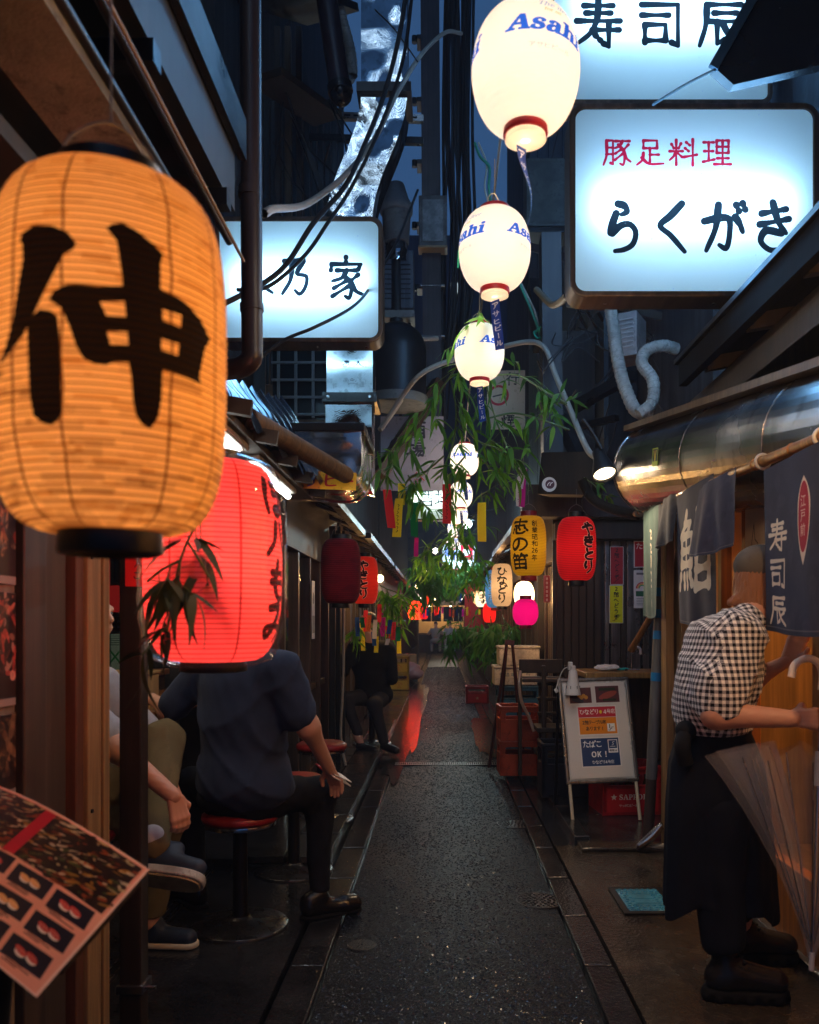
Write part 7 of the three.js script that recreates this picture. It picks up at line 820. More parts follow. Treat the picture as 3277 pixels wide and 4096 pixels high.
{ const t = thing('carton', 'brown cardboard carton by the left kerb', 'box', V(-0.85, 0.34, -20)); part(t, 'box', rspan(-0.25, 0.25, 0, 0.36, -0.2, 0.2), mat([0.35, 0.2, 0.11], 0.8)); part(t, 'tape', span(-0.03, 0.03, 0.361, 0.363, -0.2, 0.2), mat([0.5, 0.4, 0.25], 0.4)); const p = thing('carton', 'dark carton under the brown one by the left kerb', 'box', V(-0.85, 0.04, -20)); part(p, 'box', rspan(-0.28, 0.28, 0, 0.29, -0.22, 0.22), mat([0.08, 0.06, 0.06], 0.7)); part(p, 'tape', span(-0.03, 0.03, 0.291, 0.293, -0.22, 0.22), M.white); }
single('rubbish_bag', 'pink translucent plastic bag slumped on the left pavement', 'bag', blob([{ c: V(-0.72, 0.34, -19.2), r: [0.24, 0.2, 0.2] }, { c: V(-0.6, 0.28, -19.1), r: [0.18, 0.13, 0.16] }], { cell: 0.02, fold: fold(0.014, 22, 26, 24) }), mat([0.5, 0.25, 0.27], 0.4, { transmission: 0.3, thickness: 0 }));
single('drain_hose', 'thin hose hanging in front of the dark left front', 'hose', tube([V(-0.95, 2.2, -7.9), V(-0.93, 1.4, -7.9), V(-0.94, 0.8, -7.9), V(-0.95, 0.3, -7.85), V(-0.9, 0.08, -7.8)], 0.013, 40, 8), mat([0.3, 0.28, 0.22], 0.6));
for (const [d, l] of [[8.0, 'slim metal post by the unlit red lantern'], [8.35, 'second slim metal post behind the unlit red lantern']]) single('metal_post', l, 'post', [rspan(-1.08, -1.02, 0.07, 2.35, -d - 0.03, -d + 0.03, 0.008), rspan(-1.0, -0.97, 0.07, 2.35, -d - 0.02, -d + 0.02, 0.008)], mat([0.05, 0.06, 0.055], 0.35, { m: 0.5, t: 'streak' }));
// ---------------------------------------------------------------- mast, boxes, pipes and cables overhead
const mRust = mat([0.055, 0.04, 0.045], 0.5, { t: 'streak', k: 2, r: 'rough' });
{
  const t = thing('utility_mast', 'dark steel mast with cable bundles in the middle of the sky gap', 'mast', V(0, 0, 0)), d = 9.0;
  part(t, 'post', [beam(P(912, 1010, d), P(905, -120, d), 0.24, 0.2)], mRust); for (const v of [715, 610]) { const c = P(911, v, d); part(t, 'strap', rb(0.27, 0.02, 0.24, 0.006, c.x, c.y, c.z), M.steel); }
  part(t, 'brace', beam(P(925, 805, d - 0.15), P(800, 1000, d - 0.5), 0.13, 0.13), mat([0.09, 0.05, 0.03], 0.45, { t: 'wood', k: 2 }));
  for (let i = 0; i < 22; i++) { const u = 935 + i * 2.9 + rr(-3, 3), k = rr(0, 0.3), z0 = d + rr(-0.2, 0.3); part(t, 'hanging_cable', tube([P(u + rr(-8, 8), -120, z0), P(u + rr(-10, 10), 250, z0), P(u + rr(-10, 10), 560, z0), P(u - 10 + rr(-10, 10), 800 + rr(-60, 120), z0)], rr(0.008, 0.026), 24, 6), M.cable); }
  for (let i = 0; i < 5; i++) { const a = P(885, 90 + i * 130, d); part(t, 'bracket', rb(0.07, 0.05, 0.2, 0.006, a.x, a.y, a.z), M.iron); part(t, 'insulator', cy(0.028, 0.028, 0.07, a.x - 0.06, a.y, a.z + 0.05, 12), M.black); }
}
{ const t = thing('meter_box', 'weathered grey metal box strapped to the mast', 'box', P(912, 472, 8.85)); part(t, 'case', rb(0.3, 0.54, 0.16, 0.01), mat([0.2, 0.19, 0.18], 0.55, { m: 0.4, t: 'grime', k: 3 })); part(t, 'front_plate', rb(0.22, 0.44, 0.012, 0.004, 0, 0, 0.085), mat([0.34, 0.36, 0.37], 0.5, { m: 0.5, t: 'grime', k: 4 })); part(t, 'lower_lip', rb(0.31, 0.025, 0.18, 0.004, 0, -0.28, 0.01), mat([0.3, 0.2, 0.1], 0.5)); }
{ const t = thing('roof_ventilator', 'pale bell shaped ventilator on the left roof beside the mast', 'ventilator', P(835, 445, 8.6)); part(t, 'cap', lathe([[0.001, 0.3], [0.08, 0.28], [0.13, 0.12], [0.17, 0.06], [0.17, -0.02], [0.1, -0.03]], 28), mat([0.16, 0.17, 0.18], 0.5, { t: 'grime' })); part(t, 'drum', cy(0.15, 0.13, 0.3, 0, -0.18, 0, 24), mat([0.2, 0.19, 0.18], 0.6, { t: 'grime' })); part(t, 'foil_wrap', (() => { const g = new THREE.CylinderGeometry(0.11, 0.12, 0.24, 22, 8, true), p = g.attributes.position; for (let i = 0; i < p.count; i++) { const a = 1 + rr(-0.12, 0.12); p.setX(i, p.getX(i) * a); p.setZ(i, p.getZ(i) * a); } g.translate(0, -0.42, 0); g.computeVertexNormals(); return g; })(), M.chrome); part(t, 'pipe', cy(0.07, 0.07, 0.9, 0, -0.9, 0, 16), M.iron); }
{ const t = thing('air_conditioner', 'blue grey outdoor unit right of the left lit sign', 'air conditioner', P(838, 600, 8.7)); part(t, 'case', rb(0.34, 0.6, 0.3, 0.015), mat([0.12, 0.15, 0.19], 0.5, { t: 'streak' })); part(t, 'base_rail', rb(0.36, 0.08, 0.3, 0.01, 0, -0.36, 0.02), mat([0.3, 0.3, 0.28], 0.5, { t: 'grime' })); for (let i = 0; i < 8; i++) part(t, 'louvre', rb(0.28, 0.012, 0.01, 0.003, 0, -0.2 + i * 0.05, 0.152), M.iron); part(t, 'support', [rod(V(-0.14, -0.4, 0), V(-0.3, -1.6, 0), 0.02, 8), rod(V(0.12, -0.4, 0), V(0.0, -1.6, -0.1), 0.02, 8)], M.iron); }
{ const t = thing('round_tank', 'dark rounded tank below the outdoor unit', 'tank', P(836, 790, 8.4)); part(t, 'shell', cy(0.3, 0.3, 0.46, 0, 0, 0, 30), mat([0.014, 0.015, 0.017], 0.4)); part(t, 'base_ring', cy(0.31, 0.31, 0.09, 0, -0.27, 0, 30), mat([0.32, 0.32, 0.28], 0.5, { t: 'grime' })); part(t, 'dome', at(new THREE.SphereGeometry(0.3, 28, 8, 0, 6.3, 0, 1.57), 0, 0.23, 0), mat([0.014, 0.015, 0.017], 0.4)); }
for (const [v, l, m] of [[243, 'slotted galvanised strut across the sky gap', M.steel], [290, 'second lower strut across the sky gap', M.iron]]) { const a = P(652, v, 7.6), b = P(892, v + 8, 7.6), t = thing('steel_strut', l, 'strut', V(0, 0, 0)); part(t, 'channel', beam(a, b, 0.05, 0.06), m); for (let i = 1; i < 12; i++) { const c = a.clone().lerp(b, i / 12); part(t, 'slot', rb(0.06, 0.016, 0.006, 0.003, c.x, c.y, c.z + 0.026), M.black); } }
{ // lattice window and slats on the upper left wall
  const c = P(640, 800, 7.2), t = thing('window_grille', 'rusty window grille on the dark wall below the left sign', 'grille', c); for (let i = 0; i < 4; i++) part(t, 'bar', rb(0.025, 0.66, 0.02, 0.004, -0.22 + i * 0.15, 0, 0), mat([0.12, 0.13, 0.14], 0.5)); for (let i = 0; i < 5; i++) part(t, 'cross_bar', rb(0.56, 0.022, 0.018, 0.004, 0, -0.3 + i * 0.15, 0.004), mat([0.12, 0.13, 0.14], 0.5)); part(t, 'dark_pane', bx(0.56, 0.66, 0.01, 0, 0, -0.05), mat([0.012, 0.014, 0.017], 0.15)); part(t, 'side_panel', bx(0.35, 1.2, 0.04, -0.52, 0.1, -0.06), mTin);
}
{ // corrugated cladding with a gable behind the downpipe
  const t = thing('upper_cladding', 'bluish corrugated wall above the left roofs', 'wall', V(0, 0, 0)); for (let i = 0; i < 16; i++) part(t, 'cladding_rib', rb(0.05, 2.6, 0.03, 0.008, -1.85 + i * 0.062, 4.9, -7.6 - (i % 2) * 0.012), mTin); part(t, 'gable_board', beam(P(560, 160, 6.6), P(690, 250, 7.4), 0.3, 0.06), M.darkwood); part(t, 'gable_board', beam(P(560, -20, 6.2), P(700, 30, 7.2), 0.5, 0.06), mDark); for (const u of [585, 607, 630]) part(t, 'stud', beam(P(u, 60, 7.3), P(u + 2, 470, 7.3), 0.07, 0.05), u === 607 ? mat([0.16, 0.12, 0.08], 0.6, { t: 'wood' }) : M.darkwood); part(t, 'diagonal', beam(P(620, 250, 7.2), P(690, 430, 7.2), 0.05, 0.05), M.iron);
}
{ const t = thing('fat_drain_pipe', 'fat dark pipe ending in mid air left of the steel duct', 'pipe', V(0, 0, 0)); part(t, 'pipe', rod(P(680, -60, 6.6), P(716, 185, 6.6), 0.085, 20), mat([0.05, 0.035, 0.05], 0.35, { t: 'streak' })); part(t, 'end_cap', [rod(P(715, 180, 6.6), P(718, 195, 6.6), 0.1, 20), sph(0.09, ...P(718, 198, 6.6).toArray(), 16)], M.iron); }
flexHose('wrapped hose curving beside the fat dark pipe', [P(700, -40, 6.9), P(720, 40, 6.9), P(738, 110, 6.9), P(742, 160, 6.9)], 0.045); flexHose('thin wrapped hose looping beside the steel duct', [P(690, 60, 7.0), P(708, 150, 7.0), P(735, 170, 7.0), P(745, 150, 7.0)], 0.035);
const cableAt = (label, pts, r, m = M.cable) => single('overhead_cable', label, 'cable', tube(pts.map((q) => P(...q)), r, pts.length * 14, 7), m);
const pale = mat([0.34, 0.31, 0.26], 0.6);
cableAt('pale cable sagging from the downpipe to the upper mast', [[556, 450, 2.95], [575, 440, 3.2], [640, 432, 3.8], [690, 400, 4.2], [720, 375, 4.4], [790, 290, 5.2], [840, 190, 5.8], [900, 100, 6.6], [945, 66, 7], [972, 70, 7.2]], 0.016, pale); cableAt('pale cable running up behind the left lit sign', [[800, 905, 8], [850, 830, 8.2], [872, 740, 8.4], [880, 716, 8.6], [922, 712, 8.7]], 0.026, pale); cableAt('pale conduit arching from the left brace to the right beam', [[805, 900, 7.6], [850, 830, 7.4], [890, 785, 7.2], [960, 755, 7.2], [1040, 735, 7.2], [1110, 720, 7.0], [1145, 730, 6.8], [1170, 790, 6.6], [1200, 860, 6.3], [1240, 950, 5.8], [1258, 965, 5.6]], 0.022, pale);
cableAt('thick black cable crossing in front of the steel duct', [[858, -30, 5.0], [840, 80, 4.9], [812, 190, 4.8], [770, 300, 4.6], [728, 390, 4.5], [660, 470, 4.4], [600, 560, 4.3], [548, 600, 4.2], [470, 640, 4.1]], 0.014); cableAt('second black cable beside the thick one', [[870, -30, 5.1], [850, 120, 5.0], [800, 270, 4.8], [740, 395, 4.7], [690, 470, 4.6], [640, 540, 4.5], [560, 605, 4.4], [500, 610, 4.3]], 0.011); cableAt('thin black cable swinging across the left lit sign', [[880, 400, 6.4], [840, 500, 6], [800, 570, 5.4], [750, 640, 5.1], [660, 690, 4.9], [600, 715, 4.9], [540, 760, 4.9]], 0.01); cableAt('thin black wire across the upper duct', [[790, 20, 5.6], [830, 60, 5.6], [880, 130, 5.8]], 0.005); cableAt('black wire from the roof corner to the large sign', [[1506, 146, 3.4], [1440, 180, 3.7], [1375, 220, 4.05]], 0.006);
cableAt('green and white cables looping beside the right lantern row', [[1000, 300, 7], [1012, 330, 7], [1030, 350, 7], [1030, 400, 7], [1048, 480, 7], [1080, 560, 7], [1105, 620, 7], [1130, 680, 7], [1140, 712, 7]], 0.012, mat([0.02, 0.2, 0.12], 0.5)); cableAt('white twisted cable beside the green one', [[1008, 300, 7.02], [1025, 345, 7.02], [1022, 400, 7.02], [1060, 500, 7.02], [1095, 590, 7.02], [1128, 660, 7.02], [1136, 700, 7.02]], 0.009, pale); single('green_tape_knot', 'bunch of green tape tied round the cables', 'tape', [tube([P(1128, 700, 6.95), P(1140, 688, 6.9), P(1146, 704, 6.95), P(1132, 712, 6.9), P(1126, 698, 6.95), P(1165, 697, 6.95)], 0.01, 40, 6)], mat([0.01, 0.22, 0.12], 0.5)); cableAt('pale bent pipe leaving the large right sign', [[1195, 622, 4.6], [1180, 636, 4.8], [1160, 640, 5.2], [1130, 610, 5.6]], 0.022, mat([0.2, 0.16, 0.1], 0.5)); 
for (let i = 0; i < 26; i++) { const u = rr(1130, 1420), v = rr(640, 900), d = rr(6, 7.6), q = [[u, v, d]]; let a = u, b = v; for (let k = 0; k < 4; k++) { a += rr(-30, 70); b += rr(-60, 70); q.push([a, b, d + rr(-0.15, 0.15)]); } single('tangled_wire', 'thin dark wire in the tangle under the large right sign', 'wire', tube(q.map((z) => P(...z)), rr(0.004, 0.009), 40, 5), M.cable, 'tangled wires under the large right sign'); }
for (let i = 0; i < 9; i++) { const u = rr(560, 700), q = [[u, rr(150, 400), 6.8]]; for (let k = 0; k < 3; k++) q.push([q[k][0] + rr(-20, 60), q[k][1] + rr(30, 110), 6.8 + rr(-0.2, 0.2)]); single('loose_wire', 'thin dark wire against the upper left wall', 'wire', tube(q.map((z) => P(...z)), rr(0.004, 0.01), 40, 5), M.cable, 'loose wires on the upper left wall'); }
{ // dark bracing under the right-hand roof
  const t = thing('roof_bracing', 'dark crossing struts below the large right sign', 'bracing', V(0, 0, 0)); [[[1205, 860, 7], [1330, 790, 6.4], 0.08, M.iron], [[1180, 880, 7.0], [1240, 1010, 6.7], 0.09, mDark], [[1215, 900, 7], [1300, 880, 6.6], 0.05, M.iron], [[1195, 640, 7.2], [1420, 660, 6.8], 0.05, mat([0.09, 0.06, 0.05], 0.6, { t: 'wood' })], [[1120, 520, 8], [1200, 545, 7.6], 0.07, mat([0.06, 0.045, 0.045], 0.5)], [[1290, 640, 6.9], [1520, 700, 6.3], 0.06, M.darkwood], [[1130, 600, 7.5], [1145, 730, 7.2], 0.16, mDark]].forEach(([a, b, w, m]) => part(t, 'strut', beam(P(...a), P(...b), w, w), m)); for (let i = 0; i < 9; i++) part(t, 'roof_slat', beam(P(1215 + i * 22, 652 + i * 2, 7.2), P(1235 + i * 22, 690, 7.8), 0.02, 0.02), M.darkwood); part(t, 'board_wall', span(1.1, 2.2, 2.75, 4.2, -8.0, -7.9), mat([0.045, 0.032, 0.028], 0.7, { t: 'wood' })); 
}
single('branch', 'dark twisted branch crossing above the red lantern', 'branch', [tube([P(1225, 1010, 6.1), P(1240, 1040, 6.1), P(1262, 1060, 6.05), P(1300, 1075, 6.0), P(1345, 1085, 5.9)], 0.036, 40, 10), tube([P(1235, 1035, 6.05), P(1225, 1060, 6.0), P(1240, 1085, 6.0), P(1262, 1090, 6.0)], 0.006, 30, 6)], mat([0.04, 0.028, 0.02], 0.8, { t: 'grime', b: 'fine', bs: 0.01 }));
flat('tavern_sign', 'large grey unlit sign with dark brush writing behind the bamboo', 'sign', 0.66, 0.78, P(868, 955, 8.7), 0, (x, w, h) => { x.fillStyle = '#8f8a92'; x.fillRect(0, 0, w, h); speckle(x, w, h, 90, '#5c5860', 3, 16, 0.3); column(x, '酒場', w * 0.42, 30, 150, '#1c1a20', 0.13, 1.02); row(x, 'の', w * 0.14, 170, 100, '#2c2a30', 0.12); x.strokeStyle = '#a8202c'; x.lineWidth = 10; x.beginPath(); x.moveTo(w * 0.45, h * 0.86); x.lineTo(w * 0.57, h * 0.76); x.lineTo(w * 0.69, h * 0.86); x.stroke(); row(x, '三', w * 0.52, h * 0.84, 46, '#a8202c', 0.12); }, { px: 512 });
flat('smoking_sign', 'beige sign with a red ring and black characters behind the lowest white lantern', 'sign', 0.36, 0.56, P(1066, 842, 7.9), -0.05, (x, w, h) => { x.fillStyle = '#c4b49a'; x.fillRect(0, 0, w, h); speckle(x, w, h, 60, '#8a7a60', 2, 12, 0.3); row(x, '行', w * 0.5, 12, 90, '#1c1814', 0.1); row(x, '煙', w * 0.36, h * 0.74, 92, '#1c1814', 0.1); x.strokeStyle = '#b01c28'; x.lineWidth = 16; x.beginPath(); x.arc(w * 0.3, h * 0.42, 62, 0, 7); x.stroke(); x.strokeStyle = '#333'; x.lineWidth = 9; x.beginPath(); x.moveTo(w * 0.16, h * 0.44); x.lineTo(w * 0.44, h * 0.4); x.stroke(); }, { px: 256 });
// distant lit signs glimpsed between the roofs
[[966, 545, 34, 0.22, 0.7, [0.1, 1, 0.4], 'green neon strip glimpsed beside the mast'], [958, 640, 34, 0.3, 0.8, [0.1, 0.9, 0.45], 'lower green neon strip beside the mast'], [957, 610, 36, 0.3, 0.6, [0.7, 0.9, 1], 'pale blue lit sign glimpsed beside the mast'], [905, 838, 30, 0.55, 0.55, [0.45, 1, 0.1], 'lime green lit sign in the gap by the brace'], [905, 875, 30.2, 0.55, 0.6, [0.9, 1, 0.95], 'white lit sign under the lime green one'], [826, 720, 34, 0.9, 0.7, [0.75, 0.92, 1], 'white lit window right of the left sign'], [826, 692, 34, 0.8, 0.25, [0.2, 1, 0.6], 'green lit strip above the white window'], [838, 745, 34.2, 0.9, 0.3, [0.55, 0.7, 1], 'blue lit strip below the white window']].forEach(([u, v, d, w, h, c, l]) => single('distant_neon_sign', l, 'sign', (() => { const p = P(u, v, d), g = [rb(w, h, 0.08, 0.02, p.x, p.y, p.z)]; return g; })(), mat([0.2, 0.2, 0.2], 0.5, { e: c, ei: 0.7 })));
{ const t = thing('street_lamp', 'cold white lamp shining through the hanging bamboo', 'lamp', P(984, 1103, 15.5)); part(t, 'light_bulb', sph(0.09, 0, 0, 0), mat([1, 1, 1], 0.5, { e: [0.75, 1, 0.98], ei: 9 })); part(t, 'hood', lathe([[0.02, 0.16], [0.06, 0.15], [0.15, 0.07], [0.14, 0.065]], 20), M.iron); part(t, 'arm', rod(V(0, 0.15, 0), V(0.6, 0.3, 0), 0.015, 8), M.iron); lampAt(t, V(0, 0, 0), 0xc0f4ff, 7, 0.09); }
{ // the counter shop that closes the alley
  const t = thing('end_counter_shop', 'warmly lit counter shop closing the far end of the alley', 'building', V(0, 0, -42)); part(t, 'back_wall', span(-1.3, 1.3, 0, 3.2, -2.2, -2.1), mat([0.5, 0.35, 0.2], 0.8)); part(t, 'side_wall', span(-2.2, -1.2, 0, 3.2, -2.1, 0), mDark); part(t, 'side_wall', span(1.2, 2.2, 0, 3.2, -2.1, 0), mDark); part(t, 'ceiling', span(-1.3, 1.3, 2.5, 3.2, -2.1, 0.1), mDark); part(t, 'counter', rspan(-1.15, 1.15, 0.9, 1.0, -0.3, 0.1), M.wood); part(t, 'counter_front', span(-1.15, 1.15, 0.03, 0.9, -0.15, -0.05), M.darkwood); for (const x of [-1.0, -0.5, 0.1, 0.6]) part(t, 'short_curtain', cloth(0.48, 0.75, 8, 8, (a, b, px, py) => [x + 0.24 + px, 1.95 + py, 0.25 + 0.03 * Math.sin(a * 7)]), mat([0.015, 0.015, 0.025], 0.9)); for (const x of [-0.6, 0.5]) part(t, 'ceiling_light', sph(0.07, x, 2.35, -1.1), mat([1, 1, 1], 0.5, { e: [1, 0.8, 0.5], ei: 12 })); lampAt(scene, V(-0.6, 2.35, -43.1), 0xffce8a, 3, 0.1); lampAt(scene, V(0.5, 2.35, -43.1), 0xffce8a, 3, 0.1); part(t, 'floor', span(-1.3, 1.3, 0, 0.03, -2.1, 1.2), mPave);
}
single('ceiling_beam', 'dark beam spanning the far end of the alley', 'beam', span(-1.3, 1.3, 2.3, 2.5, -38.5, -38.3), M.darkwood);
[[1.0, 1000, 1290, 20.5, '#b81820', 'ッチン', 'red vertical banner with dark letters on the far right side']].forEach(([w, u, v, d, c, tx, l]) => flat('shop_banner', l, 'banner', 0.5, 1.5, P(u, v, d), 0, (x, W, H) => { x.fillStyle = c; x.fillRect(0, 0, W, H); column(x, tx, W * 0.22, 40, 100, '#2a0608', 0.14, 1.15); }, { px: 160 }));
// warm bulbs of the far eating houses
[[955, 1255, 38, 0], [915, 1262, 36, 0], [900, 1205, 25, -0.9], [1048, 1195, 11, 0.7], [880, 1235, 16, -0.7], [1002, 1235, 24, 0.9], [945, 1240, 33, 0.2], [988, 1205, 20, 0.6], [917, 1160, 14.5, -0.3], [958, 1175, 24, 0.3]].forEach(([u, v, d], i) => { const t = thing('hanging_bulb', 'small warm bulb glowing under the far eaves', 'lamp', P(u, v, d), 0, 'warm bulbs under the far eaves'); part(t, 'light_bulb', sph(0.05, 0, 0, 0, 10), mat([1, 1, 1], 0.5, { e: i % 3 === 2 ? [1, 0.9, 0.8] : [1, 0.7, 0.35], ei: 8 })); part(t, 'cord', rod(V(0, 0.05, 0), V(0, 0.5, 0), 0.005, 5), M.cable); lampAt(t, V(0, 0, 0), i < 2 ? 0xfff0d8 : i % 3 === 2 ? 0xe8f4ff : 0xffb060, i < 2 ? 4 : 0.5, 0.05); });

{ // unseen tube sign added behind the camera: duct reflections and a cool fill light
  const c = V(-0.9, 10.2, 3.4), t = thing('added_tube_sign', 'added unseen sign of cold white tubes behind the viewer, for duct reflections and cool fill', 'sign', c); part(t, 'back_panel', rb(2.6, 4.4, 0.1, 0.03, 0, 0, 0.12), M.iron);
  for (let i = 0; i < 7; i++) part(t, 'fluorescent_tube', cy(0.035, 0.035, 4, -1.1 + i * 0.37, 0, 0, 10), mat([1, 1, 1], 0.5, { e: [0.55, 0.78, 1], ei: 5 })); for (const y of [-1.6, 0.4]) part(t, 'fluorescent_tube', cy(0.035, 0.035, 2.2, 0, y, -0.05, 10, 0, 0, Math.PI / 2), mat([1, 1, 1], 0.5, { e: [0.55, 0.78, 1], ei: 5 }));
  for (const x of [-1.2, 1.2]) part(t, 'mount', rod(V(x, 2, 0.15), V(x * 2.2, 2.4, 0.15), 0.03, 8), M.iron); panelLight(t, V(0, 0, -0.1), V(-0.5, 3, -6), 2.3, 4, 0x8cc4ff, 0.5);
}
// ---------------------------------------------------------------- bamboo branches and paper wish strips
function leafGeo(L, w, bend) { const n = 7, pos = [], idx = []; for (let i = 0; i <= n; i++) { const t = i / n, ww = w * Math.pow(Math.sin(Math.PI * Math.pow(t, 0.7) * 0.98 + 0.02), 0.9), z = -bend * L * t * t; pos.push(-ww, -0.002, 0, 0, 0, 0, ww, -0.002, 0); for (let k = 0; k < 3; k++) { const o = (i * 3 + k) * 3; pos[o + 1] += z * 1 + 0.25 * ww * (k === 1 ? -1 : 0); pos[o + 2] = L * t; } } for (let i = 0; i < n; i++) for (const k of [0, 1]) { const a = i * 3 + k; idx.push(a, a + 3, a + 1, a + 1, a + 3, a + 4); } const g = new THREE.BufferGeometry(); g.setAttribute('position', new THREE.Float32BufferAttribute(pos, 3)); g.setIndex(idx); g.computeVertexNormals(); return g; }
const leafMats = [[0.12, 0.34, 0.03], [0.08, 0.26, 0.04], [0.17, 0.4, 0.03], [0.07, 0.22, 0.04]].map((c) => mat(c, 0.95, { transmission: 0.6, thickness: 0, clearcoat: 0.3, clearcoatRoughness: 0.3 })), leafG = [[0.12, 0.012, 0.3], [0.15, 0.0145, 0.45], [0.1, 0.011, 0.2], [0.17, 0.0145, 0.65]].map((a) => ready(leafGeo(...a))), mCulm = mat([0.09, 0.15, 0.04], 0.4);
const rawLeaf = [[0.12, 0.012, 0.35], [0.15, 0.014, 0.5]].map((a) => leafGeo(...a));
function bamboo(label, stems, o = {}) { // stems: [points, leaf count]
  const t = thing('bamboo_branch', label, 'bamboo', V(0, 0, 0), 0, o.group), lm = o.mats ?? leafMats, far = []; let q = 0;
  for (const [pts, n, spread = 0.16] of stems) {
    const c = curve(pts); part(t, 'culm', new THREE.TubeGeometry(c, 40, o.r ?? 0.006, 7), mCulm);
    const nodes = Math.max(2, Math.round(n / 5));
    for (let k = 0; k < nodes; k++) {
      const s = (k + 0.6 + rr(-0.2, 0.2)) / nodes, p = c.getPoint(clamp(s)), tan = c.getTangent(clamp(s)), dir = V(rr(-1, 1), rr(-0.9, 0.35), rr(-1, 1)).normalize().addScaledVector(tan, 0.6).normalize(), tip = p.clone().addScaledVector(dir, rr(0.4, 1) * spread); const tw = rod(p, tip, 0.0016, 5); if (!o.merged) part(t, 'twig', tw, mCulm);
      for (let i = 0; i < 5 && q < (o.most ?? 300); i++) {
        const ld = dir.clone().multiplyScalar(0.7).add(V(rr(-1, 1), rr(-0.9, 0.45), rr(-1, 1)).normalize()).normalize(), b = p.clone().lerp(tip, rr(0.55, 1)), m4 = new THREE.Matrix4().lookAt(ld, V(), V(rr(-0.5, 0.5), 1, rr(-0.5, 0.5))), sc = rr(0.75, 1.25) * (o.leaf ?? 1);
        if (o.merged) { const g = pick(rawLeaf).clone(); g.scale(sc, sc, sc); g.applyMatrix4(m4); g.translate(b.x, b.y, b.z); far.push(g); } else { const l = part(t, 'leaf', pick(leafG), pick(lm)); l.position.copy(b); l.quaternion.setFromRotationMatrix(m4); l.scale.setScalar(sc); }
        q++;
      }
    }
  }
  if (o.merged) part(t, 'foliage', far, lm[1]).userData.kind = 'stuff';
  return t;
}
const S = (...q) => q.map((a) => P(...a));
bamboo('bamboo spray with bright green leaves under the third white lantern', [
  [S([1010, 655, 4.72], [985, 720, 5.2], [950, 790, 5.6], [905, 850, 5.8], [865, 905, 5.9]), 60, 0.22], [S([960, 770, 5.5], [1020, 790, 5.6], [1090, 790, 5.6], [1150, 825, 5.6], [1195, 850, 5.6]), 60, 0.14],
  [S([950, 800, 5.6], [960, 860, 5.7], [955, 930, 5.8], [935, 985, 5.8]), 50, 0.26], [S([960, 880, 5.7], [1010, 930, 5.8], [1060, 950, 5.8], [1100, 1000, 5.8]), 50, 0.22], [S([900, 860, 5.8], [860, 920, 5.9], [830, 960, 5.9], [815, 990, 5.9]), 40, 0.2], [S([1020, 790, 5.6], [1040, 870, 5.7], [1075, 960, 5.7]), 40, 0.22]], { r: 0.006 });
bamboo('bamboo spray hanging among the red and yellow strips', [[S([935, 960, 6.6], [900, 990, 6.7], [860, 1010, 6.8], [845, 1050, 6.8]), 45, 0.2], [S([860, 1000, 6.8], [880, 1045, 6.8], [905, 1075, 6.8]), 45, 0.2], [S([1000, 940, 6.6], [1030, 985, 6.7], [1060, 1030, 6.7]), 60, 0.24], [S([980, 960, 6.6], [950, 1000, 6.7], [945, 1040, 6.7]), 45, 0.24], [S([1200, 905, 6.2], [1130, 880, 6.2], [1080, 870, 6.1], [1030, 880, 6.0]), 24, 0.12]], { r: 0.008 });
bamboo('bamboo hanging in front of the far white and red sign', [[S([1000, 1085, 9.4], [975, 1110, 9.6], [945, 1150, 9.8], [925, 1185, 9.8]), 70, 0.34], [S([960, 1110, 9.6], [985, 1150, 9.7], [1000, 1200, 9.7]), 70, 0.34], [S([930, 1120, 9.9], [905, 1150, 9.9], [895, 1190, 9.9]), 60, 0.3], [S([980, 1100, 9.6], [965, 1150, 9.6], [960, 1215, 9.6]), 70, 0.34]], { leaf: 1.2 });
bamboo('small bright bamboo spray by the bare bulb and paper strips', [[S([800, 1232, 8.7], [815, 1240, 8.7], [840, 1250, 8.7], [860, 1275, 8.7]), 60, 0.2], [S([815, 1240, 8.7], [820, 1265, 8.7], [812, 1290, 8.7]), 50, 0.2], [S([840, 1250, 8.7], [842, 1280, 8.7], [835, 1310, 8.7]), 45, 0.2], [S([770, 1300, 8.5], [755, 1312, 8.5], [742, 1330, 8.5]), 25, 0.16]], { mats: [leafMats[2], leafMats[0]] });
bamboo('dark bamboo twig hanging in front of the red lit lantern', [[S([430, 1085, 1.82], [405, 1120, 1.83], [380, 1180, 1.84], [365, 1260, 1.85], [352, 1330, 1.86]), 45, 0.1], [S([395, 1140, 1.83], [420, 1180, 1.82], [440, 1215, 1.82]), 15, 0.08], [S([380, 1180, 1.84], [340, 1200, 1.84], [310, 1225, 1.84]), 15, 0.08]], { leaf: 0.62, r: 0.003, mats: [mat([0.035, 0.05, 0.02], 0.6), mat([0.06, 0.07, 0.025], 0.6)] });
bamboo('bamboo leaves peeping over the rim of the third white lantern', [[S([1010, 668, 4.72], [1005, 672, 4.68], [990, 678, 4.64]), 10, 0.09], [S([1010, 668, 4.74], [1020, 672, 4.7], [1032, 676, 4.68]), 5, 0.06]], { leaf: 0.9, r: 0.003, mats: [leafMats[2]] });
bamboo('bamboo leaves at the beam end beside the spotlight', [[S([1230, 1005, 6.2], [1255, 1025, 6.1], [1268, 1045, 6.1]), 15, 0.1], [S([1125, 800, 6.3], [1150, 830, 6.3], [1160, 870, 6.3]), 20, 0.12]], { r: 0.003 });
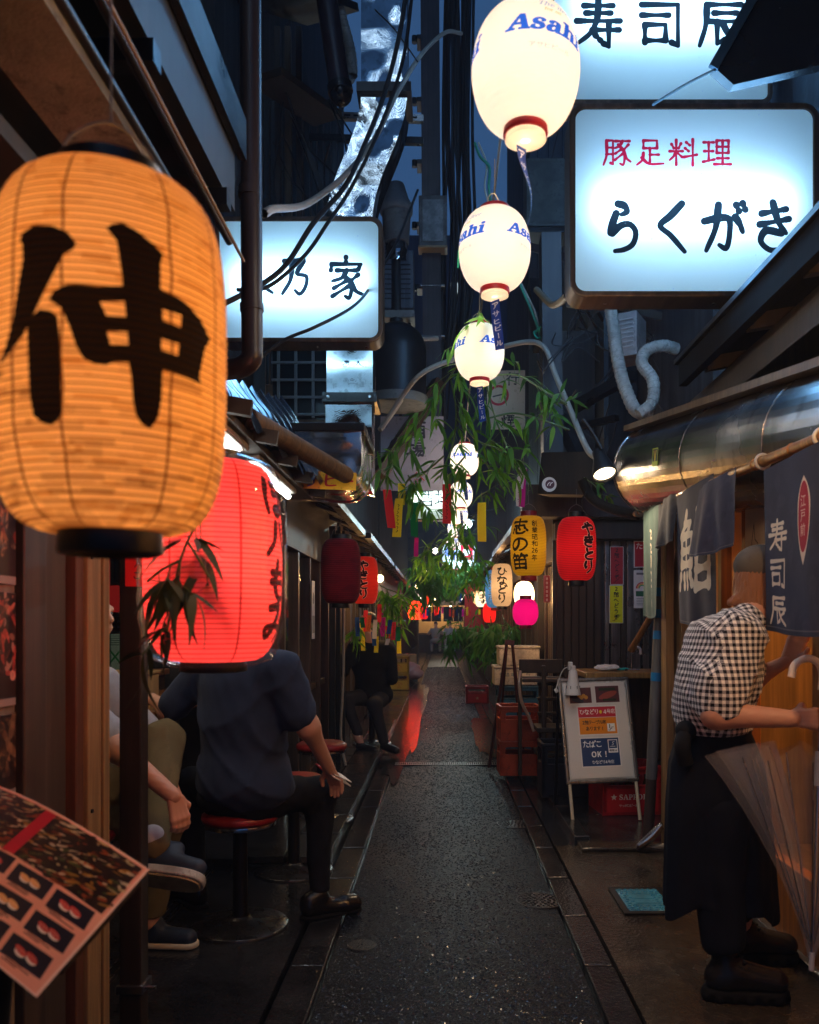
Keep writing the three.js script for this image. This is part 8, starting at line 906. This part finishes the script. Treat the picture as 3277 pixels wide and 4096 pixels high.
[[14, 905, 1215, 'far bamboo mass over the left kerb'], [16, 975, 1205, 'far bamboo mass over the middle of the alley'], [21, 940, 1225, 'farthest bamboo mass before the end shop'], [13, 1000, 1330, 'dark bamboo bush at the right wall far ahead'], [11, 1065, 1345, 'dark bamboo bush behind the foam boxes']].forEach(([d, u, v, l]) => { const st = []; for (let i = 0; i < 9; i++) { const a = u + rr(-38, 38) * 12 / d, b = v + rr(-30, 10) * 12 / d; st.push([S([a, b - 20, d], [a + rr(-12, 12), b, d + rr(-0.4, 0.4)], [a + rr(-20, 20), b + 30, d]), 45, 0.4]); } bamboo(l, st, { merged: true, most: 420, leaf: 1.4, r: 0.005 }); });
// --- paper strips
const stripMats = {}, SCOL = { red: [0.78, 0.035, 0.04], yellow: [0.85, 0.66, 0.02], green: [0.01, 0.2, 0.07], magenta: [0.6, 0.02, 0.3], blue: [0.02, 0.09, 0.32], white: [0.7, 0.68, 0.64], orange: [0.6, 0.13, 0.02] };
function strip(label, u, v0, v1, w, d, c, o = {}) {
  const a = P(u, v0, d), h = (v1 - v0) * d / SC, W = w * d / SC, t = thing('paper_strip', label, 'paper strip', a, o.turn ?? rr(-0.3, 0.3), o.group ?? 'paper wish strips');
  if (!stripMats[c]) stripMats[c] = mat(SCOL[c], 0.97, { transmission: 0.5, thickness: 0 });
  let m = stripMats[c]; if (o.text) { m = mat([1, 1, 1], 0.97, { transmission: 0.45, thickness: 0 }); m.map = canvasTex(48, 256, (x) => { x.fillStyle = '#' + C(...SCOL[c]).getHexString(); x.fillRect(0, 0, 48, 256); x.strokeStyle = '#2a2420'; x.lineWidth = 3; for (let i = 0; i < 8; i++) { x.beginPath(); x.moveTo(14 + R() * 8, 40 + i * 24); x.quadraticCurveTo(34, 44 + i * 24, 18 + R() * 10, 56 + i * 24); x.stroke(); } }); }
  const ph = rr(0, 6), dw = ((o.lean ?? 0) * d) / SC; part(t, 'paper', cloth(W, h, 3, 12, (s, q, x, y) => [x * Math.cos((q - 1) * 0.5 + 0.2) + dw * (1 - q), -h + h * q, 0.02 * h / 0.3 * Math.sin(q * 4 + ph) + x * Math.sin((q - 1) * 0.6)]), m); part(t, 'string', rod(V(0, -0.004, 0), V(rr(-0.01, 0.01), 0.09, 0), 0.0012, 5), M.rope); return t;
}
strip('red strip, leftmost of the hanging strips beside the hood', 815, 1030, 1112, 18, 6.4, 'red', { lean: 10 }); strip('yellow strip overlapping the leftmost red one', 842, 1050, 1130, 18, 6.5, 'yellow', { lean: -8, text: true }); strip('dark yellow strip higher up behind the leftmost red one', 846, 1018, 1062, 16, 6.8, 'yellow'); strip('green strip between the red and magenta ones', 873, 1058, 1130, 17, 6.9, 'green'); strip('magenta strip hanging lowest in the middle of the alley', 877, 1132, 1172, 9, 7.0, 'magenta'); strip('red strip in front of the far lantern row', 941, 1020, 1102, 18, 6.6, 'red', { text: true }); strip('plain yellow strip right of the far lantern row', 1015, 1058, 1140, 18, 6.6, 'yellow'); strip('white and pink written strip above the yellow lantern', 1100, 985, 1067, 18, 6.3, 'white', { lean: -8, text: true }); strip('pink backing strip behind the white written one', 1104, 987, 1068, 18, 6.33, 'magenta', { lean: -8 });
[[752, 1300, 1340, 'blue'], [762, 1300, 1322, 'green'], [770, 1285, 1330, 'red'], [762, 1312, 1370, 'yellow'], [790, 1305, 1345, 'white'], [800, 1272, 1310, 'red'], [808, 1300, 1340, 'magenta'], [815, 1318, 1344, 'red'], [822, 1305, 1335, 'blue'], [830, 1310, 1348, 'red'], [838, 1320, 1350, 'green'], [840, 1345, 1376, 'yellow'], [778, 1295, 1330, 'orange'], [786, 1330, 1360, 'blue'], [793, 1340, 1374, 'yellow'], [803, 1290, 1335, 'magenta'], [818, 1345, 1358, 'white']].forEach(([u, a, b, c], i) => strip(`${c} strip in the cluster over the person in black`, u, a, b, 9, 8.2 + (i % 4) * 0.15, c, { group: 'strips over the person in black', lean: rr(-4, 4), text: i % 3 === 0 }));
[[887, 1275, 1290, 'yellow'], [893, 1283, 1300, 'magenta'], [900, 1280, 1297, 'blue'], [910, 1270, 1290, 'yellow'], [918, 1282, 1296, 'red'], [926, 1285, 1300, 'blue'], [932, 1278, 1292, 'magenta'], [948, 1282, 1298, 'red'], [955, 1284, 1300, 'orange'], [962, 1280, 1296, 'blue'], [975, 1283, 1298, 'magenta'], [984, 1278, 1296, 'yellow'], [990, 1284, 1299, 'red'], [905, 1255, 1268, 'red'], [912, 1258, 1270, 'blue'], [1010, 1280, 1294, 'yellow'], [1018, 1258, 1275, 'red'], [970, 1250, 1268, 'blue'], [1033, 1270, 1308, 'red']].forEach(([u, a, b, c], i) => strip(`tiny ${c} strip far down the alley`, u, a, b, 4.5, 14 + (i % 5) * 2, c, { group: 'tiny far strips' }));
renderer.render(scene, camera);
